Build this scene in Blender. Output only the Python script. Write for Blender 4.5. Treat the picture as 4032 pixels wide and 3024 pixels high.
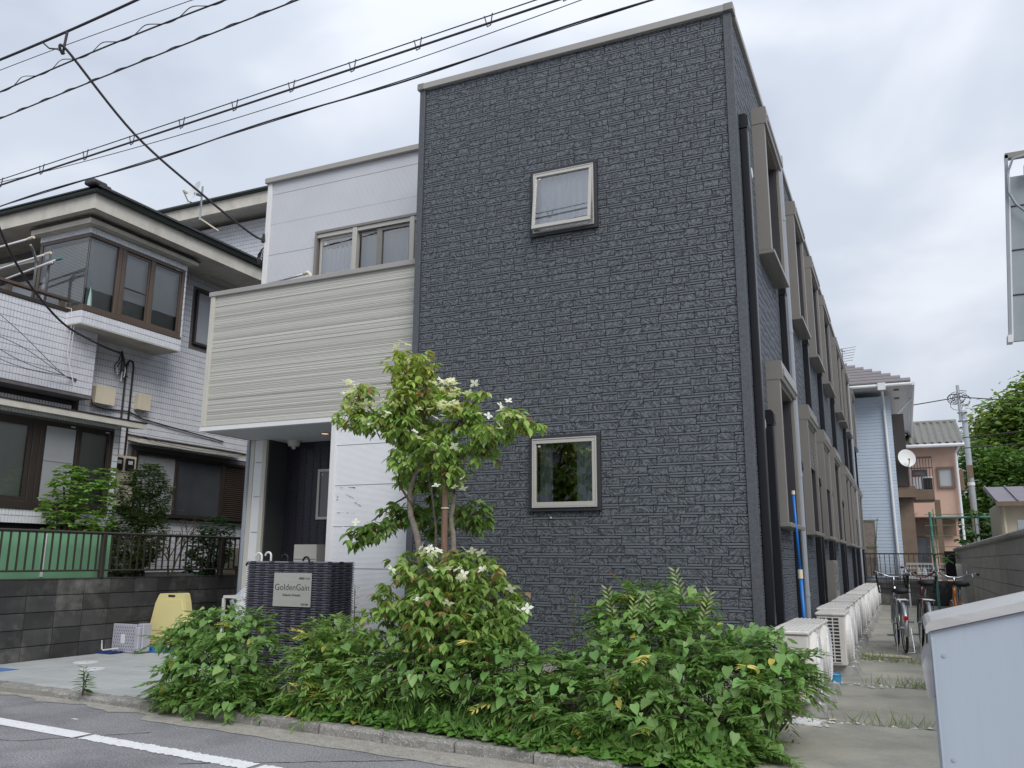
import bpy, math, random
import numpy as np
from mathutils import Matrix, Vector
random.seed(7)
rng = np.random.default_rng(11)
R = math.radians
for o in list(bpy.data.objects): bpy.data.objects.remove(o)
sc = bpy.context.scene
COL = sc.collection

# ------------------------------------------------------------- camera
def cam_matrix(yaw, pitch, roll, loc):
    cy, sy, cp, sp = math.cos(yaw), math.sin(yaw), math.cos(pitch), math.sin(pitch)
    fw = Vector((sy*cp, cy*cp, sp)); rt = Vector((cy, -sy, 0)); up = rt.cross(fw)
    cr, sr = math.cos(roll), math.sin(roll)
    r2 = cr*rt + sr*up; u2 = -sr*rt + cr*up
    m = Matrix((r2, u2, -fw)).transposed().to_4x4(); m.translation = loc
    return m
cd = bpy.data.cameras.new('camera'); cam = bpy.data.objects.new('camera', cd); COL.objects.link(cam)
cam.matrix_world = cam_matrix(-0.43273, 0.20721, 0.00625, (0, 0, 1.3))
cd.lens = 29.38; cd.sensor_width = 36; cd.clip_start = 0.05; cd.clip_end = 2000
sc.camera = cam

# ------------------------------------------------------------- sky, sun, exposure
SUN_EL, SUN_AZ = R(43), R(134)      # sun high behind the clouds, from the street side
w = bpy.data.worlds.new('World'); sc.world = w; w.use_nodes = True
nt = w.node_tree; nt.nodes.clear()
out = nt.nodes.new('ShaderNodeOutputWorld'); bg = nt.nodes.new('ShaderNodeBackground')
sky = nt.nodes.new('ShaderNodeTexSky'); sky.sky_type = 'NISHITA'; sky.sun_disc = False
sky.sun_elevation = SUN_EL; sky.sun_rotation = SUN_AZ; sky.air_density = 1.5; sky.dust_density = 3
tc = nt.nodes.new('ShaderNodeTexCoord')
mp = nt.nodes.new('ShaderNodeMapping'); mp.inputs['Scale'].default_value = (1.3, 1.3, 2.6); mp.inputs['Location'].default_value = (0.35, 0.1, 0.4)
n1 = nt.nodes.new('ShaderNodeTexNoise'); n1.inputs['Scale'].default_value = 1.5; n1.inputs['Detail'].default_value = 5; n1.inputs['Roughness'].default_value = .47; n1.inputs['Distortion'].default_value = .35
cr = nt.nodes.new('ShaderNodeValToRGB')
cr.color_ramp.interpolation = 'EASE'
e = cr.color_ramp.elements
e[0].position = .34; e[0].color = (4.25, 4.7, 5.6, 1)
e[1].position = .66; e[1].color = (7.3, 7.65, 8.3, 1)
m1 = e.new(.5); m1.color = (5.4, 5.9, 6.8, 1)
sep = nt.nodes.new('ShaderNodeSeparateXYZ')
mul = nt.nodes.new('ShaderNodeMapRange'); mul.inputs[1].default_value = -0.05; mul.inputs[2].default_value = 1.0
mul.inputs[3].default_value = .92; mul.inputs[4].default_value = 1.35
vm = nt.nodes.new('ShaderNodeVectorMath'); vm.operation = 'SCALE'
mix = nt.nodes.new('ShaderNodeMixRGB'); mix.inputs[0].default_value = .93
L = nt.links.new
L(tc.outputs['Generated'], mp.inputs['Vector']); L(mp.outputs[0], n1.inputs['Vector']); L(n1.outputs[0], cr.inputs[0])
L(tc.outputs['Generated'], sep.inputs[0]); L(sep.outputs[2], mul.inputs[0])
L(cr.outputs[0], vm.inputs[0]); L(mul.outputs[0], vm.inputs['Scale'])
L(sky.outputs[0], mix.inputs[1]); L(vm.outputs[0], mix.inputs[2]); L(mix.outputs[0], bg.inputs[0])
bg.inputs['Strength'].default_value = .085
L(bg.outputs[0], out.inputs[0])
sd = bpy.data.lights.new('sun', 'SUN'); sd.energy = 1.5; sd.angle = R(35); sd.color = (1, .97, .93)
so = bpy.data.objects.new('sun', sd); COL.objects.link(so); so.location = (0, -3, 20)
sv = Vector((math.sin(SUN_AZ)*math.cos(SUN_EL), math.cos(SUN_AZ)*math.cos(SUN_EL), math.sin(SUN_EL)))
so.rotation_euler = sv.to_track_quat('Z', 'Y').to_euler()
sc.view_settings.view_transform = 'Standard'; sc.view_settings.look = 'None'
sc.view_settings.gamma = 1; sc.view_settings.use_curve_mapping = False
sc.view_settings.exposure = 0.45
sc.render.engine = 'CYCLES'
sc.cycles.max_bounces = 7; sc.cycles.transparent_max_bounces = 12

# ------------------------------------------------------------- helpers
class MB:
    def __init__(s): s.v = []; s.f = []; s.c = None
    def add(s, vs, fs):
        n = len(s.v); s.v.extend([tuple(map(float, a)) for a in vs]); s.f.extend([tuple(n+i for i in q) for q in fs]); return s
    def box(s, x0, x1, y0, y1, z0, z1, c=0):
        if x0 > x1: x0, x1 = x1, x0
        if y0 > y1: y0, y1 = y1, y0
        if z0 > z1: z0, z1 = z1, z0
        if c <= 0:
            vs = [(x, y, z) for x in (x0, x1) for y in (y0, y1) for z in (z0, z1)]
            return s.add(vs, [(0, 1, 3, 2), (4, 6, 7, 5), (0, 4, 5, 1), (2, 3, 7, 6), (0, 2, 6, 4), (1, 5, 7, 3)])
        c = min(c, (x1-x0)*.45, (y1-y0)*.45, (z1-z0)*.45)
        lo = (x0, y0, z0); hi = (x1, y1, z1); vs = []; idx = {}
        for a in (0, 1):
            for b in (0, 1):
                for d in (0, 1):
                    sg = (a, b, d)
                    for ax in range(3):
                        p = [(hi[k] if sg[k] else lo[k]) + (0 if k == ax else (-c if sg[k] else c)) for k in range(3)]
                        idx[(sg, ax)] = len(vs); vs.append(p)
        fs = []
        for ax in range(3):
            o = [k for k in range(3) if k != ax]
            for sgn in (0, 1):
                q = []
                for (a, b) in ((0, 0), (1, 0), (1, 1), (0, 1)):
                    t = [0, 0, 0]; t[ax] = sgn; t[o[0]] = a; t[o[1]] = b; q.append(idx[(tuple(t), ax)])
                if (sgn == 0) != (ax == 1): q.reverse()
                fs.append(q)
        for ax in range(3):
            o = [k for k in range(3) if k != ax]
            for a in (0, 1):
                for b in (0, 1):
                    t0 = [0, 0, 0]; t1 = [0, 0, 0]; t1[ax] = 1
                    t0[o[0]] = t1[o[0]] = a; t0[o[1]] = t1[o[1]] = b; t0 = tuple(t0); t1 = tuple(t1)
                    q = [idx[(t0, o[0])], idx[(t1, o[0])], idx[(t1, o[1])], idx[(t0, o[1])]]
                    if (a == b) != (ax == 1): q.reverse()
                    fs.append(q)
        for k in [(a, b, d) for a in (0, 1) for b in (0, 1) for d in (0, 1)]:
            q = [idx[(k, 0)], idx[(k, 1)], idx[(k, 2)]]
            if sum(k) % 2 == 0: q.reverse()
            fs.append(q)
        return s.add(vs, fs)
    def quad(s, a, b, c, d): return s.add([a, b, c, d], [(0, 1, 2, 3)])
    def prism(s, poly, axis, a, b):
        # poly = 2D points; axis 0: (y,z), 1: (x,z), 2: (x,y)
        def P(p, t): return {0: (t, p[0], p[1]), 1: (p[0], t, p[1]), 2: (p[0], p[1], t)}[axis]
        n = len(poly); vs = [P(p, a) for p in poly]+[P(p, b) for p in poly]
        fs = [tuple(range(n-1, -1, -1)), tuple(range(n, 2*n))]+[(i, (i+1) % n, n+(i+1) % n, n+i) for i in range(n)]
        return s.add(vs, fs)
    def tube(s, pts, r, n=8, cap=True):
        pts = [Vector(p) for p in pts]; rs = r if isinstance(r, (list, tuple)) else [r]*len(pts)
        vs = []; fs = []; prev = None
        for i, p in enumerate(pts):
            d = (pts[min(i+1, len(pts)-1)]-pts[max(i-1, 0)])
            if d.length < 1e-9: d = Vector((0, 0, 1))
            d.normalize()
            if prev is None:
                u = d.cross(Vector((0, 0, 1)));
                if u.length < .1: u = d.cross(Vector((1, 0, 0)))
            else: u = prev-d*prev.dot(d)
            u.normalize(); prev = u; v = d.cross(u)
            for k in range(n):
                a = 2*math.pi*k/n; vs.append(p+rs[i]*(math.cos(a)*u+math.sin(a)*v))
        for i in range(len(pts)-1):
            for k in range(n): fs.append((i*n+k, i*n+(k+1) % n, (i+1)*n+(k+1) % n, (i+1)*n+k))
        if cap: fs += [tuple(range(n-1, -1, -1)), tuple(range((len(pts)-1)*n, len(pts)*n))]
        return s.add(vs, fs)
    def bar(s, a, b, w, h):   # rectangular bar between two points
        a, b = Vector(a), Vector(b); d = (b-a).normalized(); u = d.cross(Vector((0, 0, 1)))
        if u.length < .05: u = Vector((1, 0, 0))
        u.normalize(); v = d.cross(u); vs = []
        for p in (a, b):
            for (i, j) in ((-1, -1), (1, -1), (1, 1), (-1, 1)): vs.append(p+u*i*w/2+v*j*h/2)
        return s.add(vs, [(3, 2, 1, 0), (4, 5, 6, 7), (0, 1, 5, 4), (1, 2, 6, 5), (2, 3, 7, 6), (3, 0, 4, 7)])
    def disc(s, c, r, axis, t, n=20):
        a = Vector(c); d = Vector({0: (1, 0, 0), 1: (0, 1, 0), 2: (0, 0, 1)}[axis])
        return s.tube([a, a+d*t], r, n)
    def torus(s, c, Rr, r, axis, n=24, m=6):
        u, v, w_ = {0: ((0, 1, 0), (0, 0, 1), (1, 0, 0)), 1: ((1, 0, 0), (0, 0, 1), (0, 1, 0)), 2: ((1, 0, 0), (0, 1, 0), (0, 0, 1))}[axis]
        u, v, w_ = Vector(u), Vector(v), Vector(w_); c = Vector(c); vs = []; fs = []
        for i in range(n):
            a = 2*math.pi*i/n; d = u*math.cos(a)+v*math.sin(a)
            for j in range(m):
                b = 2*math.pi*j/m; vs.append(c+d*(Rr+r*math.cos(b))+w_*r*math.sin(b))
        for i in range(n):
            for j in range(m): fs.append((i*m+j, ((i+1) % n)*m+j, ((i+1) % n)*m+(j+1) % m, i*m+(j+1) % m))
        return s.add(vs, fs)

def setp(o, label=None, cat=None, group=None, kind=None):
    if label: o['label'] = label
    if cat: o['category'] = cat
    if group: o['group'] = group
    if kind: o['kind'] = kind
    return o
def topof(o):
    while o.parent: o = o.parent
    return o
def base_center(v):
    a = np.array(v); return Vector(((a[:, 0].min()+a[:, 0].max())/2, (a[:, 1].min()+a[:, 1].max())/2, a[:, 2].min()))
def part(name, mb, mat, parent=None, smooth=False, label=None, cat=None, group=None, kind=None):
    if parent is not None: off = topof(parent).location
    else: off = base_center(mb.v)
    me = bpy.data.meshes.new(name)
    me.from_pydata([(a[0]-off[0], a[1]-off[1], a[2]-off[2]) for a in mb.v], [], mb.f)
    if smooth:
        me.polygons.foreach_set('use_smooth', [True]*len(me.polygons))
    me.materials.append(mat)
    o = bpy.data.objects.new(name, me); COL.objects.link(o)
    if parent is not None: o.parent = parent
    else: o.location = off
    return setp(o, label, cat, group, kind)
def struct(name, mb, mat, **k): return part(name, mb, mat, kind='structure', **k)
def thing(name, label, cat, loc=(0, 0, 0), group=None):
    o = bpy.data.objects.new(name, None); COL.objects.link(o); o.location = loc; o.empty_display_size = .2
    return setp(o, label, cat, group)
def kids(o): return [c for c in bpy.data.objects if c.parent == o]
def copy_tree(o, loc, label=None, rotz=None, group=None):
    r = o.copy(); COL.objects.link(r); r.location = loc
    if rotz is not None: r.rotation_euler = (0, 0, rotz)
    if label: r['label'] = label
    if group: r['group'] = group
    for c in TREE[o.name]:
        d = c.copy(); COL.objects.link(d); d.parent = r
        for g in TREE.get(c.name, []):
            h = g.copy(); COL.objects.link(h); h.parent = d
    return r
TREE = {}
def index_tree(root):
    TREE[root.name] = kids(root)
    for c in TREE[root.name]:
        k = kids(c)
        if k: TREE[c.name] = k
def shared(name, me, parent, loc, scale=None):
    o = bpy.data.objects.new(name, me); COL.objects.link(o); o.parent = parent
    t = topof(parent).location; o.location = (loc[0]-t[0], loc[1]-t[1], loc[2]-t[2])
    if scale: o.scale = scale
    return o
def npmesh(name, V, F, mat, parent=None, colors=None, kind=None, label=None, smooth=False, cat=None, rnd=None, group=None):
    """V (n,3); F (m,k) all same size"""
    V = np.asarray(V, np.float32)
    off = np.array(topof(parent).location) if parent is not None else np.array(base_center(V))
    V = V-off.astype(np.float32); F = np.asarray(F, np.int32); k = F.shape[1]
    me = bpy.data.meshes.new(name); me.vertices.add(len(V)); me.vertices.foreach_set('co', V.ravel())
    me.loops.add(F.size); me.loops.foreach_set('vertex_index', F.ravel())
    me.polygons.add(len(F)); me.polygons.foreach_set('loop_start', np.arange(0, F.size, k, dtype=np.int32))
    me.polygons.foreach_set('loop_total', np.full(len(F), k, np.int32))
    me.polygons.foreach_set('use_smooth', np.full(len(F), bool(smooth)))
    me.update(calc_edges=True)
    if colors is not None:
        a = me.color_attributes.new('Col', 'FLOAT_COLOR', 'POINT')
        a.data.foreach_set('color', np.concatenate([colors, np.ones((len(V), 1))], 1).astype(np.float32).ravel())
    if rnd is not None:
        a = me.attributes.new('rnd', 'FLOAT', 'POINT'); a.data.foreach_set('value', np.asarray(rnd, np.float32))
    me.materials.append(mat)
    o = bpy.data.objects.new(name, me); COL.objects.link(o)
    if parent is not None: o.parent = parent
    else: o.location = off
    return setp(o, label, cat, group, kind)

# ------------------------------------------------------------- materials
def srgb(r, g, b):
    f = lambda c: (c/255/12.92) if c/255 <= .04045 else ((c/255+.055)/1.055)**2.4
    return (f(r), f(g), f(b))
def newmat(name):
    m = bpy.data.materials.new(name); m.use_nodes = True; nt = m.node_tree
    return m, nt, nt.nodes['Principled BSDF']
def node(nt, t, **k):
    n = nt.nodes.new(t)
    for a, b in k.items():
        if a.startswith('i_'): n.inputs[a[2:].replace('_', ' ')].default_value = b
        else: setattr(n, a, b)
    return n
def mat(name, col, rough=.6, metal=0, var=.12, vs=3., bump=0., bs=60., spec=.5, stretch=(1, 1, 1), stain=None, stain_s=1.2, stain_th=(.5, .75), fine=0., fs=150, coat=0):
    m, nt, b = newmat(name); L = nt.links.new
    geo = node(nt, 'ShaderNodeNewGeometry'); mp = node(nt, 'ShaderNodeMapping'); mp.inputs['Scale'].default_value = stretch
    L(geo.outputs['Position'], mp.inputs[0])
    no = node(nt, 'ShaderNodeTexNoise', i_Scale=vs, i_Detail=6., i_Roughness=.6); L(mp.outputs[0], no.inputs['Vector'])
    mx = node(nt, 'ShaderNodeMixRGB'); mr = node(nt, 'ShaderNodeMapRange'); mr.inputs[1].default_value = .3; mr.inputs[2].default_value = .7
    L(no.outputs[0], mr.inputs[0]); L(mr.outputs[0], mx.inputs[0])
    mx.inputs[1].default_value = (*[c*(1-var) for c in col], 1); mx.inputs[2].default_value = (*[min(1, c*(1+var)) for c in col], 1)
    last = mx.outputs[0]
    if stain is not None:
        n2 = node(nt, 'ShaderNodeTexNoise', i_Scale=stain_s, i_Detail=8., i_Roughness=.65); L(mp.outputs[0], n2.inputs['Vector'])
        r2 = node(nt, 'ShaderNodeMapRange'); r2.inputs[1].default_value = stain_th[0]; r2.inputs[2].default_value = stain_th[1]; L(n2.outputs[0], r2.inputs[0])
        m2 = node(nt, 'ShaderNodeMixRGB'); L(r2.outputs[0], m2.inputs[0]); L(last, m2.inputs[1]); m2.inputs[2].default_value = (*stain, 1); last = m2.outputs[0]
    if fine:
        n3 = node(nt, 'ShaderNodeTexNoise', i_Scale=fs, i_Detail=3.); L(geo.outputs['Position'], n3.inputs['Vector'])
        r3 = node(nt, 'ShaderNodeMapRange'); r3.inputs[1].default_value = .35; r3.inputs[2].default_value = .65; r3.inputs[3].default_value = 1-fine; r3.inputs[4].default_value = 1+fine; L(n3.outputs[0], r3.inputs[0])
        v3 = node(nt, 'ShaderNodeVectorMath', operation='SCALE'); L(last, v3.inputs[0]); L(r3.outputs[0], v3.inputs['Scale']); last = v3.outputs[0]
    L(last, b.inputs['Base Color'])
    b.inputs['Roughness'].default_value = rough; b.inputs['Metallic'].default_value = metal; b.inputs['Specular IOR Level'].default_value = spec
    b.inputs['Coat Weight'].default_value = coat
    if bump:
        n4 = node(nt, 'ShaderNodeTexNoise', i_Scale=bs, i_Detail=4.); L(mp.outputs[0], n4.inputs['Vector'])
        bn = node(nt, 'ShaderNodeBump', i_Strength=bump, i_Distance=.01); L(n4.outputs[0], bn.inputs['Height']); L(bn.outputs[0], b.inputs['Normal'])
    return m
def objvar(m, amt=.3):
    nt = m.node_tree; b = nt.nodes['Principled BSDF']; src = b.inputs['Base Color'].links[0].from_socket; oi = nt.nodes.new('ShaderNodeObjectInfo')
    r = nt.nodes.new('ShaderNodeMapRange'); r.inputs[3].default_value = 1-amt; r.inputs[4].default_value = 1+amt; nt.links.new(oi.outputs['Random'], r.inputs[0])
    v = nt.nodes.new('ShaderNodeVectorMath'); v.operation = 'SCALE'; nt.links.new(src, v.inputs[0]); nt.links.new(r.outputs[0], v.inputs['Scale']); nt.links.new(v.outputs[0], b.inputs['Base Color'])
def ribmat(name, col, period, depth=.004, rough=.5, var=.05, stain=None):
    m = mat(name, col, rough, var=var, vs=1.3, stain=stain, stain_th=(.58, .8)); nt = m.node_tree; L = nt.links.new; b = nt.nodes['Principled BSDF']
    geo = node(nt, 'ShaderNodeNewGeometry')
    wv = node(nt, 'ShaderNodeTexWave', wave_type='BANDS', bands_direction='Z', wave_profile='SIN'); wv.inputs['Scale'].default_value = .31416/period
    L(geo.outputs['Position'], wv.inputs['Vector']); bn = node(nt, 'ShaderNodeBump', i_Strength=.8, i_Distance=depth)
    L(wv.outputs[1], bn.inputs['Height']); L(bn.outputs[0], b.inputs['Normal'])
    return m
def leafmat(name, rough=.42, trans=.32):
    m, nt, b = newmat(name); L = nt.links.new
    at = node(nt, 'ShaderNodeAttribute', attribute_name='Col')
    no = node(nt, 'ShaderNodeTexNoise', i_Scale=60., i_Detail=2.); geo = node(nt, 'ShaderNodeNewGeometry'); L(geo.outputs['Position'], no.inputs['Vector'])
    r3 = node(nt, 'ShaderNodeMapRange'); r3.inputs[3].default_value = .75; r3.inputs[4].default_value = 1.25; L(no.outputs[0], r3.inputs[0])
    v3 = node(nt, 'ShaderNodeVectorMath', operation='SCALE'); L(at.outputs['Color'], v3.inputs[0]); L(r3.outputs[0], v3.inputs['Scale'])
    L(v3.outputs[0], b.inputs['Base Color']); b.inputs['Roughness'].default_value = rough; b.inputs['Specular IOR Level'].default_value = .45
    tr = node(nt, 'ShaderNodeBsdfTranslucent'); v4 = node(nt, 'ShaderNodeVectorMath', operation='MULTIPLY'); v4.inputs[1].default_value = (1.5, 1.5, .7)
    L(v3.outputs[0], v4.inputs[0]); L(v4.outputs[0], tr.inputs[0])
    ms = node(nt, 'ShaderNodeMixShader'); ms.inputs[0].default_value = trans; L(b.outputs[0], ms.inputs[1]); L(tr.outputs[0], ms.inputs[2])
    L(ms.outputs[0], nt.nodes['Material Output'].inputs[0]); return m
def glassmat(name, tint=(.9, .94, .95), refl=.12, rough=.01):
    m, nt, b = newmat(name); L = nt.links.new
    tr = node(nt, 'ShaderNodeBsdfTransparent'); tr.inputs[0].default_value = (*tint, 1)
    gl = node(nt, 'ShaderNodeBsdfGlossy'); gl.inputs['Roughness'].default_value = rough
    lw = node(nt, 'ShaderNodeLayerWeight'); lw.inputs[0].default_value = .45
    mr = node(nt, 'ShaderNodeMapRange'); mr.inputs[3].default_value = refl; mr.inputs[4].default_value = 1; L(lw.outputs['Fresnel'], mr.inputs[0])
    ms = node(nt, 'ShaderNodeMixShader'); L(mr.outputs[0], ms.inputs[0]); L(tr.outputs[0], ms.inputs[1]); L(gl.outputs[0], ms.inputs[2])
    L(ms.outputs[0], nt.nodes['Material Output'].inputs[0]); return m
def stonemat(name, dark, light, ks=1.):
    m, nt, b = newmat(name); L = nt.links.new
    geo = node(nt, 'ShaderNodeNewGeometry'); sp = node(nt, 'ShaderNodeSeparateXYZ'); L(geo.outputs['Position'], sp.inputs[0])
    ad = node(nt, 'ShaderNodeMath', operation='ADD'); L(sp.outputs[0], ad.inputs[0]); L(sp.outputs[1], ad.inputs[1])
    at = node(nt, 'ShaderNodeAttribute', attribute_name='rnd')
    cb = node(nt, 'ShaderNodeCombineXYZ'); L(ad.outputs[0], cb.inputs[0]); L(sp.outputs[2], cb.inputs[1])
    z = node(nt, 'ShaderNodeMath', operation='MULTIPLY'); z.inputs[1].default_value = 37.; L(at.outputs['Fac'], z.inputs[0]); L(z.outputs[0], cb.inputs[2])
    sgn = node(nt, 'ShaderNodeMath', operation='GREATER_THAN'); sgn.inputs[1].default_value = .5; L(at.outputs['Fac'], sgn.inputs[0])
    an = node(nt, 'ShaderNodeMapRange'); an.inputs[3].default_value = -.75; an.inputs[4].default_value = .75; L(sgn.outputs[0], an.inputs[0])
    vr = node(nt, 'ShaderNodeVectorRotate', rotation_type='Z_AXIS'); L(cb.outputs[0], vr.inputs['Vector']); L(an.outputs[0], vr.inputs['Angle'])
    mp = node(nt, 'ShaderNodeMapping'); mp.inputs['Scale'].default_value = (30*ks, 95*ks, 1); L(vr.outputs[0], mp.inputs[0])
    no = node(nt, 'ShaderNodeTexNoise', i_Scale=1.0, i_Detail=3., i_Roughness=.55, i_Distortion=.6); L(mp.outputs[0], no.inputs['Vector'])
    cr = node(nt, 'ShaderNodeValToRGB'); e = cr.color_ramp.elements
    e[0].position = .47; e[0].color = (*dark, 1); e[1].position = .535; e[1].color = (*light, 1); L(no.outputs[0], cr.inputs[0])
    # the bar strip is plain: attribute >= 2 marks it
    isb = node(nt, 'ShaderNodeMath', operation='GREATER_THAN'); isb.inputs[1].default_value = 1.5; L(at.outputs['Fac'], isb.inputs[0])
    mx = node(nt, 'ShaderNodeMixRGB'); L(isb.outputs[0], mx.inputs[0]); L(cr.outputs[0], mx.inputs[1]); mx.inputs[2].default_value = (*[(a*.1+b*.9) for a, b in zip(dark, light)], 1)
    L(mx.outputs[0], b.inputs['Base Color']); b.inputs['Roughness'].default_value = .62; b.inputs['Specular IOR Level'].default_value = .45
    hm = node(nt, 'ShaderNodeMath', operation='MULTIPLY'); inv = node(nt, 'ShaderNodeMath', operation='SUBTRACT'); inv.inputs[0].default_value = 1; L(isb.outputs[0], inv.inputs[1])
    L(no.outputs[0], hm.inputs[0]); L(inv.outputs[0], hm.inputs[1])
    bn = node(nt, 'ShaderNodeBump', i_Strength=.6, i_Distance=.005); L(hm.outputs[0], bn.inputs['Height']); L(bn.outputs[0], b.inputs['Normal'])
    return m
M = {}
M['stone'] = stonemat('moulded_dark_siding', (.042, .048, .056), (.148, .163, .18))
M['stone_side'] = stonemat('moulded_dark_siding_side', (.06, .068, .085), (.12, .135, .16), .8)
M['darktrim'] = mat('dark_trim', (.088, .096, .108), .6, var=.22, vs=40, fine=.2)
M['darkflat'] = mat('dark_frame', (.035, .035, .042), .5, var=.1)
M['bronze'] = mat('grey_beige_aluminium', (.24, .226, .207), .38, metal=.15, var=.04, coat=.1)
M['silverbeige'] = mat('pale_beige_aluminium', (.52, .50, .46), .38, metal=.15, var=.03)
M['coping'] = mat('taupe_coping', (.36, .34, .32), .5, var=.05, vs=1)
M['duct'] = mat('black_duct', (.009, .010, .014), .35, var=.1)
M['greypipe'] = mat('grey_downpipe', (.30, .33, .37), .4, var=.05)
M['wingwall'] = ribmat('pale_grey_ribbed_siding', (.60, .61, .64), .016, .0025)
M['whiterib'] = ribmat('white_ribbed_siding', (.80, .81, .83), .013, .0022)
M['beige'] = mat('beige_siding', (.64, .63, .575), .55, var=.06, vs=4., stretch=(.02, .02, 14))
M['beigetrim'] = mat('beige_trim', (.55, .53, .47), .5, var=.04)
M['whitetrim'] = mat('white_trim', (.74, .74, .74), .5, var=.04)
M['soffit'] = mat('soffit_board', (.55, .56, .58), .7, var=.03)
M['darkrec'] = mat('dark_recess_board', (.045, .046, .046), .7, var=.12)
M['slat'] = mat('black_moulded_slat', (.035, .033, .046), .38, var=.15, vs=20)
M['plate'] = mat('brushed_steel_plate', (.50, .49, .45), .42, metal=.35, var=.05, vs=2, stretch=(1, 1, 20))
M['print'] = mat('black_print', (.015, .015, .015), .6, var=0)
M['glass'] = glassmat('window_glass', (.99, .99, 1.0), refl=.27)
M['glassdark'] = glassmat('dark_window_glass', (.62, .66, .66), refl=.2)
M['frost'] = mat('frosted_pane', (.38, .39, .41), .25, var=.06, vs=1.5, coat=.4)
M['frostdark'] = mat('dark_frosted_pane', (.07, .077, .085), .12, var=.3, vs=1.2, coat=.5)
M['curtain'] = mat('white_curtain', (.93, .95, .97), .9, var=.04)
M['room'] = mat('dark_room', (.03, .03, .032), .9)
M['tile'] = mat('pale_glazed_tile', (.76, .775, .82), .22, var=.07, vs=6, coat=.3)
M['grout'] = mat('tile_grout', (.16, .15, .155), .9, var=.2, vs=5)
M['brown'] = mat('brown_aluminium', (.045, .036, .032), .42, var=.08)
M['brownlight'] = mat('light_brown_aluminium', (.11, .08, .062), .4, var=.08)
M['plaster'] = mat('aged_cream_plaster', (.62, .59, .52), .8, var=.1, vs=4, bump=.15, bs=120, stain=(.46, .43, .37), stain_s=3)
M['roofdark'] = mat('dark_roof_slate', (.05, .05, .055), .6, var=.25, vs=8)
M['gutterdark'] = mat('dark_green_gutter', (.03, .04, .038), .4, var=.2)
M['blind'] = mat('cream_blind', (.80, .82, .76), .6, var=.04)
M['cream'] = mat('cream_plastic', (.76, .68, .52), .5, var=.04)
M['cable'] = mat('cable_rubber', (.035, .03, .035), .5, var=.1)
M['cablegrey'] = mat('cable_grey', (.10, .10, .11), .5, var=.1)
M['whiteplastic'] = mat('white_plastic', (.72, .72, .70), .42, var=.04, vs=8, stain=(.5, .47, .42), stain_s=5, stain_th=(.55, .8))
M['acwhite'] = mat('ivory_enamel', (.66, .64, .61), .38, var=.05, vs=5, stain=(.5, .46, .40), stain_s=4, stain_th=(.56, .78))
M['acdark'] = mat('dark_fins', (.03, .032, .036), .5)
M['foot'] = mat('concrete_foot', (.42, .42, .41), .8, var=.12, vs=20, stain=(.24, .23, .21), stain_s=9)
M['blue'] = mat('blue_plastic', (.01, .16, .55), .4, var=.06)
M['bluecyan'] = mat('cyan_plastic', (.05, .30, .55), .4, var=.05)
M['yellow'] = mat('yellow_plastic', (.80, .70, .33), .42, var=.05, vs=2, stain=(.66, .56, .28), stain_s=7, stain_th=(.6, .8))
M['greyplastic'] = mat('grey_plastic', (.42, .42, .48), .5, var=.05)
M['navy'] = mat('navy_cloth', (.01, .03, .13), .7, var=.3, vs=20)
M['asphalt'] = mat('worn_asphalt', (.25, .248, .258), .85, var=.12, vs=1.6, bump=.5, bs=160, stain=(.175, .175, .185), stain_s=.9, stain_th=(.48, .62), fine=.42, fs=75)
M['gutterstone'] = mat('gutter_concrete', (.33, .31, .275), .9, var=.2, vs=9, bump=.5, bs=110, stain=(.45, .43, .4), stain_s=38, stain_th=(.55, .62), fine=.25)
M['kerb'] = mat('weathered_kerb', (.25, .24, .22), .9, var=.3, vs=12, bump=.7, bs=80, stain=(.48, .47, .45), stain_s=55, stain_th=(.56, .63), fine=.25)
M['paint'] = mat('white_road_paint', (.80, .80, .81), .7, var=.06, vs=12, fine=.08, bump=.3, stain=(.42, .42, .43), stain_s=26, stain_th=(.60, .66))
M['paving'] = mat('grey_paving', (.43, .45, .445), .65, var=.08, vs=2.2, stain=(.34, .355, .345), stain_s=2)
M['concrete'] = mat('path_concrete', (.31, .30, .26), .9, var=.22, vs=2.2, bump=.3, bs=90, stain=(.42, .40, .33), stain_s=1.5, stain_th=(.45, .72), fine=.12)
M['block'] = mat('grey_concrete_block', (.42, .41, .37), .9, var=.12, vs=6, bump=.5, bs=150, fine=.15)
M['blockdark'] = mat('sooty_concrete_block', (.055, .055, .055), .9, var=.3, vs=3, bump=.5, bs=120, stain=(.16, .155, .145), stain_s=2.3, stain_th=(.5, .72), fine=.2)
M['soil'] = mat('dark_soil', (.045, .036, .027), .95, var=.3, vs=12, bump=.8, bs=50)
M['ground'] = mat('bare_ground', (.26, .25, .22), .95, var=.2, vs=1.5)
M['pebble'] = mat('pale_pebble', (.55, .54, .50), .6, var=.3, vs=20)
M['bark'] = mat('grey_bark', (.23, .195, .165), .85, var=.3, vs=25, bump=.6, bs=60)
M['twig'] = mat('brown_twig', (.10, .07, .045), .8, var=.2, vs=20)
M['stake'] = mat('wooden_stake', (.20, .12, .085), .8, var=.25, vs=14, stretch=(6, 6, .6))
M['leaf'] = leafmat('leaf'); M['leafgloss'] = leafmat('glossy_leaf', .28, .18)
M['steel'] = mat('galvanised_steel', (.42, .44, .46), .35, metal=.8, var=.08, vs=10)
M['chrome'] = mat('chromed_steel', (.6, .62, .64), .2, metal=.95, var=.05)
M['rubber'] = mat('black_rubber', (.012, .012, .013), .6)
M['red'] = mat('red_lens', (.5, .01, .012), .25)
M['orange'] = mat('orange_enamel', (.60, .20, .04), .35, coat=.4)
M['maroon'] = mat('brown_enamel', (.10, .03, .025), .35, coat=.4)
M['bluehouse'] = mat('pale_blue_siding', (.50, .585, .70), .6, var=.04)
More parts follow.
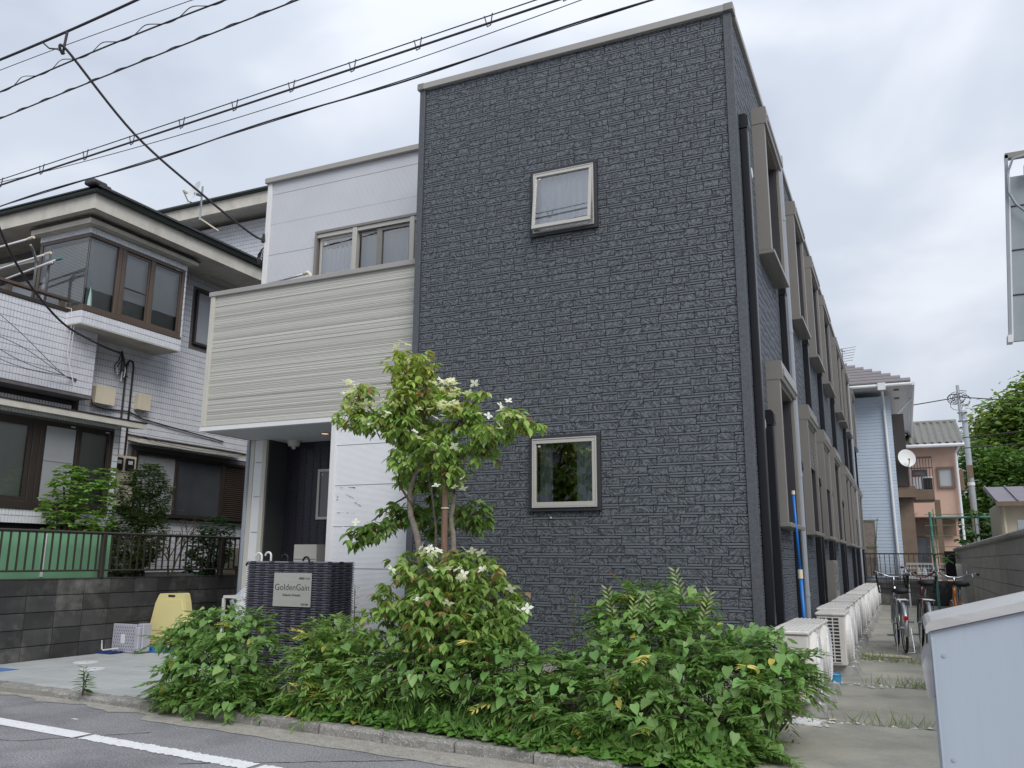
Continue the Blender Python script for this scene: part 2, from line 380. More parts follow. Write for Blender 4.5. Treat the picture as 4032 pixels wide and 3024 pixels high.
M['pink'] = mat('pink_render', (.56, .37, .29), .85, var=.07, vs=1.2, bump=.2, bs=90)
M['pantile'] = mat('green_grey_pantile', (.20, .20, .175), .55, var=.25, vs=9)
M['shingle'] = mat('brown_grey_shingle', (.19, .17, .175), .7, var=.12, vs=6)
M['shingleblue'] = mat('mauve_metal_roof', (.20, .18, .21), .5, var=.08)
M['white'] = mat('white_painted', (.72, .73, .74), .45, var=.04)
M['pole'] = mat('pole_concrete', (.30, .335, .36), .7, var=.08)
M['creamwall'] = mat('cream_render', (.60, .54, .42), .8, var=.05)
M['woodbrown'] = mat('brown_cladding', (.17, .12, .085), .7, var=.15)
M['green'] = mat('green_pole', (.10, .20, .07), .5, var=.15)
M['teal'] = mat('teal_pole', (.10, .27, .25), .5, var=.15)
M['greenpanel'] = mat('green_translucent_panel', (.20, .42, .25), .35, var=.14, vs=1.8, stretch=(1, 1, .4))
M['blackcloth'] = mat('black_cloth', (.01, .01, .012), .85)
M['binbody'] = mat('pale_blue_grey_plastic', (.43, .485, .55), .5, var=.035, vs=2.2, stretch=(4, 4, .35), stain=(.40, .44, .49), stain_s=3.5, stain_th=(.55, .8), bump=.04, bs=30)
M['binlid'] = mat('grubby_translucent_lid', (.50, .50, .49), .35, var=.1, vs=3, stretch=(1, 1, 5), stain=(.40, .37, .35), stain_s=2.3, stain_th=(.45, .7))
M['screen'] = mat('woven_reed_screen', (.25, .21, .18), .85, var=.25, vs=14)
M['clear'] = mat('clear_vinyl', (.72, .76, .84), .25, var=.15, vs=14)
M['clear'].node_tree.nodes['Principled BSDF'].inputs['Alpha'].default_value = .55
M['terracotta'] = mat('terracotta', (.25, .09, .05), .7)
M['umbwhite'] = mat('white_umbrella_handle', (.75, .76, .80), .3)
def lampmat():
    m, nt, b = newmat('lit_downlight'); b.inputs['Base Color'].default_value = (.8, .5, .3, 1)
    b.inputs['Emission Color'].default_value = (1, .55, .25, 1); b.inputs['Emission Strength'].default_value = 1.1; return m
M['lamp'] = lampmat()

objvar(M['blockdark'], .35); objvar(M['block'], .08); objvar(M['kerb'], .15); objvar(M['paving'], .03); objvar(M['concrete'], .07); objvar(M['acwhite'], .06)
M['slatbar'] = mat('glossy_moulded_bar', (.15, .15, .185), .3, var=.1, vs=20)
# ============================================================= SETTING
g = MB().box(-250, 250, -60, 300, -.6, -.012); struct('ground', g, M['ground'])
g = MB(); g.quad((-60, -9, 0), (60, -9, 0), (60, -.0845*(60+1.96)+5.30, 0), (-60, -.0845*(-60+1.96)+5.30, 0)); struct('road', g, M['asphalt'])
KU = Vector((-.9964, .0842, 0)); KN = Vector((.0842, .9964, 0)); KO = Vector((-1.3, 5.244, 0))
def kp(s, t, z): p = KO+KU*s+KN*t; return (p.x, p.y, z)
# concrete gutter strip between asphalt and kerb, its road edge slightly ragged
g = MB(); N = 70
prev = None
for i in range(N+1):
    s_ = -1.5+i*.13; wd = .30+.012*math.sin(i*1.7)+.01*math.sin(i*.61)
    if s_ > 4.6: wd = .16+.05*math.sin(i*.9)+.03*math.sin(i*2.3)
    cur = (kp(s_, .02, .004), kp(s_, -wd, .004))
    if prev: g.quad(prev[1], prev[0], cur[0], cur[1])
    prev = cur
struct('gutter_strip', g, M['gutterstone'])
kr = thing('kerb', None, None, (-4.5, 5.5, 0)); kr['kind'] = 'structure'
for i in range(19):
    s0 = -.22+i*.612; s1 = s0+.6
    h = .078 if s0 < 4.5 else (.055 if s0 > 4.9 else .066)
    if s0 < -.1: h = .05
    dt = random.uniform(-.006, .006); g = MB(); W_ = .14
    prof = [(0, -.05), (0, h-.022), (.007, h-.007), (.024, h), (W_, h+.004), (W_, -.05)]
    vs = []; ns = 7
    for k in range(ns+1):
        s_ = s0+(s1-s0)*k/ns
        for j, (t, z) in enumerate(prof):
            jt = random.uniform(-.004, .004) if j in (1, 2, 3) else 0
            vs.append(kp(s_, t+dt+jt, z+(random.uniform(-.004, .003) if j in (2, 3, 4) else 0)))
    m_ = len(prof); fs = [(k*m_+j, (k+1)*m_+j, (k+1)*m_+j+1, k*m_+j+1) for k in range(ns) for j in range(m_-1)]
    fs += [tuple(range(m_)), tuple(range(ns*m_, ns*m_+m_))]
    g.add(vs, fs); part('kerb_block', g, M['kerb'], kr)
# edge line, worn, broken by a crack; one strip with a ragged, missing-paint edge at the right
def lup(x): return 4.861-.0955*(x+6.86)
g = MB(); prev = None; x = -9.5
while x < -1.2:
    top = lup(x)+(random.uniform(-.02, .004) if x > -5.6 else 0); bot = lup(x)-.165+(random.uniform(-.004, .022) if x > -5.6 else 0)
    cur = ((x, bot, .0045), (x, top, .0045))
    gap = abs(x+5.62) < .018 or abs(x+3.86) < .018
    if prev and not gap: g.quad(prev[0], cur[0], cur[1], prev[1])
    prev = None if gap else cur
    x += .0175
struct('road_edge_line', g, M['paint'])
g = MB()
g.add([(-6.32, 5.09, .004), (-6.24, 5.08, .004), (-6.23, 5.10, .004), (-6.30, 5.115, .004)], [(0, 1, 2, 3)])
struct('paint_flecks', g, M['paint'])
# hairline cracks in the asphalt: shallow dark grooves as thin sheets of tar
def crack(pts, wd=.008):
    g = MB()
    for a, b in zip(pts[:-1], pts[1:]):
        a, b = Vector((*a, .0025)), Vector((*b, .0025)); n = (b-a).cross(Vector((0, 0, 1))).normalized()*wd*random.uniform(.4, .8)
        g.quad(a-n, b-n, b+n, a+n)
    struct('road_crack', g, M['soil'])
def wob(x0, y0, x1, y1, n=26, a=.02):
    return [(x0+(x1-x0)*i/n+random.uniform(-a, a)*.4, y0+(y1-y0)*i/n+random.uniform(-a, a)) for i in range(n+1)]
crack(wob(-4.35, 4.35, -3.0, 5.12)); crack(wob(-5.9, 4.35, -5.3, 4.98)); crack(wob(-6.6, 4.2, -5.9, 4.35), .006)
# planting bed
g = MB(); g.add([(-6.05, 5.72, .085), (-.93, 5.35, .085), (-.95, 7.6, .10), (-4.7, 7.6, .10), (-4.7, 7.0, .10), (-6.05, 7.0, .1)], [(0, 1, 2, 3, 4, 5)])
struct('planting_bed', g, M['soil'])
# entrance paving: sub-base plus slabs
pv = thing('entrance_paving', None, None, (-7.9, 7.2, 0)); pv['kind'] = 'structure'
g = MB(); g.box(-9.75, -4.75, 5.76, 9.05, .0, .045); part('paving_base', g, M['ground'], pv)
def kerby(x): return 5.30-.0845*(x+1.96)+.145
ix = 0
y = 5.4
while y < 9.0:
    x = -9.75+(.3 if int(round((y-5.4)/.3)) % 2 else 0)-.3
    while x < -4.8:
        x0, x1 = max(x, -9.75), min(x+.6, -4.76); y0, y1 = max(y, kerby((x0+x1)/2)+.004), min(y+.3, 9.04)
        if x1-x0 > .05 and y1-y0 > .04 and not (x1 > -6.05 and y1 < 7.05):
            part('paving_slab', MB().box(x0+.003, x1-.003, y0+.003, y1-.003, .02, .06+random.uniform(-.0012, .0012), .003), M['paving'], pv)
        x += .6
    y += .3
# side path slabs
pa = thing('side_path', None, None, (.1, 16, 0)); pa['kind'] = 'structure'
g = MB(); g.box(-1.16, 1.3, 5.2, 27.7, .0, .045); part('path_base', g, M['soil'], pa)
js = [5.0, 7.27, 9.50, 11.78, 14.0, 16.25, 18.45, 20.5, 22.7, 24.9, 27.2]
for a, b in zip(js[:-1], js[1:]):
    part('path_slab', MB().box(-.93, 1.24, a+.055, b-.03, .0, .09+random.uniform(-.004, .004), .008), M['concrete'], pa)
def pebble(g, x, y, z, r):
    n = 7; vs = [(x, y, z+r*.55), (x, y, z-r*.4)]; ph = random.random()*6
    rr = [r*random.uniform(.75, 1.2) for _ in range(n)]
    vs += [(x+rr[k]*1.2*math.cos(ph+2*math.pi*k/n), y+rr[k]*.85*math.sin(ph+2*math.pi*k/n), z) for k in range(n)]
    g.add(vs, [(0, 2+k, 2+(k+1) % n) for k in range(n)]+[(1, 2+(k+1) % n, 2+k) for k in range(n)])
g = MB()
for j in js[1:7]:
    for _ in range(75 if j < 12 else 35):
        pebble(g, random.uniform(-.9, 1.2), j+.012+random.gauss(0, .020), .065+random.uniform(0, .025), random.uniform(.009, .021))
for _ in range(45): pebble(g, random.uniform(-.98, -.6), random.uniform(7.0, 7.3)+random.gauss(0, .05), .095, random.uniform(.012, .024))
for _ in range(30): pebble(g, random.uniform(-.7, -.3), random.choice([9.45, 11.7, 11.9, 12.2])+random.gauss(0, .12), .1, random.uniform(.012, .024))
part('pebbles', g, M['pebble'], kind='stuff', label='pale round pebbles in the joints of the concrete side path')

# ============================================================= APARTMENT BUILDING
AB = thing('apartment_building', 'two-storey apartment building clad in dark stone-patterned siding with a pale balcony wing', 'building', (-4.5, 8, 0))
FY = 7.6; X0, X1 = -4.68, -1.15; ZB, ZT = .40, 6.66
win_front = [(-3.26, -2.59, 4.636, 5.305), (-3.268, -2.60, 1.794, 2.47)]
M['groove'] = mat('siding_groove', (.045, .052, .062), .8)
# backing walls with window holes
g = MB()
def wall_with_holes_y(g, x0, x1, z0, z1, y0, y1, holes):
    zs = sorted(set([z0, z1]+[h[2] for h in holes]+[h[3] for h in holes]))
    for a, b in zip(zs[:-1], zs[1:]):
        hs = sorted([h for h in holes if h[2] < b-1e-6 and h[3] > a+1e-6]); x = x0
        for h in hs:
            if h[0] > x: g.box(x, h[0], y0, y1, a, b)
            x = h[1]
        if x < x1: g.box(x, x1, y0, y1, a, b)
wall_with_holes_y(g, X0+.01, X1-.02, ZB, ZT, FY+.012, FY+.22, win_front)
FW = part('front_wall', g, M['groove'], AB)
part('foundation', MB().box(X0+.02, X1-.05, FY+.03, FY+.25, 0, ZB-.01, .004), M['block'], AB)
g = MB().box(X1-.22, X1-.018, FY+.23, 27.5, ZB, ZT); SWL = part('side_wall', g, M['groove'], AB)
g = MB().box(X1-.2, X1-.05, FY+.26, 27.4, 0, ZB-.01); part('foundation', g, M['block'], AB)
g = MB(); g.box(X0+.05, X1-.25, FY+1.6, 27.3, 0, ZT-.05); g.box(X0+.05, X1-.25, FY+.23, FY+1.59, ZT-.15, ZT-.05); g.box(X0+.05, X0+.2, FY+.23, FY+1.59, 0, ZT-.2); g.box(X0+.22, X1-.25, FY+.23, FY+1.59, 3.3, 3.4)
part('inner_body', g, M['room'], AB)

def gen_rows(u0, u1, z0, z1, holes, pitch=.0912, wmin=.125, wmax=.20, seed=3):
    r = random.Random(seed); out = []; z = z0; i = 0
    while z < z1-.02:
        zt = min(z+pitch, z1); u = u0-r.uniform(0, .12); barside = r.random() < .5
        while u < u1:
            wd = r.uniform(wmin, wmax)*(1.75 if r.random() < .12 else 1)
            a, b = max(u, u0), min(u+wd, u1)
            if r.random() < .72: barside = not barside
            if b-a > .012:
                segs = [(a, b, z, zt)]
                for h in holes:
                    ns = []
                    for (p, q, s_, t_) in segs:
                        if q <= h[0] or p >= h[1] or t_ <= h[2] or s_ >= h[3]: ns.append((p, q, s_, t_)); continue
                        if p < h[0]-.004: ns.append((p, h[0], s_, t_))
                        if q > h[1]+.004: ns.append((h[1], q, s_, t_))
                        pm, qm = max(p, h[0]), min(q, h[1])
                        if s_ < h[2]-.004: ns.append((pm, qm, s_, h[2]))
                        if t_ > h[3]+.004: ns.append((pm, qm, h[3], t_))
                    segs = ns
                for sg in segs: out.append((*sg, barside, r.random()))
            u += wd
        z += pitch; i += 1
    return out
def stone_geo(st, plane, P, out):
    """frustum stone with a plain bar along its upper or lower edge; returns verts, quads, rnd"""
    a, b, z0, z1, bs, rd = st; gp = .0013; h = z1-z0
    if h > .06:
        bh = .0235
        regs = [((a+gp, b-gp, z0+gp+(bh if not bs else 0), z1-gp-(bh if bs else 0)), .0075, rd*.999, .0028),
                ((a+gp, b-gp, (z0+gp) if not bs else z1-bh+.001, (z0+bh-.001) if not bs else z1-gp), .0095, 2., .004)]
    else: regs = [((a+gp, b-gp, z0+gp, z1-gp), .0075, rd*.999, .0028)]
    V = []; F = []; A = []
    for (p, q, s_, t_), d, r_, bv in regs:
        if q-p < .002 or t_-s_ < .001: continue
        bv = min(bv, (q-p)*.3, (t_-s_)*.3)
        n = len(V)
        for (uu, zz, dd) in ((p, s_, 0), (q, s_, 0), (q, t_, 0), (p, t_, 0), (p+bv, s_+bv, d), (q-bv, s_+bv, d), (q-bv, t_-bv, d), (p+bv, t_-bv, d)):
            if dd and r_ < 1.5: dd += (random.random()-.5)*.0022
            V.append((uu, P-dd+.008, zz) if plane == 'Y' else (P+dd-.010, uu, zz)); A.append(r_)
        F += [(n+4, n+5, n+6, n+7), (n, n+1, n+5, n+4), (n+1, n+2, n+6, n+5), (n+2, n+3, n+7, n+6), (n+3, n, n+4, n+7)]
    out.append((V, F, A))
def merge(lst):
    V = []; F = []; A = []
    for v, f, a in lst:
        n = len(V); V += v; F += [tuple(n+i for i in q) for q in f]; A += a
    return V, F, A
tr = .032
holes = [(h[0]-tr, h[1]+tr, h[2]-tr, h[3]+tr) for h in win_front]
rows = gen_rows(X0+.045, X1-.068, ZB+.03, ZT, holes)
geos = []
for st in rows: stone_geo(st, 'Y', FY, geos)
camp = Vector((0, 0, 1.3))
order = sorted(range(len(rows)), key=lambda i: -((rows[i][1]-rows[i][0])*7.6/(Vector(((rows[i][0]+rows[i][1])/2, FY, rows[i][2]))-camp).length**3))
single = set(order[:300])
for i in order[:300]:
    V, F, A = geos[i]
    if V: npmesh('brick', V, F, M['stone'], FW, rnd=A)
V, F, A = merge([geos[i] for i in range(len(rows)) if i not in single])
npmesh('bricks', V, F, M['stone'], FW, rnd=A, kind='stuff')
rows = gen_rows(FY+.055, 27.45, ZB+.03, ZT, [], seed=5, wmin=.14, wmax=.22)
geos = []
for st in rows: stone_geo(st, 'X', X1, geos)
V, F, A = merge(geos); npmesh('bricks', V, F, M['stone_side'], SWL, rnd=A, kind='stuff')
# corner trims and copings
part('corner_trim', MB().box(X0-.025, X0+.044, FY-.024, FY+.15, ZB, ZT, .003), M['darktrim'], AB)
part('corner_trim', MB().prism([(X1-.066, FY-.018), (X1+.012, FY-.018), (X1+.012, FY+.053), (X1-.03, FY+.053), (X1-.03, FY+.02), (X1-.066, FY+.02)], 2, ZB, ZT), M['darktrim'], AB)
part('coping', MB().box(X0-.045, X1+.035, FY-.045, FY+.15, ZT-.008, ZT+.068, .004), M['coping'], AB)
part('coping', MB().box(X1-.12, X1+.033, FY+.152, 27.6, ZT-.008, ZT+.066, .004), M['coping'], AB)
part('coping_cap', MB().box(X0-.05, X0+.04, FY-.05, FY+.1, ZT-.01, ZT+.07, .004), M['bronze'], AB)
part('coping_cap', MB().box(X1-.05, X1+.04, FY-.05, FY+.1, ZT-.01, ZT+.07, .004), M['bronze'], AB)
# front windows
def sheet(x0, x1, y, z0, z1): return MB().quad((x0, y, z0), (x1, y, z0), (x1, y, z1), (x0, y, z1))
def ring(g, x0, x1, z0, z1, w, y0, y1, c=.002, ws=None):
    wl, wr, wb, wt = ws or (w, w, w, w)
    g.box(x0, x1, y0, y1, z1-wt, z1, c); g.box(x0, x1, y0, y1, z0, z0+wb, c); g.box(x0, x0+wl, y0+.001, y1, z0+wb, z1-wt, c); g.box(x1-wr, x1, y0+.001, y1, z0+wb, z1-wt, c)
for k, (a, b, c_, d) in enumerate(win_front):
    g = MB(); ring(g, a-.034, b+.034, c_-.034, d+.034, .033, FY-.035, FY+.05)
    wn = part('window', g, M['darkflat'], AB)
    g = MB(); ring(g, a, b, c_, d, .012, FY-.05, FY+.08); part('outer_frame', g, M['silverbeige'], wn)
    g = MB(); ring(g, a+.013, b-.013, c_+.014, d-.014, .04, FY-.045, FY-.01, ws=(.028, .032, .04, .035))
    sash = part('sash', g, M['silverbeige'], wn)
    pane = part('pane', sheet(a+.041, b-.045, FY-.025, c_+.054, d-.049), M['glass'] if k == 0 else M['glassdark'], wn)
    st = part('sticker', MB().box(a+.06, a+.085, FY-.032, FY-.029, d-.08, d-.065), M['white'], wn)
    if k == 0:   # top-hung sash standing ajar
        for o_ in (sash, pane, st):
            piv = Vector((0, FY-.02, d-.014))-AB.location; T = Matrix.Translation(piv)@Matrix.Rotation(R(-7), 4, 'X')@Matrix.Translation(-piv)
            o_.data.transform(T)
        part('stay', MB().bar((b-.03, FY-.0, c_+.25), (b-.02, FY-.075, c_+.17), .012, .012), M['darkflat'], wn)
    # curtain
    g = MB(); n = 60; vs = []; fs = []
    xa, xb = (a+.0, b) if k == 0 else (b-.24, b)
    for i in range(n+1):
        xx = xa+(xb-xa)*i/n; yy = FY+.065+.018*math.sin(i*.9)+.010*math.sin(i*2.1+1)
        vs += [(xx, yy, c_-.05), (xx, yy, d+.05)]
    fs = [(2*i, 2*i+2, 2*i+3, 2*i+1) for i in range(n)]; g.add(vs, fs)
    part('curtain', g, M['curtain'], wn, smooth=True)
    if k == 1:
        g = MB(); vs = []
        for i in range(21): vs += [(a+.02+.14*i/20, FY+.12+.02*math.sin(i*.9), c_-.05), (a+.02+.14*i/20, FY+.12+.02*math.sin(i*.9), d+.05)]
        g.add(vs, [(2*i, 2*i+2, 2*i+3, 2*i+1) for i in range(20)]); part('curtain', g, M['curtain'], wn, smooth=True)
        g = MB().tube([(a+.13, FY+.14, c_+.0), (a+.13, FY+.14, c_+.10), (a+.14, FY+.14, c_+.13)], [.03, .028, .012], 10); part('blue_bottle', g, M['blue'], wn)
part('nail', MB().disc((-3.08, FY-.008, 1.70), .008, 1, -.012, 8), M['cream'], AB)
# side windows with roller shutter boxes
def side_window(y0, y1, zb, zt, drop=0.):
    g = MB(); xo = -1.02
    g.box(-1.16, xo, y0, y0+.055, zb, zt-.18, .004); g.box(-1.16, xo, y1-.055, y1, zb, zt-.18, .004)
    g.box(-1.16, xo+.002, y0-.045, y0-.002, zb, zt-.18, .003)
    g.box(-1.16, -1.115, y0+.057, y0+.09, zb, zt-.18); g.box(-1.055, xo-.012, y1-.075, y1-.057, zb, zt-.18)
    g.box(-1.16, -1.13, (y0+y1)/2-.02, (y0+y1)/2+.02, zb, zt-.18); g.box(-1.14, xo-.012, y0+.1, y1-.11, zt-.235, zt-.182)
    wn = part('side_window', g, M['bronze'], AB)
    g = MB(); g.box(-1.158, -1.062, y1-.13, y1-.057, zb+.01, zt-.19); g.box(-1.158, -1.125, y0+.058, y1-.131, zt-.24, zt-.19); part('recess_shade', g, M['darkflat'], wn)  # dark boxes put the shade of the window recess into the colour
    g = MB(); g.prism([(-1.165, zt), (-.995, zt-.005), (-.985, zt-.14), (-1.0, zt-.2), (-1.165, zt-.2)], 1, y0-.05, y1+.03); part('shutter_box', g, M['bronze'], wn)
    g = MB(); g.prism([(-.9935, zt-.075), (-.980, zt-.08), (-.976, zt-.15), (-.99, zt-.16)], 1, y0+.03, y1-.0); part('box_flap', g, M['bronze'], wn)
    g = MB(); g.box(-1.16, xo+.03, y0-.05, y1+.02, zb-.045, zb-.001, .006); part('sill', g, M['bronze'], wn)
    part('pane', MB().box(-1.149, -1.140, y0+.05, y1-.05, zb+.02, zt-.2), M['frostdark'], wn)
    if drop:
        zz = zt-.24
        while zz > zt-.24-drop:
            part('shutter_slat', MB().prism([(-1.06, zz), (-1.045, zz-.012), (-1.045, zz-.03), (-1.06, zz-.042)], 1, y0+.06, y1-.06), M['bronze'], wn); zz -= .046
ys = [(8.79, 10.0), (11.5, 12.6), (13.85, 15.05), (16.1, 17.5), (19.4, 20.5), (20.75, 21.8), (22.5, 23.8), (25.5, 26.8)]
for i, (a, b) in enumerate(ys):
    side_window(a, b, 4.54, 6.20)
    side_window(a, b, 1.68, 3.33, {1: .55, 2: .6, 6: .7}.get(i, 0))
# ducts and pipes on the side wall
def duct(y, zt, wy=.115):
    g = MB(); g.box(-1.15, -1.075, y, y+wy, .3, zt, .008); g.prism([(-1.15, zt+.0), (-1.075, zt), (-1.06, zt+.03), (-1.065, zt+.12), (-1.09, zt+.15), (-1.15, zt+.15)], 1, y-.008, y+wy+.008)
    part('pipe_duct', g, M['duct'], AB)
for y, zt in ((7.83, 5.5), (8.47, 2.62), (10.28, 4.5), (10.9, 2.4), (12.95, 4.5), (13.4, 2.4), (15.3, 4.5), (15.7, 2.4), (18.2, 4.5), (18.7, 2.4), (22.05, 4.5), (24.2, 4.5), (24.6, 2.4), (27.0, 4.5)): duct(y, zt)
for y in (10.66, 25.1):
    g = MB().tube([(-1.085, y, .09), (-1.085, y, 6.35)], .036, 12); 
    for zz in (.9, 2.3, 4.1, 5.6): g.tube([(-1.085, y, zz), (-1.085, y, zz+.05)], .041, 12); g.box(-1.15, -1.09, y-.008, y+.008, zz+.2, zz+.22)
    g.tube([(-1.085, y, 6.35), (-1.085, y, 6.5)], .05, 12)
    part('downpipe', g, M['greypipe'], AB, smooth=False)
for z_ in (2.6, 5.25): part('vent_cap', MB().disc((-1.15, 8.25 if z_ < 3 else 8.35, z_), .055, 0, .03, 16), M['whiteplastic'], AB)
# meter cabinet
mc = part('meter_cabinet', MB().box(-1.16, -1.03, 14.45, 15.25, .45, 1.32, .006), M['bronze'], AB)
g = MB(); g.box(-1.03, -1.022, 14.5, 15.2, .5, 1.08, .003); g.box(-1.03, -1.02, 14.5, 15.2, 1.12, 1.28, .003)
for zz in (1.15, 1.18, 1.21, 1.24): g.box(-1.022, -1.014, 14.55, 15.15, zz, zz+.012)
part('cabinet_door', g, M['bronze'], mc)
g = MB(); g.box(-1.02, -1.0, 14.6, 14.75, .87, .9); g.disc((-1.02, 14.62, .99), .02, 0, .02, 10); g.box(-1.021, -1.018, 14.55, 14.62, .74, .79); part('handle', g, M['chrome'], mc)

# ---- wing, balcony, entrance
WX0 = -7.83; YB = 7.75; YW = 8.65
wh = [(-6.95, -4.72, 4.25, 5.66)]
g = MB(); wall_with_holes_y(g, WX0, X0+.02, 2.85, 6.55, YW, YW+.2, wh)
WW = part('wing_wall', g, M['wingwall'], AB)
# recessed joints between wing siding panels
for zz in (5.0, 5.455, 5.91, 6.365):
    for (xa, xb) in (((WX0+.06, X0) if zz > 5.66 else (WX0+.06, -6.98)),):
        part('panel_joint', MB().box(xa, xb, YW-.002, YW+.001, zz-.002, zz+.002), M['greypipe'], WW)
part('corner_trim', MB().box(WX0-.02, WX0+.055, YW-.022, YW+.1, 2.85, 6.55, .003), M['whitetrim'], AB)
part('coping', MB().box(WX0-.05, X0+.02, YW-.06, YW+.12, 6.54, 6.615, .004), M['coping'], AB)
g = MB(); g.box(WX0+.01, X0+.04, 10.3, 27, 0, 6.5); g.box(WX0+.01, X0, YW+.2, 10.29, 6.38, 6.5); g.box(WX0+.01, WX0+.12, YW+.2, 10.29, 2.85, 6.37); g.box(WX0+.13, X0, YW+.2, 10.29, 2.9, 3.0)
part('inner_body', g, M['room'], AB)
# wing window
a, b, c_, d = wh[0]
g = MB(); ring(g, a, b, c_, d, .03, YW-.04, YW+.12, ws=(.03, .03, .04, .035)); wn = part('window', g, M['bronze'], AB)
g = MB(); g.box(a+.03, b-.03, YW-.02, YW+.05, d-.09, d-.036); g.box(-6.335, -6.265, YW-.035, YW+.06, c_+.04, d-.037, .003); g.box(-5.445, -5.375, YW-.035, YW+.06, c_+.04, d-.037, .003)
part('mullion', g, M['silverbeige'], wn)
g = MB(); ring(g, a+.05, -6.34, c_+.04, d-.09, .035, YW+.02, YW+.05); part('sash', g, M['silverbeige'], wn)
g = MB(); ring(g, -5.372, b-.03, c_+.04, d-.09, .03, YW+.02, YW+.05); part('sash', g, M['silverbeige'], wn)
g = MB(); ring(g, -6.26, -5.9, c_+.04, d-.1, .03, YW+.03, YW+.06); ring(g, -5.97, -5.45, c_+.04, d-.1, .035, YW+.01, YW+.028); g.box(-5.97, -5.89, YW+.008, YW+.03, c_+.04, d-.1); part('sash', g, M['bronze'], wn)
part('pane', sheet(a+.08, -6.37, YW+.03, c_, d-.1), M['glass'], wn)
part('pane', sheet(-6.25, -5.45, YW+.031, c_, d-.1), M['glassdark'], wn)
part('pane', sheet(-5.35, b-.05, YW+.03, c_, d-.1), M['glass'], wn)
part('sticker', MB().box(-6.82, -6.79, YW+.024, YW+.028, 5.47, 5.5), M['white'], wn)
def curtain(name, xa, xb, y, z0, z1, par, m, amp=.022, f=.8, n=70):
    g = MB(); vs = []
    for i in range(n+1):
        xx = xa+(xb-xa)*i/n; yy = y+amp*math.sin(i*f)+amp*.5*math.sin(i*f*2.3+1); zt = z1-.05*abs(math.sin(i*.35))
        vs += [(xx, yy, z0), (xx, yy, zt)]
    g.add(vs, [(2*i, 2*i+2, 2*i+3, 2*i+1) for i in range(n)]); return part(name, g, m, par, smooth=True)
curtain('curtain', a+.02, -6.32, YW+.10, c_, 5.47, wn, M['curtain']); curtain('curtain', -6.28, b, YW+.11, c_, 5.6, wn, M['curtain'])
# balcony front: siding boards of several flute widths
g = MB().box(WX0+.03, X0-.03, YB+.014, YB+.1, 2.9, 4.6); BF = part('balcony_front', g, M['beige'], AB)
zz = 2.905; rr = random.Random(21); pat = []
per = []
t = 0
while t < .4545:
    h = rr.choice([.006, .007, .009, .011, .014, .019]); h = min(h, .455-t); per.append((t, h, (len(per) % 2)*.0016+rr.uniform(.0, .0022))); t += h
for k in range(4):
    z0 = 2.905+k*.4235; g = MB(); rr.shuffle(per); t = 0; per = [(None, h_, d_) for (_, h_, d_) in per]; q_ = []
    for (_, h_, d_) in per: q_.append((t, h_, d_)); t += h_
    per = q_
    for (t, h, dd) in per:
        za = z0+t*.93; zb = za+h*.93-.0016
        if zb > 4.597: break
        g.add([(WX0+.05, YB+.015, za), (X0-.03, YB+.015, za), (X0-.03, YB-.002+.0065-dd, za+.001), (WX0+.05, YB-.002+.0065-dd, za+.001), (WX0+.05, YB-.002+.0065-dd, zb-.001), (X0-.03, YB-.002+.0065-dd, zb-.001), (X0-.03, YB+.015, zb), (WX0+.05, YB+.015, zb)],
              [(0, 1, 2, 3), (3, 2, 5, 4), (4, 5, 6, 7)])
    part('siding_board', g, M['beige'], BF)
part('corner_trim', MB().box(WX0-.02, WX0+.05, YB-.02, YB+.08, 2.895, 4.59, .003), M['beigetrim'], AB)
part('coping', MB().box(WX0-.04, X0-.03, YB-.035, YB+.13, 4.585, 4.645, .004), M['coping'], AB)
part('coping', MB().box(WX0-.04, WX0+.13, YB+.131, YW-.03, 4.585, 4.643, .004), M['coping'], AB)
g = MB().box(WX0, WX0+.1, YB+.101, YW, 2.9, 4.584); part('balcony_side', g, M['beige'], AB)
for (xa, xb) in ((WX0-.025, -6.83), (-6.828, -5.5), (-5.498, X0-.03)): part('drip_trim', MB().box(xa, xb, YB-.025, YB+.05, 2.835, 2.888, .003), M['whitetrim'], AB)
part('balcony_floor', MB().box(WX0+.003, X0-.03, YB+.051, 9.05, 2.842, 2.892), M['soffit'], AB)
part('edge_trim', MB().box(WX0-.02, WX0+.002, YB+.051, YW, 2.838, 2.888), M['darktrim'], AB)
# entrance
CO = part('column', MB().box(-7.815, -7.575, YW-.0, YW+.42, .06, 2.84, .003), M['whitetrim'], AB)
for zz in (.72, 1.18, 1.63, 2.09, 2.54): part('panel_joint', MB().box(-7.74, -7.64, YW-.004, YW-.0005, zz-.003, zz+.003), M['darktrim'], CO)
part('corner_trim', MB().box(-7.63, -7.565, YW-.012, YW+.03, .06, 2.838, .002), M['beigetrim'], AB)
part('corner_trim', MB().box(-7.835, -7.77, YW-.012, YW+.03, .06, 2.838, .002), M['beigetrim'], AB)
part('recess_panel', MB().box(-7.574, -7.545, YW+.031, 9.05, .06, 2.84), M['darkrec'], AB)
RB = part('recess_wall', MB().box(-7.85, X0, 9.06, 9.2, .06, 2.84), M['slat'], AB)
g = MB(); zz = .08
while zz < 2.82:
    off = .12*((int(zz/.0235)) % 2)
    g.box(-7.54, -5.83, 9.048, 9.0605, zz, zz+.011)
    x = -7.54+off
    while x < -5.85: g.box(x, x+.07, 9.040, 9.0475, zz-.004, zz+.016); x += .24
    zz += .0235
part('slats', g, M['slat'], RB, kind='stuff')
g = MB(); ring(g, -6.99, -6.4, 1.80, 2.46, .035, 9.0, 9.06); wn = part('window', g, M['silverbeige'], AB)
part('pane', MB().box(-6.96, -6.43, 9.02, 9.03, 1.83, 2.43), M['frostdark'], wn)
part('sticker', MB().box(-6.93, -6.905, 9.012, 9.019, 2.38, 2.395), M['white'], wn)
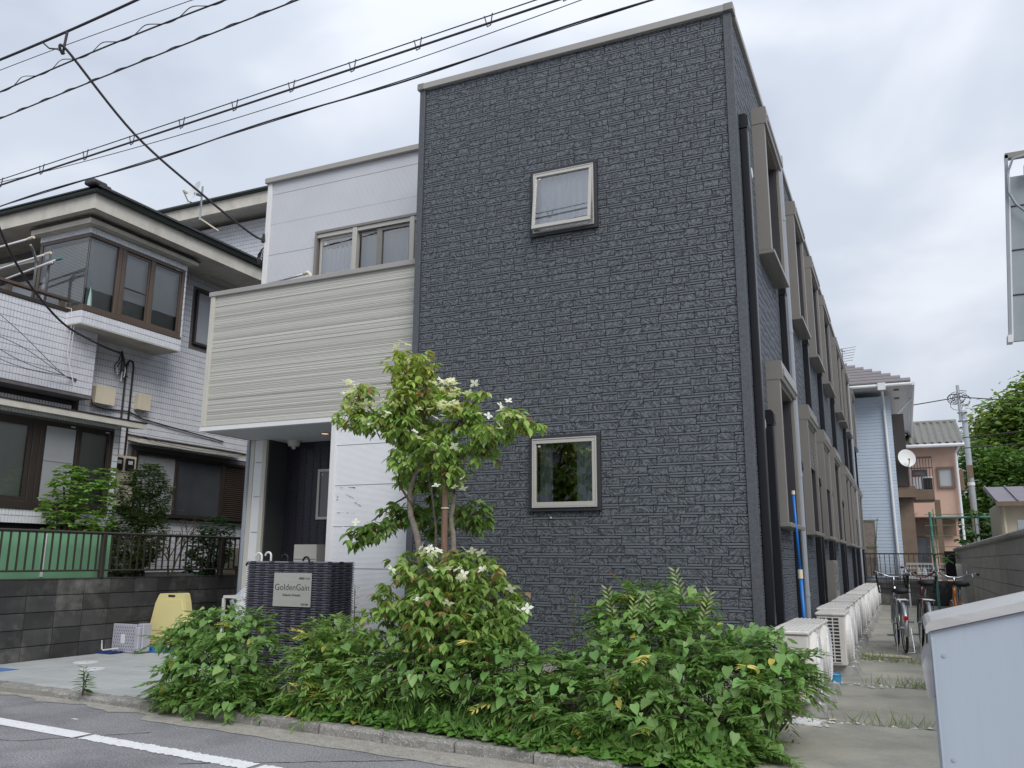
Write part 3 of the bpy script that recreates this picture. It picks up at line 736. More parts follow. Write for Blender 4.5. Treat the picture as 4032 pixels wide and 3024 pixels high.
mb_ = part('mailbox', MB().box(-7.15, -6.79, 8.8, 9.035, .75, 1.475, .006), M['beigetrim'], AB)
for zz in (.93, 1.11, 1.29): part('mailbox_joint', MB().box(-7.14, -6.8, 8.796, 8.8, zz-.003, zz+.003), M['darktrim'], mb_)
g = MB(); g.box(-5.83, X0-.03, YB+.004, YB+.12, .3, 2.834); g.box(-5.83, -5.76, YB+.121, 9.05, .06, 2.84); WP = part('white_wall', g, M['whiterib'], AB)
for zz in (.74, 1.195, 1.65, 2.105, 2.56): part('panel_joint', MB().box(-5.77, X0-.03, YB+.001, YB+.0035, zz-.002, zz+.002), M['greypipe'], WP)
part('corner_trim', MB().box(-5.845, -5.785, YB-.02, YB+.1, .3, 2.833, .003), M['whitetrim'], AB)
part('foundation', MB().box(-5.8, X0, YB+.02, YB+.2, 0, .295), M['block'], AB)
g = MB(); rg = random.Random(4)   # scuffs left where a notice was fixed
for (xa, za, xb, zb) in ((-5.73, 2.08, -5.5, 2.07), (-5.73, 2.06, -5.74, 1.93), (-5.62, 2.0, -5.46, 1.93), (-5.6, 2.08, -5.5, 2.075), (-5.66, 1.80, -5.5, 1.795), (-5.735, 1.8, -5.66, 1.797), (-5.5, 1.91, -5.42, 1.87)):
    for _ in range(7):
        t = rg.random(); g.box(xa+(xb-xa)*t, xa+(xb-xa)*t+rg.uniform(.006, .03), YB-.001, YB+.001, za+(zb-za)*t, za+(zb-za)*t+rg.uniform(.002, .005))
part('scuff_marks', g, M['greypipe'], WP)
# downlight and ceiling lamp
dl = part('downlight', MB().torus((-6.51, 8.485, 2.839), .058, .007, 2, 24, 6), M['bronze'], AB, smooth=True)
part('lamp_face', MB().disc((-6.51, 8.485, 2.8405), .052, 2, -.002, 24), M['lamp'], dl)
cl = part('ceiling_lamp', MB().tube([(-7.3, 8.86, 2.84), (-7.3, 8.86, 2.80), (-7.3, 8.86, 2.795), (-7.3, 8.86, 2.765)], [.085, .085, .078, .072], 24), M['beigetrim'], AB)
part('lamp_base', MB().tube([(-7.3, 8.86, 2.765), (-7.3, 8.86, 2.735), (-7.3, 8.86, 2.725)], [.03, .028, .01], 12), M['beigetrim'], cl)
part('downpipe', MB().tube([(-7.865, YW-.0, .06), (-7.865, YW-.0, 2.835)], .036, 12), M['greypipe'], AB, smooth=True)
lp = thing('laundry_pole', 'white plastic-ended metal laundry pole along the top of the beige balcony', 'laundry pole', (-7.0, 8.1, 4.66))
part('tube', MB().tube([(-7.38, 8.05, 4.76), (-6.62, 8.05, 4.83)], .014, 10), M['steel'], lp, smooth=True)
part('end_bracket', MB().tube([(-6.64, 8.05, 4.828), (-6.57, 8.05, 4.845), (-6.53, 8.05, 4.81), (-6.53, 8.05, 4.65)], .022, 10), M['cream'], lp, smooth=True)
part('end_bracket', MB().tube([(-7.37, 8.05, 4.76), (-7.45, 8.05, 4.75), (-7.5, 8.05, 4.65)], .022, 10), M['cream'], lp, smooth=True)
# ============================================================= SIGN WALL
SG = thing('sign_wall', 'low free-standing wall of black moulded slats carrying the steel name plate', 'sign wall', (-5.55, 6.95, 0))
part('core', MB().box(-6.10, -5.07, 6.82, 7.17, 0, 1.262), M['slat'], SG)
def slat_row(z, par):
    g = MB(); x0, x1 = -6.118, -5.052; off = .12*par
    g.prism([(6.82, z+.003), (6.803, z+.004), (6.801, z+.009), (6.82, z+.0205)], 0, x0+.01, x1-.012)
    g.prism([(x1-.02, z+.003), (x1-.004, z+.004), (x1-.002, z+.009), (x1-.02, z+.0205)], 1, 6.812, 7.18); bars = g; g = MB()
    x = x0+off-.06
    while x < x1:
        a, b = max(x, x0), min(x+.062, x1)
        if b-a > .01: g.box(a, b, 6.794, 6.8029, z+.0005, z+.0215, .0015)
        x += .24
    y = 6.80+off
    while y < 7.15: g.box(x1-.0009, x1+.008, y, y+.062, z+.0005, z+.0215, .0015); y += .24
    return bars, g
zz = .02; k = 0
while zz < 1.25:
    ba_, bl_ = slat_row(zz, k % 2); q_ = part('slat', ba_, M['slatbar'], SG); part('slat_blocks', bl_, M['slat'], q_); zz += .0232; k += 1
pl = part('name_plate', MB().box(-5.735, -5.275, 6.782, 6.7935, .835, 1.158, .002), M['plate'], SG)
def text(s, x, z, size, mat_, par, align='LEFT', y=6.7805, name='lettering', wx=1.0, off=0.0):
    c = bpy.data.curves.new(name, 'FONT'); c.body = s; c.size = size; c.align_x = align; c.extrude = .0006; c.offset = off; c.resolution_u = 3
    o = bpy.data.objects.new(name, c); COL.objects.link(o)
    dg = bpy.context.evaluated_depsgraph_get(); me = bpy.data.meshes.new_from_object(o.evaluated_get(dg)); bpy.data.objects.remove(o); bpy.data.curves.remove(c)
    me.transform(Matrix.Translation((x, y, z))@Matrix.Rotation(R(90), 4, 'X')@Matrix.Diagonal((wx, 1, 1, 1)))
    me.transform(Matrix.Translation(-topof(par).location)); me.materials.clear(); me.materials.append(mat_)
    q = bpy.data.objects.new(name, me); COL.objects.link(q); q.parent = par; return q
text('GoldenGain', -5.505, .992, .088, M['print'], pl, 'CENTER', wx=1.0, off=-.0009)
text('Rokucho Parkside', -5.505, .937, .030, M['print'], pl, 'CENTER')
text('保塚町 10-27', -5.292, 1.098, .0235, M['print'], pl, 'RIGHT')
text('GSH-006', -5.298, .853, .0235, M['print'], pl, 'RIGHT')

# umbrella stand and umbrellas
us = thing('umbrella_stand', 'rust-spotted white framed umbrella stand beside the black slat sign wall', 'umbrella stand', (-7.2, 8.05, .06))
rs = mat('rusty_white_steel', (.62, .61, .57), .5, var=.1, stain=(.22, .09, .04), stain_s=14, stain_th=(.58, .66))
g = MB()
for (xa, ya, xb, yb) in ((-7.46, 7.95, -6.7, 7.95), (-7.46, 8.2, -6.7, 8.2)): g.bar((xa, ya, .845), (xb, yb, .845), .03, .03)
for xa in (-7.46, -6.7): g.bar((xa, 7.95, .845), (xa, 8.2, .845), .03, .028)
part('top_frame', g, rs, us)
for xa in (-7.46, -6.7):
    for ya in (7.95, 8.2): part('leg', MB().bar((xa, ya, .06), (xa, ya, .83), .03, .03), rs, us)
part('tray', MB().box(-7.44, -6.72, 7.97, 8.18, .10, .13, .004), M['greypipe'], us)
def umbrella(label, x, y, top, hm, open_=False, lean=(0, 0), canopy=None):
    t = thing('umbrella', label, 'umbrella', (x, y, .14), 'umbrellas in the rusty stand'); lx, ly = lean
    P = lambda z: (x+lx*(z-.14), y+ly*(z-.14), z)
    part('shaft', MB().tube([P(.14), P(top-.2)], .006, 8), M['steel'], t, smooth=True)
    pts = [P(top-.22), P(top-.06)]
    cx, cy, cz = P(top-.06)
    for a in range(0, 200, 20): pts.append((cx-.045+.045*math.cos(R(a)), cy, cz+.045*math.sin(R(a))))
    part('handle', MB().tube(pts, .0125, 10), hm, t, smooth=True)
    if open_:   # half-loose clear vinyl canopy bulging to one side
        g = MB(); c0 = P(top-.23); c1 = P(.34)
        rim = [(x-.26, y-.02, top-.47), (x-.17, y-.05, top-.64), (x-.10, y-.02, top-.72), (x+.02, y+.02, top-.75), (x+.1, y+.05, top-.62), (x+.07, y+.08, top-.42)]
        vs = [c0]+rim+[(x-.1, y-.12, top-.5), (x-.05, y-.10, top-.62)]
        g.add(vs, [(0, 1, 7), (0, 7, 6), (7, 1, 2), (7, 2, 3, 8), (8, 3, 4), (8, 4, 5), (7, 8, 5, 6)]); part('canopy', g, M['clear'], t)
        g = MB()
        for p in rim[:5]: g.tube([c0, p], .0025, 5)
        part('rib', g, M['steel'], t)
    else:
        part('canopy', MB().tube([P(.20), P(.3), P(.6), P(top-.3), P(top-.22)], [.012, .03, .034, .022, .012], 9), canopy or M['clear'], t, smooth=True)
    return t
umbrella('clear vinyl umbrella with a black hook handle bulging over the rusty stand', -7.13, 7.99, 1.27, M['rubber'], True, (.03, 0))
umbrella('closed clear umbrella with a white hook handle in front of the other white one', -6.985, 8.02, 1.375, M['umbwhite'])
umbrella('closed clear umbrella with a white hook handle, behind the other white handle', -6.93, 8.12, 1.385, M['umbwhite'])
umbrella('left black hook-handled umbrella showing over the sign wall', -6.66, 8.1, 1.36, M['rubber'], canopy=M['blackcloth'])
umbrella('black hook-handled umbrella just left of the beige mailbox', -6.36, 8.12, 1.33, M['rubber'], canopy=M['blackcloth'])

# yellow sign board (A-shaped plastic stand), step stool, cloths, drain covers
ys_ = thing('yellow_sign_stand', 'yellow plastic sign stand leaning shape with a slot handle against the block wall', 'sign stand', (-9.15, 8.8, .06))
KS = .951
def ky(L_): return [(x*KS, max(1.3+(z-1.3)*KS, .075)) for x, z in L_]
def ypoly(t): return ky([(-10.07+t, .02), (-9.92+t*.9, .66), (-9.865+t, .765), (-9.84, .79), (-9.40, .805), (-9.375-t, .79), (-9.34-t*.9, .69), (-9.17-t, .02)])
part('front_panel', MB().prism(ypoly(0), 1, 8.75, 8.85), M['yellow'], ys_)
part('face', MB().prism(ky([(-9.95, .28), (-9.83, .70), (-9.42, .715), (-9.29, .28)]), 1, 8.742, 8.7495), M['yellow'], ys_)
g = MB()
for i in range(4): g.box(-9.55+i*.005, -8.76, 8.738, 8.7495, .15+i*.03, .158+i*.03)
part('rib', g, M['yellow'], ys_)
part('handle_slot', MB().box(-9.20, -9.08, 8.744, 8.7498, .775, .80), M['rubber'], ys_)
part('base', MB().box(-9.62, -8.70, 8.66, 8.95, .06, .115, .02), M['blue'], ys_)
tag_ = MB()
pts = [(-9.5+a*.14, 8.58+.05*math.sin(a*2.1), .078+.012*math.sin(a*5)) for a in range(0, 7)]
part('hose', MB().tube(pts, .018, 8), M['blue'], smooth=True, label='blue hose curled on the paving before the yellow sign stand', cat='hose')
st = thing('step_stool', 'folded grey perforated plastic step stool standing on edge by the block wall', 'step stool', (-9.5, 8.4, .06))
g = MB(); g.box(-9.735, -9.31, 8.35, 8.37, .065, .43, .02); part('top_panel', g, M['greyplastic'], st)
hole = MB()
for i in range(9):
    for j in range(8):
        if 3 <= i <= 4 and 2 <= j <= 4: continue
        x = -9.70+i*.043+(.02 if j % 2 else 0); z = .095+j*.04
        hole.box(x, x+.008, 8.3475, 8.3499, z, z+.02)
part('dimples', hole, M['acdark'], st, kind='stuff')
part('carry_slot', MB().box(-9.57, -9.50, 8.345, 8.3499, .18, .30, .004), M['white'], st)
g = MB(); g.box(-9.30, -9.19, 8.36, 8.5, .08, .44, .01); g.box(-9.72, -9.31, 8.375, 8.42, .40, .425); part('folding_leg', g, M['greyplastic'], st)
part('folding_leg', MB().box(-9.28, -9.2, 8.30, 8.355, .1, .40, .01), M['greyplastic'], st)
g = MB(); vs = []; n = 10
for i in range(n):
    for j in range(n):
        vs.append((-9.98+i*.055, 8.14+j*.025, .062+.035*abs(math.sin(i*1.3+j*.8)*math.sin(j*.9))))
g.add(vs, [(i*n+j, (i+1)*n+j, (i+1)*n+j+1, i*n+j+1) for i in range(n-1) for j in range(n-1)])
part('cloth', g, M['navy'], smooth=True, label='crumpled navy cloth on the paving left of the step stool', cat='cloth')
g = MB()
for i in range(14): 
    a = random.uniform(1.6, 3.0); g.tube([(-9.78, 8.25, .1), (-9.78+.12*math.cos(a), 8.24, .1+.12*math.sin(a))], .005, 5)
g.tube([(-9.78, 8.26, .09), (-9.55, 8.3, .12)], .012, 6)
part('hand_brush', g, M['white'], smooth=False, label='white bristled hand brush lying on the navy cloth', cat='brush')
for i, (x, y, r_, lb) in enumerate(((-9.05, 7.42, .14, 'pale round drain cover in the grey paving, the farther from the road'), (-8.45, 7.03, .13, 'pale round drain cover in the grey paving, the nearer to the road'), (-.80, 7.14, .115, 'pale round drain cover at the near end of the side path'))):
    zt = .063 if x < -5 else .097
    t = part('drain_cover', MB().disc((x, y, zt-.03), r_, 2, .033, 28), M['white'], label=lb, cat='drain cover', group='round drain covers')
    part('finger_hole', MB().disc((x+.03, y, zt+.0035), .012, 2, .0015, 8), M['acdark'], t)
part('paint_mark', MB().box(-9.75, -9.12, 6.40, 6.62, .0615, .0645), mat('faded_blue_paint', (.10, .20, .42), .7, var=.2, vs=15), label='faded blue paint mark on the paving at the left edge', cat='paint mark')

# ============================================================= LEFT BLOCK WALL AND RAILING
BW = thing('block_wall', 'soot-darkened concrete block retaining wall below the brown railing', 'wall', (-9.9, 8.5, 0))
part('core', MB().box(-10.0, -9.815, 3.5, 14, 0, 1.005), M['blockdark'], BW)
nb = 0
for r_ in range(5):
    z0 = .025+r_*.2; y = 3.5
    while y < 12.6:
        if y > 5.2:
            part('block', MB().box(-9.816, -9.80+random.uniform(-.003, .003), y+.004, y+.394, z0+.004, z0+.194, .004), M['blockdark'], BW); nb += 1
        y += .4
part('cap', MB().box(-9.97, -9.795, 3.5, 14, 1.022, 1.03), M['blockdark'], BW)
RL = thing('railing', 'dark brown aluminium railing with thin balusters on top of the sooty block wall', 'railing', (-9.8, 8.5, 1.03))
part('top_rail', MB().box(-9.83, -9.775, 3.5, 14, 1.60, 1.635, .012), M['brown'], RL)
part('bottom_rail', MB().box(-9.82, -9.785, 3.5, 14, 1.115, 1.14, .006), M['brown'], RL)
y = 5.0
while y < 13.9:
    part('baluster', MB().box(-9.809, -9.791, y-.009, y+.009, 1.14, 1.60), M['brown'], RL); y += .112
for y in (6.0, 8.12, 10.3, 12.4): part('post', MB().box(-9.832, -9.77, y-.03, y+.03, 1.03, 1.60, .004), M['brown'], RL)

# ============================================================= TILED HOUSE
TH = thing('tiled_house', 'two-storey house faced in pale blue-grey glazed tiles with brown window frames and an eaves band', 'house', (-12.5, 10, .95))
XM, XP, XBAY, XL = -11.6, -11.3, -11.0, -11.0
tiles = []   # (plane, cx, cy, cz)
def tiles_x(X, y0, y1, z0, z1, holes=()):
    nz = int((z1-z0)/.1+.02); ny = int((y1-y0)/.05+.02)
    for i in range(nz):
        for j in range(ny):
            yc, zc = y0+j*.05+.025, z1-i*.1-.05
            if any(h[0]-.02 < yc < h[1]+.02 and h[2]-.04 < zc < h[3]+.04 for h in holes): continue
            tiles.append(('X', X, yc, zc))
def tiles_y(Y, x0, x1, z0, z1, holes=()):
    nz = int((z1-z0)/.1+.02); nx = int((x1-x0)/.05+.02)
    for i in range(nz):
        for j in range(nx):
            xc, zc = x1-j*.05-.025, z1-i*.1-.05
            if any(h[0]-.02 < xc < h[1]+.02 and h[2]-.04 < zc < h[3]+.04 for h in holes): continue
            tiles.append(('Y', xc, Y, zc))
g = MB()
g.box(-18, XM-.006, 8.9, 14, .9, 6.5)                     # main body
W1 = part('main_wall', g, M['grout'], TH)
g = MB(); g.box(-18, XP-.006, 4.6, 8.86, 3.70, 4.95); W2 = part('balcony_parapet', g, M['grout'], TH)
g = MB(); g.box(-18, XL-.006, 4.6, 9.21, 1.75, 1.96); g.box(-18, XL-.006, 4.6, 9.21, 3.205, 3.30); g.box(-18, XL-.006, 9.075, 9.21, 1.961, 3.204); g.box(-18, XL-.3, 4.6, 9.074, 1.961, 3.204); W3 = part('lower_wall', g, M['grout'], TH)
g = MB(); g.box(-18, XL-.12, 4.6, 9.19, .95, 1.74); g.box(-18, XP-.35, 4.6, 8.8, 3.31, 3.69); part('recess_wall', g, M['room'], TH)
low_holes = [(6.3, 9.07, 2.0, 3.20)]
tiles_x(XL, 5.6, 9.21, 1.75, 3.35, [(4, 9.10, 1.98, 3.22)])
tiles_x(XP, 5.6, 8.86, 3.70, 4.95)
tiles_x(XM, 8.88, 13.4, 1.05, 6.45, [(9.9, 12.9, 1.98, 3.07), (11.0, 11.9, 5.12, 6.22)])
tiles_x(-11.65, 7.4, 8.8, 3.32, 3.62)
# bay window block
BYW = part('bay_base', MB().box(-12.15, XBAY-.006, 8.296, 10.23, 4.76, 4.95), M['grout'], TH); part('bay_head', MB().box(-12.15, XBAY-.006, 8.296, 10.23, 6.19, 6.30), M['grout'], TH)
g = MB(); g.box(-12.15, XBAY+.001, 8.285, 10.24, 4.745, 4.759); part('bay_underside', g, M['plaster'], TH)
tiles_x(XBAY, 8.29, 10.24, 4.76, 4.96); tiles_y(8.29, -12.15, XBAY, 4.76, 4.96)
tiles_x(XBAY, 8.29, 10.24, 6.20, 6.30); tiles_y(8.29, -12.15, XBAY, 6.20, 6.30)
tiles_x(XBAY, 10.19, 10.25, 4.96, 6.2)
part('bay_pier', MB().box(XBAY-.5, XBAY-.006, 10.20, 10.24, 4.951, 6.189), M['grout'], TH)
part('bay_room', MB().box(-12.1, XBAY-.16, 8.45, 10.1, 4.951, 6.189), M['room'], TH)
# emit tiles: nearest 300 as parts, the rest joined
def tile_geo(t):
    p, x, y, z = t; hw, hh, d, b = .0225, .0475, .007, .002
    if p == 'X':
        o = [(x-.004, y-hw, z-hh), (x-.004, y+hw, z-hh), (x-.004, y+hw, z+hh), (x-.004, y-hw, z+hh)]
        i_ = [(x+d-.004, y-hw+b, z-hh+b), (x+d-.004, y+hw-b, z-hh+b), (x+d-.004, y+hw-b, z+hh-b), (x+d-.004, y-hw+b, z+hh-b)]
    else:
        o = [(x-hw, y+.004, z-hh), (x+hw, y+.004, z-hh), (x+hw, y+.004, z+hh), (x-hw, y+.004, z+hh)]
        i_ = [(x-hw+b, y-d+.004, z-hh+b), (x+hw-b, y-d+.004, z-hh+b), (x+hw-b, y-d+.004, z+hh-b), (x-hw+b, y-d+.004, z+hh-b)]
    return o+i_
TF = [(4, 5, 6, 7), (0, 1, 5, 4), (1, 2, 6, 5), (2, 3, 7, 6), (3, 0, 4, 7)]
# inside the frame only
def inview(p):
    d = cam.matrix_world.inverted()@Vector(p); return d.z < 0 and abs(d.x/-d.z) < .63 and abs(d.y/-d.z) < .475
xt = [t for t in tiles if inview(t[1:])]
xt.sort(key=lambda t: (Vector(t[1:])-camp).length)
one = [t for t in xt if t[0] == 'X'][:300]; oset = set(one)
me = bpy.data.meshes.new('tile'); me.from_pydata([(a[0], a[1], a[2]) for a in tile_geo(('X', 0, 0, 0))], [], TF); me.materials.append(M['tile'])
for t in one:
    par = W3 if t[3] < 3.4 else W2
    shared('tile', me, par, t[1:])
V = []; F = []
for t in tiles:
    if t in oset: continue
    n = len(V); V += tile_geo(t); F += [tuple(n+i for i in q) for q in TF]
npmesh('tiles', V, F, M['tile'], TH, kind='stuff')
# eaves: fascia, soffit, gutter, roof
ez0, ez1 = 6.42, 6.66
g = MB()
g.box(-18, -10.60, 8.0, 8.10, ez0, ez1); g.box(-10.70, -10.60, 8.101, 14, ez0, ez1); part('fascia', g, M['plaster'], TH)
part('soffit', MB().box(-18, -10.701, 8.101, 14, 6.44, 6.50), M['plaster'], TH)
g = MB(); g.tube([(-18, 7.95, 6.675), (-10.53, 7.95, 6.68)], .036, 8); g.tube([(-10.54, 7.93, 6.68), (-10.54, 14, 6.69)], .038, 8); g.box(-10.62, -10.5, 7.9, 14, 6.70, 6.715); g.box(-18, -10.5, 7.9, 8.0, 6.70, 6.715)
part('gutter', g, M['gutterdark'], TH)
RF = part('roof', MB().add([(-18, 7.9, 6.72), (-10.5, 7.9, 6.72), (-10.5, 14, 6.72), (-18, 14, 6.72), (-13.6, 11, 8.1), (-18, 11, 8.1), (-13.6, 14, 8.1)], [(0, 1, 4, 5), (1, 2, 6, 4), (0, 3, 2, 1)]), M['roofdark'], TH)
for k in range(9):    # courses of slate on the side slope and their stepped hip
    f0 = k/9.; x = -10.5-3.1*f0; z = 6.72+1.38*f0; yy = 7.9+3.1*f0
    for j in range(14):
        ya = yy+.05+j*.42
        if ya+.4 < 14: part('roof_tile', MB().add([(x+.03, ya, z+.0), (x+.03, ya+.4, z), (x-.36, ya+.4, z+.185), (x-.36, ya, z+.185), (x+.03, ya, z+.035), (x+.03, ya+.4, z+.035), (x-.36, ya+.4, z+.19), (x-.36, ya, z+.19)], [(0, 1, 5, 4), (4, 5, 6, 7), (0, 4, 7, 3), (1, 2, 6, 5)]), M['roofdark'], RF)
    part('hip_tile', MB().box(x-.2, x+.02, yy-.05, yy+.2, z+.02, z+.1, .02), M['roofdark'], RF)
# bay awning and window
g = MB(); g.prism([(XBAY+.15, 6.29), (XBAY+.15, 6.37), (-12.2, 6.37), (-12.2, 6.29)], 1, 8.15, 8.28); g.box(XBAY-.0, XBAY+.15, 8.281, 10.34, 6.305, 6.37); part('bay_canopy', g, M['plaster'], TH)
g = MB(); g.box(-12.21, XBAY+.17, 8.13, 8.3, 6.371, 6.39); g.box(XBAY-.02, XBAY+.17, 8.301, 10.36, 6.371, 6.39); part('canopy_flashing', g, M['brown'], TH)
g = MB()
zb, zt = 4.96, 6.19
g.box(XBAY-.06, XBAY+.012, 8.285, 10.2, zb, zb+.09, .004); g.box(XBAY-.06, XBAY+.012, 8.285, 10.2, zt-.05, zt, .004)
g.box(-12.13, XBAY-.061, 8.285, 8.35, zb, zb+.09, .004); g.box(-12.13, XBAY-.061, 8.285, 8.35, zt-.05, zt, .004)
g.box(XBAY-.012, XBAY-.004, 8.284, 8.292, zb+.091, zt-.051); g.box(-12.13, -12.07, 8.29, 8.35, zb+.09, zt-.05)
for ya, yb in ((8.83, 8.90), (8.91, 8.97), (9.48, 9.55), (10.14, 10.2)): g.box(XBAY-.05, XBAY+.01, ya, yb, zb+.091, zt-.051, .003)
BFM = part('bay_window', g, M['brownlight'], TH)
g = MB(); ring_x = lambda g, y0, y1, z0, z1, w, x0, x1: (g.box(x0, x1, y0, y1, z1-w, z1), g.box(x0, x1, y0, y1, z0, z0+w), g.box(x0, x1, y0, y0+w, z0+w, z1-w), g.box(x0, x1, y1-w, y1, z0+w, z1-w))
ring_x(g, 8.975, 9.475, zb+.095, zt-.06, .03, XBAY-.045, XBAY-.01); part('sash', g, M['brownlight'], BFM)
g = MB(); ring_x(g, 9.555, 10.135, zb+.095, zt-.06, .025, XBAY-.045, XBAY-.01); part('sash', g, M['brownlight'], BFM)
part('sash_bar', MB().box(XBAY-.03, XBAY-.012, 9.0, 9.45, 5.52, 5.54), M['brown'], BFM)
def sheetx(x, y0, y1, z0, z1): return MB().quad((x, y0, z0), (x, y1, z0), (x, y1, z1), (x, y0, z1))
M['glassblind'] = glassmat('bay_glass', (.97, .98, .98), refl=.07)
part('pane', sheetx(XBAY-.02, 8.30, 8.83, zb+.09, zt-.05), M['glassblind'], BFM)
part('pane', sheetx(XBAY-.021, 9.0, 9.48, zb+.09, zt-.05), M['glassblind'], BFM)
part('pane', sheetx(XBAY-.022, 9.57, 10.14, zb+.09, zt-.05), M['glassblind'], BFM)
part('pane', sheet(-12.07, XBAY-.02, 8.30, zb+.09, zt-.05), M['glassblind'], BFM)
g = MB(); z = zb+.1
while z < zt-.05:
    g.add([(XBAY-.108, 8.40, z), (XBAY-.108, 10.15, z), (XBAY-.10, 10.15, z-.0215), (XBAY-.10, 8.40, z-.0215)], [(0, 1, 2, 3)])
    g.add([(-12.0, 8.408, z), (XBAY-.13, 8.408, z), (XBAY-.13, 8.40, z-.0215), (-12.0, 8.40, z-.0215)], [(0, 1, 2, 3)])
    z += .024
part('blind_slats', g, M['blind'], BFM, kind='stuff')
part('blind_bounce_sheet', sheetx(XBAY-.125, 8.42, 10.15, zb+.09, zt-.05), M['blind'], BFM)  # cream sheet added behind the slats to bounce light and brighten the blind
part('hanging_cloth', MB().tube([(XBAY-.05, 8.42, 5.06), (XBAY-.05, 8.42, 5.3), (XBAY-.05, 8.38, 5.62)], [.05, .035, .012], 8), mat('pale_teal_cloth', (.40, .55, .52), .7), BFM)
part('sticker', MB().box(XBAY-.0, XBAY+.013, 9.98, 10.06, 6.15, 6.158), M['white'], BFM)
# balcony rail, laundry bars and window behind
g = MB(); g.box(-18, XP+.02, 4.6, 8.27, 4.951, 5.01, .004); part('parapet_cap', g, M['brown'], TH)
g = MB(); g.box(XP-.08, XP+.01, 4.6, 8.29, 5.125, 5.17, .006); part('hand_rail', g, M['brownlight'], TH)
for y in (7.35, 8.2): part('rail_post', MB().box(XP-.06, XP-.01, y-.04, y+.04, 5.011, 5.124), M['brownlight'], TH)
g = MB()
for (y, z) in ((8.0, 5.0), (8.1, 5.0)): g.tube([(-11.75, y, z), (-11.75, y, 5.65), (-11.72, y-.04, 5.75), (-11.62, y-.16, 5.83), (-11.5, y-.30, 5.86)] if y < 8.05 else [(-11.6, y, z), (-11.6, y, 5.55), (-11.57, y-.03, 5.62), (-11.5, y-.08, 5.66), (-11.35, y-.12, 5.65)], .02, 8)
part('laundry_bracket', g, M['steel'], TH, smooth=True)
for (a, b, nm) in (((-13.6, 7.5, 5.75), (-11.45, 7.62, 5.92), 1), ((-13.6, 7.9, 5.60), (-11.5, 7.95, 5.80), 2), ((-13.6, 8.0, 5.40), (-11.3, 8.0, 5.70), 3)):
    t = thing('laundry_pole', ['', 'upper white laundry pole on the tiled balcony', 'middle white laundry pole on the tiled balcony', 'lowest white laundry pole on the tiled balcony'][nm], 'laundry pole', a)
    part('tube', MB().tube([a, b], .016, 8), M['white'], t, smooth=True); e2 = Vector(b); part('end_cap', MB().tube([e2, e2+Vector((.12, 0, .01))], .022, 8), M['teal'] if nm == 3 else M['cream'], t)
g = MB(); ring(g, -14.5, -12.25, 4.96, 5.95, .05, 8.82, 8.9); wn = part('balcony_window', g, M['brown'], TH)
part('pane', MB().box(-14.45, -12.3, 8.85, 8.86, 5.0, 5.9), M['frost'], wn); part('mullion', MB().box(-13.0, -12.93, 8.83, 8.88, 5.0, 5.9), M['brown'], wn)
part('canopy', MB().box(-15, -12.2, 8.5, 8.89, 6.02, 6.10), M['plaster'], TH)
g = MB(); g.tube([(-11.32, 8.25, 5.02), (-11.22, 8.28, 5.0), (-11.2, 8.3, 4.8), (-11.22, 8.3, 4.3), (-11.12, 8.42, 3.75)], .006, 6); g.tube([(-11.32, 8.27, 5.02), (-11.2, 8.31, 4.98), (-11.18, 8.33, 4.7), (-11.2, 8.34, 4.2)], .005, 6)
part('loose_cord', g, M['white'], TH)
# ground-floor window group
zb, zt = 2.0, 3.21
g = MB(); g.box(XL-.03, XL+.015, 5.4, 9.08, zt-.05, zt, .004); g.box(XL-.03, XL+.02, 5.4, 9.1, zb-.06, zb+.05, .004)
for ya, yb in ((5.4, 5.45), (7.76, 7.86), (7.87, 7.93), (8.46, 8.50), (9.02, 9.08)): g.box(XL-.03, XL+.012, ya, yb, zb+.051, zt-.051, .003)
LWF = part('window', g, M['brown'], TH)
g = MB(); ring_x(g, 6.4, 7.75, zb+.05, zt-.05, .06, XL-.02, XL+.004); ring_x(g, 7.935, 8.455, zb+.05, zt-.05, .02, XL-.02, XL+.004); ring_x(g, 8.505, 9.02, zb+.05, zt-.05, .03, XL-.02, XL+.004); part('sash', g, M['brown'], LWF)
for (ya, yb, m_) in ((5.45, 7.69, 'glassblind'), (7.955, 8.435, 'frost'), (8.535, 8.99, 'glassblind')):
    part('pane', sheetx(XL-.005, ya, yb, zb+.07, zt-.07), M[m_], LWF)
part('blind_bounce_sheet', sheetx(XL-.052, 5.4, 9.05, zb+.05, zt-.05), M['blind'], LWF)  # added sheet that brightens the ground-floor blinds by bounced light
part('sash_bar', MB().box(XL-.004, XL+.002, 7.96, 8.435, 2.64, 2.66), M['frost'], LWF)
part('backing', MB().box(XL-.12, XL-.08, 5.4, 9.05, zb, zt), M['room'], LWF)
g = MB(); z = zb+.08
while z < zt-.06:
    for (ya, yb) in ((5.45, 7.69), (8.54, 8.98)): g.add([(XL-.042, ya, z), (XL-.042, yb, z), (XL-.035, yb, z-.020), (XL-.035, ya, z-.020)], [(0, 1, 2, 3)])
    z += .0225
part('blind_slats', g, M['blind'], LWF, kind='stuff')
for y in (8.33, 8.93): part('sticker', MB().box(XL+.012, XL+.016, y, y+.07, 3.165, 3.18), M['white'], LWF)
g = MB(); g.prism([(XL-.02, 3.30), (XL+.30, 3.27), (XL+.30, 3.355), (XL-.02, 3.40)], 1, 4.6, 9.42); part('canopy', g, M['plaster'], TH)
g = MB(); g.prism([(XL-.02, 3.401), (XL+.31, 3.356), (XL+.31, 3.375), (XL-.02, 3.42)], 1, 4.6, 9.44); part('canopy_flashing', g, M['brown'], TH)
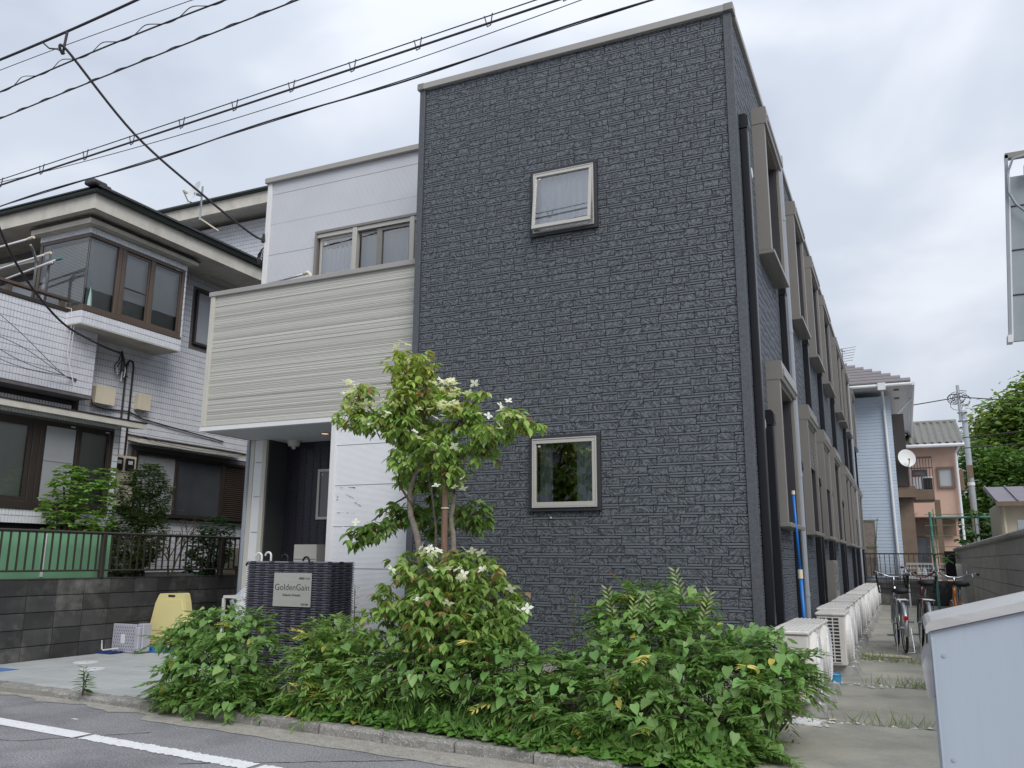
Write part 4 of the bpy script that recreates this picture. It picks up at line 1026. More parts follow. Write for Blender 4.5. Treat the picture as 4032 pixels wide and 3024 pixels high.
# lower right window with louvred shutter
XR = XM+.1
zb, zt = 2.03, 3.02
g = MB(); ring_x(g, 9.97, 12.75, zb-.05, zt+.03, .055, XM-.02, XR+.01); g.box(XM-.0, XR+.01, 10.85, 10.9, zb, zt-.03); g.box(XM, XR+.02, 11.95, 12.03, zb, zt-.03)
RWF = part('window', g, M['brown'], TH)
part('pane', sheetx(XR-.03, 10.02, 10.86, zb, zt), M['frost'], RWF); part('pane', sheetx(XR-.031, 10.9, 11.95, zb, zt), M['frostdark'], RWF)
SH = part('shutter', MB().box(XM, XM+.06, 12.03, 12.7, zb, zt-.02), M['brown'], RWF)
z = zb+.02; sl = []
while z < zt-.05: sl.append(z); z += .0375
g = MB()
for z in sl: g.prism([(XM+.061, z+.034), (XR+.012, z+.012), (XR+.012, z), (XM+.061, z+.022)], 1, 12.05, 12.68)
part('louvre_slats', g, M['brownlight'], RWF, kind='stuff')
g = MB(); g.prism([(XM, 3.22), (XM+.3, 3.15), (XM+.3, 3.23), (XM, 3.30)], 1, 9.85, 12.35); part('canopy', g, M['plaster'], TH)
g = MB(); g.prism([(XM, 3.301), (XM+.31, 3.231), (XM+.31, 3.25), (XM, 3.32)], 1, 9.83, 12.38); part('canopy_flashing', g, M['brown'], TH)
# small upper window
g = MB(); ring_x(g, 11.05, 11.95, 5.15, 6.20, .045, XM-.02, XM+.05); SWF = part('window', g, M['brown'], TH)
part('pane', sheetx(XM+.02, 11.1, 11.9, 5.19, 6.15), M['frost'], SWF)
part('canopy', MB().prism([(XM, 6.42), (XM+.3, 6.39), (XM+.3, 6.47), (XM, 6.50)], 1, 11.0, 12.2), M['plaster'], TH)
# service boxes, meters and conduits on the tiled wall
def wbox(nm, lb, y0, y1, z0, z1, m_, d=.14, x=XM):
    t = thing(nm, lb, 'service box', (x+d/2, (y0+y1)/2, z0)); part('case', MB().box(x+.005, x+d-.012, y0+.008, y1-.008, z0, z1-.012, .006), m_, t); part('lid', MB().box(x+d-.0115, x+d, y0, y1, z0-.004, z1, .01), m_, t); return t
wbox('junction_box', 'large cream junction box fixed to the tiled wall', 9.05, 9.42, 3.70, 3.99, M['cream'], .15)
wbox('junction_box', 'small cream junction box right of the large one on the tiled wall', 9.90, 10.16, 3.735, 4.01, M['cream'], .12)
em = wbox('electric_meter', 'cream electricity meter box with two black dials', 9.5, 9.98, 2.66, 2.93, M['cream'], .12)
for y in (9.53, 9.75): part('dial', MB().box(XM+.121, XM+.15, y, y+.18, 2.69, 2.89, .02), M['rubber'], em); part('dial_plate', MB().box(XM+.151, XM+.154, y+.045, y+.13, 2.79, 2.85), M['whiteplastic'], em)
part('lower_case', MB().box(XM, XM+.11, 9.55, 9.95, 2.50, 2.655, .008), M['cream'], em)
wbox('meter_box', 'cream meter box below the electricity meter, half hidden by the round bush', 9.6, 9.95, 2.12, 2.45, M['cream'], .14)
g = MB()
for dy in (0, .09): g.tube([(XM+.04, 9.66+dy, 2.93), (XM+.04, 9.66+dy, 3.3), (XM+.04, 9.66+dy, 4.4-.0*dy), (XM+.04, 9.66+dy, 4.46)] if dy == 0 else [(XM+.04, 9.80, 2.93), (XM+.04, 9.80, 4.42), (XM+.04, 9.78, 4.52), (XM+.04, 9.72, 4.54), (XM+.04, 9.68, 4.50), (XM+.04, 9.67, 4.44)], .016, 8)
part('conduit', g, M['cable'], TH, smooth=True)
cb = thing('cable_knot', 'tangle of looped black service wires with white joints hanging on the tiled wall', 'wires', (XM+.08, 9.55, 4.3))
r5 = random.Random(9)
for k in range(8):
    y0 = 9.5+r5.uniform(-.04, .1); z0 = 4.55; pts = [(XM+.06, 9.52, 4.66), (XM+.07, y0, z0-.05)]
    d = r5.uniform(.25, .42); s_ = r5.uniform(-.12, .12)
    pts += [(XM+.08, y0+s_, z0-d*.6), (XM+.08, y0+s_*.7, z0-d), (XM+.07, y0+.04, z0-d*.9), (XM+.06, 9.6+.03*k*.4, 4.25)]
    part('wire', MB().tube(pts, .008, 6), M['cable'], cb, smooth=True)
    if k % 2 == 0: part('joint', MB().tube([pts[2], pts[3]], .011, 6), M['white'], cb)
g = MB().tube([(XM+.03, 8.98, 4.05), (XM+.08, 8.97, 3.9), (XM+.1, 9.05, 3.66), (XM+.05, 9.3, 3.64), (XM+.03, 9.5, 3.66), (XM+.03, 9.8, 3.68), (XM+.03, 10.1, 3.6), (XM+.03, 10.6, 3.56), (XM+.03, 12, 3.46)], .012, 6)
part('wall_cable', g, M['cable'], TH)
g = MB().tube([(XM+.32, 9.9, 3.26), (XM+.33, 10.2, 3.20), (XM+.33, 11.0, 3.17), (XM+.33, 12.0, 3.21), (XM+.3, 12.7, 3.28)], .006, 6); part('wall_cable', g, M['cablegrey'], TH)
# rear tiled house with flat fascia
RH = thing('rear_tiled_house', 'taller pale tiled house behind, showing its flat cream fascia under a dark roof edge', 'house', (-15, 16, 0))
g = MB(); g.box(-22, -11.8, 14.6, 24, 0, 9.3); rw = part('wall', g, M['grout'], RH)
V = []; F = []
for i in range(22):
    for j in range(90):
        n = len(V); V += tile_geo(('Y', -11.9-j*.05, 14.59, 9.25-i*.1)); F += [tuple(n+q for q in f) for f in TF]
npmesh('tiles', V, F, M['tile'], rw, kind='stuff')
part('fascia', MB().box(-22, -11.0, 13.95, 14.05, 9.33, 9.62), M['plaster'], RH); part('soffit', MB().box(-22, -11.0, 14.051, 24, 9.40, 9.46), M['plaster'], RH)
part('gutter', MB().box(-22, -10.9, 13.85, 13.98, 9.625, 9.70, .02), M['gutterdark'], RH); part('roof', MB().prism([(13.98, 9.701), (13.98, 9.75), (19, 11.2), (24, 9.75), (24, 9.7)], 0, -22, -10.9), M['roofdark'], RH)
sdh = thing('satellite_dish', 'small white satellite dish seen edge-on on the tiled house roof', 'satellite dish', (-12.3, 11.6, 7.9))
def dish(t, c, n_, r, sc_=1.):
    """shallow bowl facing direction n_"""
    n_ = Vector(n_).normalized(); u = n_.cross(Vector((0, 0, 1))).normalized(); v = n_.cross(u); c = Vector(c); vs = [c-n_*r*.18]; fs = []
    for i in range(1, 5):
        for k in range(24):
            a = 2*math.pi*k/24; rr_ = r*i/4; vs.append(c+(u*math.cos(a)+v*math.sin(a)*1.08)*rr_-n_*r*.18*(1-(i/4)**2))
    for k in range(24): fs.append((0, 1+k, 1+(k+1) % 24))
    for i in range(3):
        for k in range(24): fs.append((1+i*24+k, 1+(i+1)*24+k, 1+(i+1)*24+(k+1) % 24, 1+i*24+(k+1) % 24))
    part('reflector', MB().add(vs, fs), M['white'], t, smooth=True)
    arm = c+n_*r*.9-Vector((0, 0, r*.35)); part('arm', MB().tube([c-Vector((0, 0, r*.95)), c+n_*r*.4-Vector((0, 0, r)), arm], .01*sc_+.004, 6), M['greypipe'], t)
    part('receiver', MB().tube([arm-n_*.02, arm-n_*.10], .035, 8), M['cream'], t)
dish(sdh, (-12.3, 11.42, 8.43), (-.35, -1, .3), .24)
part('mast', MB().tube([(-12.25, 11.6, 7.9), (-12.25, 11.6, 8.62)], .02, 8), M['steel'], sdh)
part('bracket', MB().tube([(-12.3, 11.45, 8.42), (-12.25, 11.6, 8.42)], .03, 6), M['greypipe'], sdh)
part('wall_arm', MB().bar((-12.25, 11.6, 7.93), (-12.25, 12.1, 7.86), .03, .03), M['cream'], sdh)
# green panel behind the railing
g = MB(); g.box(-10.05, -10.03, 4.0, 8.42, 1.03, 1.60); gp = part('green_screen', g, M['greenpanel'], label='translucent green panel fixed behind the brown railing', cat='screen panel')
for y in (7.4,): part('batten', MB().box(-10.029, -10.01, y, y+.03, 1.05, 1.59), M['white'], gp)
part('earth', MB().box(-11.6, -10.01, 3.5, 14, .6, .99), M['soil'], kind='structure')
acb = thing('outdoor_unit', 'cream air-conditioner outdoor unit behind the brown railing of the tiled house', 'outdoor unit', (-10.6, 11.7, .99), )
part('casing', MB().box(-10.75, -10.45, 11.35, 12.1, 1.02, 1.48, .01), M['cream'], acb); part('fan_grille', MB().torus((-10.445, 11.85, 1.25), .16, .01, 0, 20, 6), M['cream'], acb)
fp = thing('flower_pot', 'terracotta flower pot on the block wall end by the railing', 'flower pot', (-9.95, 11.2, 1.03)); part('pot', MB().tube([(-9.98, 11.0, 1.03), (-9.98, 11.0, 1.15), (-9.98, 11.0, 1.17)], [.10, .13, .14], 16), M['terracotta'], fp)
# ============================================================= AIR-CONDITIONER UNITS
def make_ac(side_louvre=False):
    t = thing('outdoor_unit', 'x', 'outdoor unit', (0, 0, 0), 'outdoor units in a row along the dark wall')
    W_, D_, z0, z1 = .78, .29, .115, .665
    g = MB(); g.box(0, D_, 0, W_, z0, z1-.035, .012); part('casing', g, M['acwhite'], t)
    g = MB(); g.box(-.012, D_+.012, -.012, W_+.012, z1-.033, z1, .01)
    for i in range(7): g.box(.02+i*.038, .028+i*.038, .01, W_-.01, z1+.0002, z1+.006)
    for y in (.06, .3, .55, .74): g.box(D_+.0125, D_+.016, y, y+.014, z1-.024, z1-.012)
    part('top_panel', g, M['acwhite'], t)
    # front: round raised grille with concentric rings and spokes
    c = (D_, .33, .385); g = MB()
    g.tube([(D_, c[1], c[2]), (D_+.03, c[1], c[2]), (D_+.045, c[1], c[2])], [.255, .25, .235], 30)
    fg = part('fan_guard', g, M['acwhite'], t)
    g = MB()
    for r_ in (.225, .2, .175, .15, .125, .1, .075, .05): g.torus((D_+.049, c[1], c[2]), r_, .0045, 0, 26, 5)
    for k in range(12):
        a = 2*math.pi*k/12; g.tube([(D_+.048, c[1]+.03*math.cos(a), c[2]+.03*math.sin(a)), (D_+.05, c[1]+.235*math.cos(a+.35), c[2]+.235*math.sin(a+.35))], .004, 5)
    part('rings', g, M['white'], fg)
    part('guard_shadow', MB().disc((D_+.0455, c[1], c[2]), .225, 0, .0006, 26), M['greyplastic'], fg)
    part('service_cover', MB().box(D_+.0005, D_+.006, .64, .765, .14, .62, .003), M['acwhite'], t)
    if side_louvre:
        lv = part('side_fins', MB().box(.035, .235, -.004, -.0005, .15, .61), M['acdark'], t)
        for i in range(4): 
            g = MB(); x = .030+i*.0665; g.box(x, x+.012, -.012, -.0042, .145, .62); part('louvre_bar', g, M['acwhite'], lv)
        for i in range(14):
            g = MB(); z = .145+i*.0358; g.box(.030, .2415, -.011, -.0043, z, z+.011); part('louvre_bar', g, M['acwhite'], lv)
    else:
        for z in (.2, .52): part('screw', MB().disc((.05, -.0003, z), .006, 1, -.003, 8), M['steel'], t)
        part('valve_cover', MB().box(.03, .13, W_+.0005, W_+.03, .2, .5, .005), M['acwhite'], t)
    for y in (.11, .58):
        g = MB(); g.prism([(-.05, 0), (D_+.11, 0), (D_+.085, .10), (-.03, .10)], 1, y, y+.085)
        f = part('foot', g, M['foot'], t); part('bolt', MB().disc((D_+.045, y+.04, .1), .011, 2, .014, 8), M['white'], f)
    index_tree(t); return t
ac0 = make_ac(); acL = make_ac(True)
acs = [(7.28, 0, 'nearest outdoor unit, partly behind the bush at the building corner'),
       (8.14, 0, 'second outdoor unit from the bush, its back lid just behind the first'),
       (10.02, 1, 'outdoor unit with a dark grid of side louvres facing the road'),
       (10.98, 0, 'outdoor unit directly behind the one with the dark side louvres'),
       (11.9, 0, 'second outdoor unit behind the one with the dark side louvres'),
       (13.25, 0, 'third outdoor unit behind the one with the dark side louvres'),
       (14.15, 0, 'outdoor unit just before the meter cabinet on the dark wall'),
       (15.05, 0, 'outdoor unit standing directly in front of the meter cabinet'),
       (16.5, 0, 'outdoor unit just beyond the meter cabinet on the dark wall'),
       (17.4, 0, 'second outdoor unit beyond the meter cabinet'),
       (18.95, 0, 'first outdoor unit of the far group past the meter cabinet'),
       (19.85, 0, 'second outdoor unit of the far group past the meter cabinet'),
       (20.9, 0, 'third outdoor unit of the far group past the meter cabinet'),
       (21.8, 0, 'fourth outdoor unit of the far group past the meter cabinet'),
       (22.9, 0, 'last but one outdoor unit before the back railing'),
       (23.8, 0, 'farthest outdoor unit, beside the far grey downpipe')]
for i, (y, k, lb) in enumerate(acs):
    if i == 0: ac0.location = (-1.045, y, .09); ac0['label'] = lb
    elif k == 1: acL.location = (-.94, y, .09); acL['label'] = lb
    else: copy_tree(ac0, ((-1.045 if i == 1 else -1.01)+random.uniform(-.01, .01), y, .09), lb, R(random.uniform(-1.2, 1.2)))
bp = thing('telescopic_pole', 'blue telescopic pole with cream joints leaning on the side wall', 'pole', (-.98, 9.2, .09))
g = MB().tube([(-.97, 9.25, .10), (-.985, 9.2, 1.17)], .019, 10); part('lower_tube', g, M['blue'], bp, smooth=True)
part('upper_tube', MB().tube([(-.985, 9.2, 1.17), (-1.0, 9.14, 1.98)], .014, 10), M['blue'], bp, smooth=True)
part('joint', MB().tube([(-.985, 9.2, 1.13), (-.986, 9.197, 1.22)], .025, 10), M['cream'], bp); part('tip', MB().tube([(-1.0, 9.14, 1.98), (-1.0, 9.137, 2.02)], .019, 10), M['cream'], bp)
bk = thing('blue_bucket', 'small sky-blue plastic tub on the path between two outdoor units', 'tub', (-.74, 9.3, .09))
part('tub', MB().tube([(-.74, 9.28, .09), (-.74, 9.28, .17), (-.74, 9.28, .205)], [.06, .07, .076], 18), M['bluecyan'], bk); part('rim', MB().torus((-.74, 9.28, .205), .075, .008, 2, 20, 6), M['bluecyan'], bk)
part('cream_board', MB().prism([(-.60, 12.35), (-.05, 12.25), (-.02, 12.32), (-.12, 12.48), (-.58, 12.55)], 2, .096, .112), M['creamwall'], label='thin pale yellow board lying across the side path', cat='board')

# ============================================================= BICYCLES
def wheel(name, c, r, par):
    # wheel in the local YZ plane
    w_ = part(name, MB().torus(c, r-.018, .018, 0, 32, 8), M['rubber'], par, smooth=True)
    part('rim', MB().torus(c, r-.042, .010, 0, 32, 6), M['steel'], w_, smooth=True)
    g = MB()
    for k in range(18):
        a = 2*math.pi*k/18; g.tube([(c[0]+(.02 if k % 2 else -.02), c[1]+.02*math.cos(a+.8), c[2]+.02*math.sin(a+.8)), (c[0], c[1]+(r-.045)*math.cos(a), c[2]+(r-.045)*math.sin(a))], .0014, 4)
    part('spokes', g, M['steel'], w_, kind='stuff')
    part('hub', MB().disc((c[0]-.045, c[1], c[2]), .02, 0, .09, 10), M['steel'], w_)
    return w_
def bicycle(label, loc, rz, frame, basket=True, fender=None, rack=True, seat_z=.86, bar=.0, lean=0.):
    t = thing('bicycle', label, 'bicycle', (0, 0, 0), 'bicycles parked beside the block wall')
    r = .33; rh = (0, 0, r); fh = (0, 1.07, r); bb = (0, .45, .29); st = (0, .27, .70); hd = (0, .86, .80)
    wheel('rear_wheel', rh, r, t); wheel('front_wheel', fh, r, t)
    g = MB(); g.tube([bb, st], .017, 10); g.tube([bb, (0, .55, .34), (0, .80, .62), (0, .87, .68)], .018, 10); g.tube([(0, .38, .42), (0, .62, .52), (0, .87, .74)], .014, 10)
    for sx in (-1, 1): g.tube([(sx*.05, 0, r), (sx*.03, .42, .29)], .010, 8); g.tube([(sx*.05, 0, r), (sx*.02, .28, .66)], .008, 8)
    g.tube([(0, .845, .86), (0, .89, .66)], .021, 10)
    part('frame', g, frame, t, smooth=True)
    g = MB()
    for sx in (-1, 1): g.tube([(sx*.05, 1.07, r), (sx*.05, .97, .58), (sx*.03, .92, .66), (0, .90, .67)], .010, 8)
    part('fork', g, frame, t, smooth=True)
    g = MB(); g.tube([(0, .27, .70), (0, .235, seat_z-.03)], .013, 8); part('seat_post', g, M['chrome'], t, smooth=True)
    s = MB(); n = 8; vs = []; fs = []
    prof = [(.40, .022, .0), (.34, .03, .01), (.26, .06, .015), (.18, .105, .02), (.11, .11, .025), (.07, .09, .015)]
    for (yy, hw, dz) in prof:
        for (fx, fz) in ((-1, -.03), (-.85, .012), (0, .028), (.85, .012), (1, -.03), (.4, -.05), (-.4, -.05)): vs.append((fx*hw, yy, seat_z+fz+dz*.6))
    for i in range(len(prof)-1):
        for k in range(7): fs.append((i*7+k, i*7+(k+1) % 7, (i+1)*7+(k+1) % 7, (i+1)*7+k))
    fs += [tuple(range(7)), tuple(range((len(prof)-1)*7, len(prof)*7))]
    part('saddle', s.add(vs, fs), M['rubber'], t, smooth=True)
    g = MB(); g.tube([(0, .845, .86), (0, .83, 1.0)], .012, 8)
    g.tube([(-.27, .60, 1.06+bar), (-.25, .72, 1.07+bar), (-.17, .84, 1.04+bar*.5), (-.06, .85, 1.0), (.06, .85, 1.0), (.17, .84, 1.04+bar*.5), (.25, .72, 1.07+bar), (.27, .60, 1.06+bar)], .011, 8)
    hb = part('handlebar', g, frame if frame is M['maroon'] else M['chrome'], t, smooth=True)
    for sx in (-1, 1): part('grip', MB().tube([(sx*.27, .69, 1.065+bar), (sx*.275, .56, 1.06+bar)], .017, 8), M['rubber'], hb); part('brake_lever', MB().tube([(sx*.22, .74, 1.06+bar), (sx*.22, .66, 1.02+bar)], .006, 6), M['chrome'], hb)
    part('bell', MB().tube([(.16, .78, 1.06+bar), (.16, .78, 1.10+bar)], [.028, .02], 12), M['chrome'], hb)
    fen = fender or M['steel']
    for c_, a0, a1 in ((rh, 35, 195), (fh, 10, 165)):
        g = MB(); vs = []; fs = []; m_ = 14
        for i in range(m_+1):
            a = R(a0+(a1-a0)*i/m_); rr_ = r+.018
            for (dx, dr) in ((-.028, -.012), (-.018, 0), (.018, 0), (.028, -.012)): vs.append((dx, c_[1]+math.cos(a)*(rr_+dr), c_[2]+math.sin(a)*(rr_+dr)))
        for i in range(m_):
            for k in range(3): fs.append((i*4+k, i*4+k+1, (i+1)*4+k+1, (i+1)*4+k))
        part('mudguard', g.add(vs, fs), fen, t, smooth=True)
    part('reflector', MB().tube([(0, -.355, .48), (0, -.385, .48)], .03, 12), M['red'], t)
    g = MB()
    for sx in (-1, 1): g.tube([(sx*.055, 0, r), (sx*.07, -.06, .70)], .006, 6); g.tube([(sx*.07, .20, .715), (sx*.07, -.20, .705)], .007, 6)
    for yy in (-.2, -.05, .1): g.tube([(-.07, yy, .708), (.07, yy, .708)], .006, 6)
    if rack: part('rear_rack', g, M['chrome'], t)
    g = MB().tube([(-.09, .05, .33), (-.11, -.09, .02), (-.02, -.12, .006), (.1, -.09, .02), (.09, .05, .33)], .008, 6); part('kick_stand', g, M['steel'], t)
    g = MB(); g.tube([(-.0, .45, .29), (.09, .45, .29)], .012, 8); g.disc((.04, .45, .29), .09, 0, .005, 20); part('chain_ring', g, M['steel'], t)
    for sx, dy, dz in ((-1, .12, -.1), (1, -.12, .1)): part('crank', MB().tube([(sx*.06, .45, .29), (sx*.075, .45+dy, .29+dz)], .009, 6), M['steel'], t); part('pedal', MB().box(sx*.08, sx*.17, .42+dy, .48+dy, .28+dz, .305+dz, .004), M['greypipe'], t)
    part('chain_case', MB().box(.045, .062, 0, .5, .27, .34, .008), M['rubber'], t)
    if basket:
        bs = thing_part = MB(); x0, x1, y0, y1, z0, z1 = -.19, .19, .93, 1.2, .76, 1.02
        for f_ in range(5):
            q = f_/4; z = z0+(z1-z0)*q; e_ = .03*q
            g2 = [(x0-e_, y0, z), (x1+e_, y0, z), (x1+e_, y1+e_, z), (x0-e_, y1+e_, z), (x0-e_, y0, z)]
            for p, q_ in zip(g2[:-1], g2[1:]): bs.tube([p, q_], .004 if f_ < 4 else .008, 5)
        for i in range(12):
            x = x0+(x1-x0)*i/11; bs.tube([(x, y0, z0), (x*1.15, y0, z1)], .0025, 4); bs.tube([(x, y1, z0), (x*1.15, y1+.03, z1)], .0025, 4)
        for i in range(8):
            y = y0+(y1-y0)*i/7; bs.tube([(x0, y, z0), (x0-.03, y, z1)], .0025, 4); bs.tube([(x1, y, z0), (x1+.03, y, z1)], .0025, 4)
        bs.box(x0, x1, y0, y1, z0-.004, z0)
        part('basket', bs, M['rubber'], t)
    t.location = loc; t.rotation_euler = (0, R(lean), rz); return t
bicycle('silver bicycle nearest the outdoor units, black basket and red rear reflector', (-.09, 13.0, .09), R(6), M['chrome'], seat_z=.82, lean=0)
bicycle('bicycle with brown handlebars and a wide black saddle, middle of the three', (.20, 13.2, .09), R(4), M['maroon'], seat_z=.93, bar=.06, lean=3)
bicycle('orange-framed bicycle closest to the concrete block wall', (.62, 13.0, .09), R(4), M['orange'], seat_z=.93, basket=False, rack=False, lean=3)

# ============================================================= RIGHT BLOCK WALL, STOCKER
RW = thing('block_wall', 'grey-brown concrete block wall with a capping along the right of the side path', 'wall', (1.4, 17, 0))
part('core', MB().box(1.315, 1.44, 5.0, 27.8, 0, 1.62), M['block'], RW)
for r_ in range(8):
    z0 = 1.60-(r_+1)*.198; y = 7.0
    while y < 27.7:
        if z0 > -.05: part('block', MB().box(1.302, 1.316, y+.004, min(y+.394, 27.8), max(z0+.004, 0), z0+.194, .003), M['block'], RW)
        y += .4
for k in range(38): part('cap_block', MB().box(1.275, 1.46, 5.0+k*.6, 5.594+k*.6, 1.6205, 1.70, .02), M['block'], RW)
SK = thing('refuse_stocker', 'large pale blue-grey storage bin with a grubby off-white sloping lid in the foreground', 'storage bin', (.6, 3.4, 0))
def zt_(x): return 1.089+(x-.05)*.262
g = MB(); g.prism([(.052, .02), (1.25, .02), (1.25, zt_(1.25)), (.052, zt_(.052))], 1, 3.0, 3.46); part('body', g, M['binbody'], SK)
g = MB(); L0 = lambda x, d: zt_(x)+d
g.prism([(.040, L0(.04, -.004)), (.052, L0(.052, .002)), (1.27, L0(1.27, .002)), (1.27, L0(1.27, .030)), (.058, L0(.058, .030)), (.046, L0(.046, .026)), (.040, L0(.040, .018))], 1, 2.985, 3.5); part('lid', g, M['binlid'], SK)
g = MB(); g.prism([(.022, .985), (.034, 1.015), (.0515, 1.03), (.0515, .90), (.040, .885), (.030, .89)], 1, 3.02, 3.35); part('latch', g, M['binlid'], SK)
part('corner_bead', MB().box(.0525, .058, 2.990, 2.9995, .03, 1.07, .001), M['binbody'], SK)
for zz in (.35, .72, 1.02): part('rivet', MB().disc((.085, 2.9995, zz), .006, 1, -.003, 8), M['greyplastic'], SK)
part('rim_seam', MB().prism([(.06, zt_(.06)-.007), (1.24, zt_(1.24)-.007), (1.24, zt_(1.24)-.003), (.06, zt_(.06)-.003)], 1, 2.9965, 2.9998), M['greyplastic'], SK)

# ============================================================= BACKGROUND RIGHT
BH = thing('pale_blue_house', 'pale blue horizontally clad house with a brown-grey roof past the end of the path', 'house', (-1, 31, 0))
BX = -.04
wl = part('wall', MB().box(-8, BX, 28.03, 38, 0, 6.35), M['bluehouse'], BH)
nbd = int(6.3/.1)
for i in range(nbd): part('siding_board', MB().prism([(28.029, .03+i*.1), (28.022, .03+i*.1), (28.018, .034+i*.1), (28.024, .126+i*.1), (28.029, .128+i*.1)], 0, -2.5, BX+.01), M['bluehouse'], wl)
g = MB().add([(-9, 27.3, 6.62), (.58, 27.3, 6.62), (.58, 39, 6.62), (-9, 39, 6.62), (-1.8, 30.5, 8.1), (-9, 30.5, 8.1), (-1.8, 39, 8.1)], [(0, 1, 4, 5), (1, 2, 6, 4), (0, 3, 2, 1)]); rf = part('roof', g, M['shingle'], BH)
for k in range(9):
    f0 = k/9.; y = 27.3+3.2*f0; z = 6.62+1.48*f0; xr = .58-2.38*f0
    part('shingle_course', MB().prism([(y-.02, z+.005), (y-.02, z+.05), (y+.33, z+.19), (y+.33, z+.14)], 0, -9, xr), M['shingle'], rf)
part('soffit', MB().box(-9, .56, 27.32, 38, 6.53, 6.56), M['whitetrim'], BH)
part('fascia', MB().box(-9, .57, 27.30, 27.34, 6.50, 6.60), M['woodbrown'], BH); part('fascia', MB().box(.53, .57, 27.35, 39, 6.50, 6.60), M['whitetrim'], BH)
g = MB(); g.tube([(-9, 27.25, 6.56), (.64, 27.25, 6.54)], .055, 8); part('gutter', g, M['white'], BH); part('gutter', MB().tube([(.63, 27.2, 6.54), (.63, 39, 6.5)], .055, 8), M['white'], BH)
g = MB(); g.box(-.34, -.12, 27.17, 27.31, 6.40, 6.62); g.tube([(-.23, 27.25, 6.4), (-.22, 27.9, 6.05), (-.22, 27.96, 5.9), (-.17, 27.96, .3)], .04, 8); part('downpipe', g, M['white'], BH)
part('downpipe', MB().tube([(.6, 29.6, 6.5), (.06, 29.5, 5.9), (.04, 29.5, .3)], .035, 8), M['white'], BH)
g = MB(); g.box(BX+.001, BX+.5, 28.6, 31.5, 3.26, 3.60); bl = part('balcony', g, M['woodbrown'], BH)
part('balcony', MB().box(BX+.5, 1.02, 29.9, 31.5, 3.26, 3.58), M['woodbrown'], BH)
part('balcony_screen', MB().box(BX+.001, BX+.35, 28.55, 28.6, 3.6, 5.85), M['brown'], BH)
g = MB()
for i in range(9): part('baluster', MB().box(.33+i*.085, .35+i*.085, 29.9, 29.92, 3.58, 4.58), M['brown'], bl)
part('hand_rail', MB().box(.30, 1.03, 29.88, 29.93, 4.58, 4.63), M['brown'], bl); part('hand_rail', MB().box(.30, 1.03, 29.88, 29.93, 4.25, 4.28), M['brown'], bl)
part('clad_corner', MB().box(BX+.002, BX+.42, 29.0, 31, 0, 3.25), M['woodbrown'], BH)
part('support_post', MB().box(1.0, 1.16, 30.0, 30.2, 0, 3.25), M['woodbrown'], BH)
for zz in (6.535,): 
    part('soffit_vent', MB().box(.1, .25, 27.9, 28.1, 6.51, 6.529), M['woodbrown'], BH); part('soffit_vent', MB().box(.1, .25, 29.4, 29.6, 6.51, 6.529), M['woodbrown'], BH)
for i, (x, h_, lb, m_) in enumerate(((.42, .42, 'white storage tub with a red lid on the far balcony', 'white'), (.74, .35, 'dark storage tub with a pale lid on the far balcony', 'rubber'))):
    t = thing('storage_tub', lb, 'storage tub', (x, 30.2, 3.58)); part('tub', MB().box(x, x+.26, 30.1, 30.4, 3.6, 3.6+h_, .02), M[m_], t); part('lid', MB().box(x-.015, x+.275, 30.08, 30.42, 3.601+h_, 3.65+h_, .01), M['red'] if i == 0 else M['white'], t)
d2 = thing('satellite_dish', 'round white satellite dish on the pale blue house balcony', 'satellite dish', (.36, 28.3, 4.0))
dish(d2, (.30, 28.2, 4.42), (.35, -1, .25), .26); part('mast', MB().tube([(.34, 28.5, 3.7), (.34, 28.4, 4.4)], .02, 8), M['steel'], d2)
an = thing('tv_antenna', 'thin television antenna above the far end of the dark roof', 'antenna', (-1.3, 27.0, 6.7))
part('mast', MB().tube([(-1.25, 27, 6.7), (-1.25, 27, 7.75)], .014, 6), M['cablegrey'], an)
part('boom', MB().tube([(-1.3, 26.7, 7.65), (-1.18, 27.4, 7.72)], .01, 6), M['cablegrey'], an)
for k in range(6): part('element', MB().tube([(-1.55+k*.02, 26.75+k*.12, 7.25+k*.11), (-.95+k*.02, 26.75+k*.12, 7.30+k*.11)], .007, 5), M['cablegrey'], an)
# reed screen, back railing, shelf, cloth
part('reed_screen', MB().box(-1.07, -.74, 27.74, 27.76, .9, 2.52), M['screen'], label='weathered woven reed screen hanging against the pale blue wall', cat='reed screen')
g = MB(); g.tube([(-1.1, 27.7, 2.53), (-.62, 27.7, 2.54)], .012, 6); g.tube([(-.66, 27.7, 2.6), (-.86, 27.7, .9)], .012, 6); g.tube([(-1.1, 27.7, 1.75), (-.70, 27.7, 1.75)], .012, 6); part('bamboo_frame', g, M['green'], label='green bamboo canes holding the reed screen', cat='canes')
br = thing('back_railing', 'brown metal railing closing the far end of the side path', 'railing', (0, 27.6, .6))
part('top_rail', MB().box(-1.12, 1.05, 27.56, 27.6, 1.52, 1.56), M['brown'], br); part('bottom_rail', MB().box(-1.12, 1.05, 27.56, 27.6, .82, .85), M['brown'], br)
for i in range(17): part('baluster', MB().box(-1.08+i*.13, -1.06+i*.13, 27.57, 27.59, .851, 1.519), M['brown'], br)
part('low_wall', MB().box(-1.14, 1.29, 27.4, 27.54, 0, .78, .01), M['blockdark'], br)
part('black_cloth', MB().box(.98, 1.24, 26.0, 26.04, .9, 1.60, .01), M['blackcloth'], label='black cloth hanging at the far end of the concrete block wall', cat='cloth')
sh = thing('wire_shelf', 'white wire mesh rack behind the bicycles', 'rack', (.62, 26.3, .09))
for zz in (1.24, 1.27, 1.14, 1.02): part('wire', MB().tube([(.03, 26.3, zz), (1.2, 26.3, zz)], .008, 5), M['white'], sh)
for i in range(14): part('wire', MB().tube([(.03+i*.09, 26.3, .9), (.03+i*.09, 26.3, 1.27)], .005, 5), M['white'], sh)
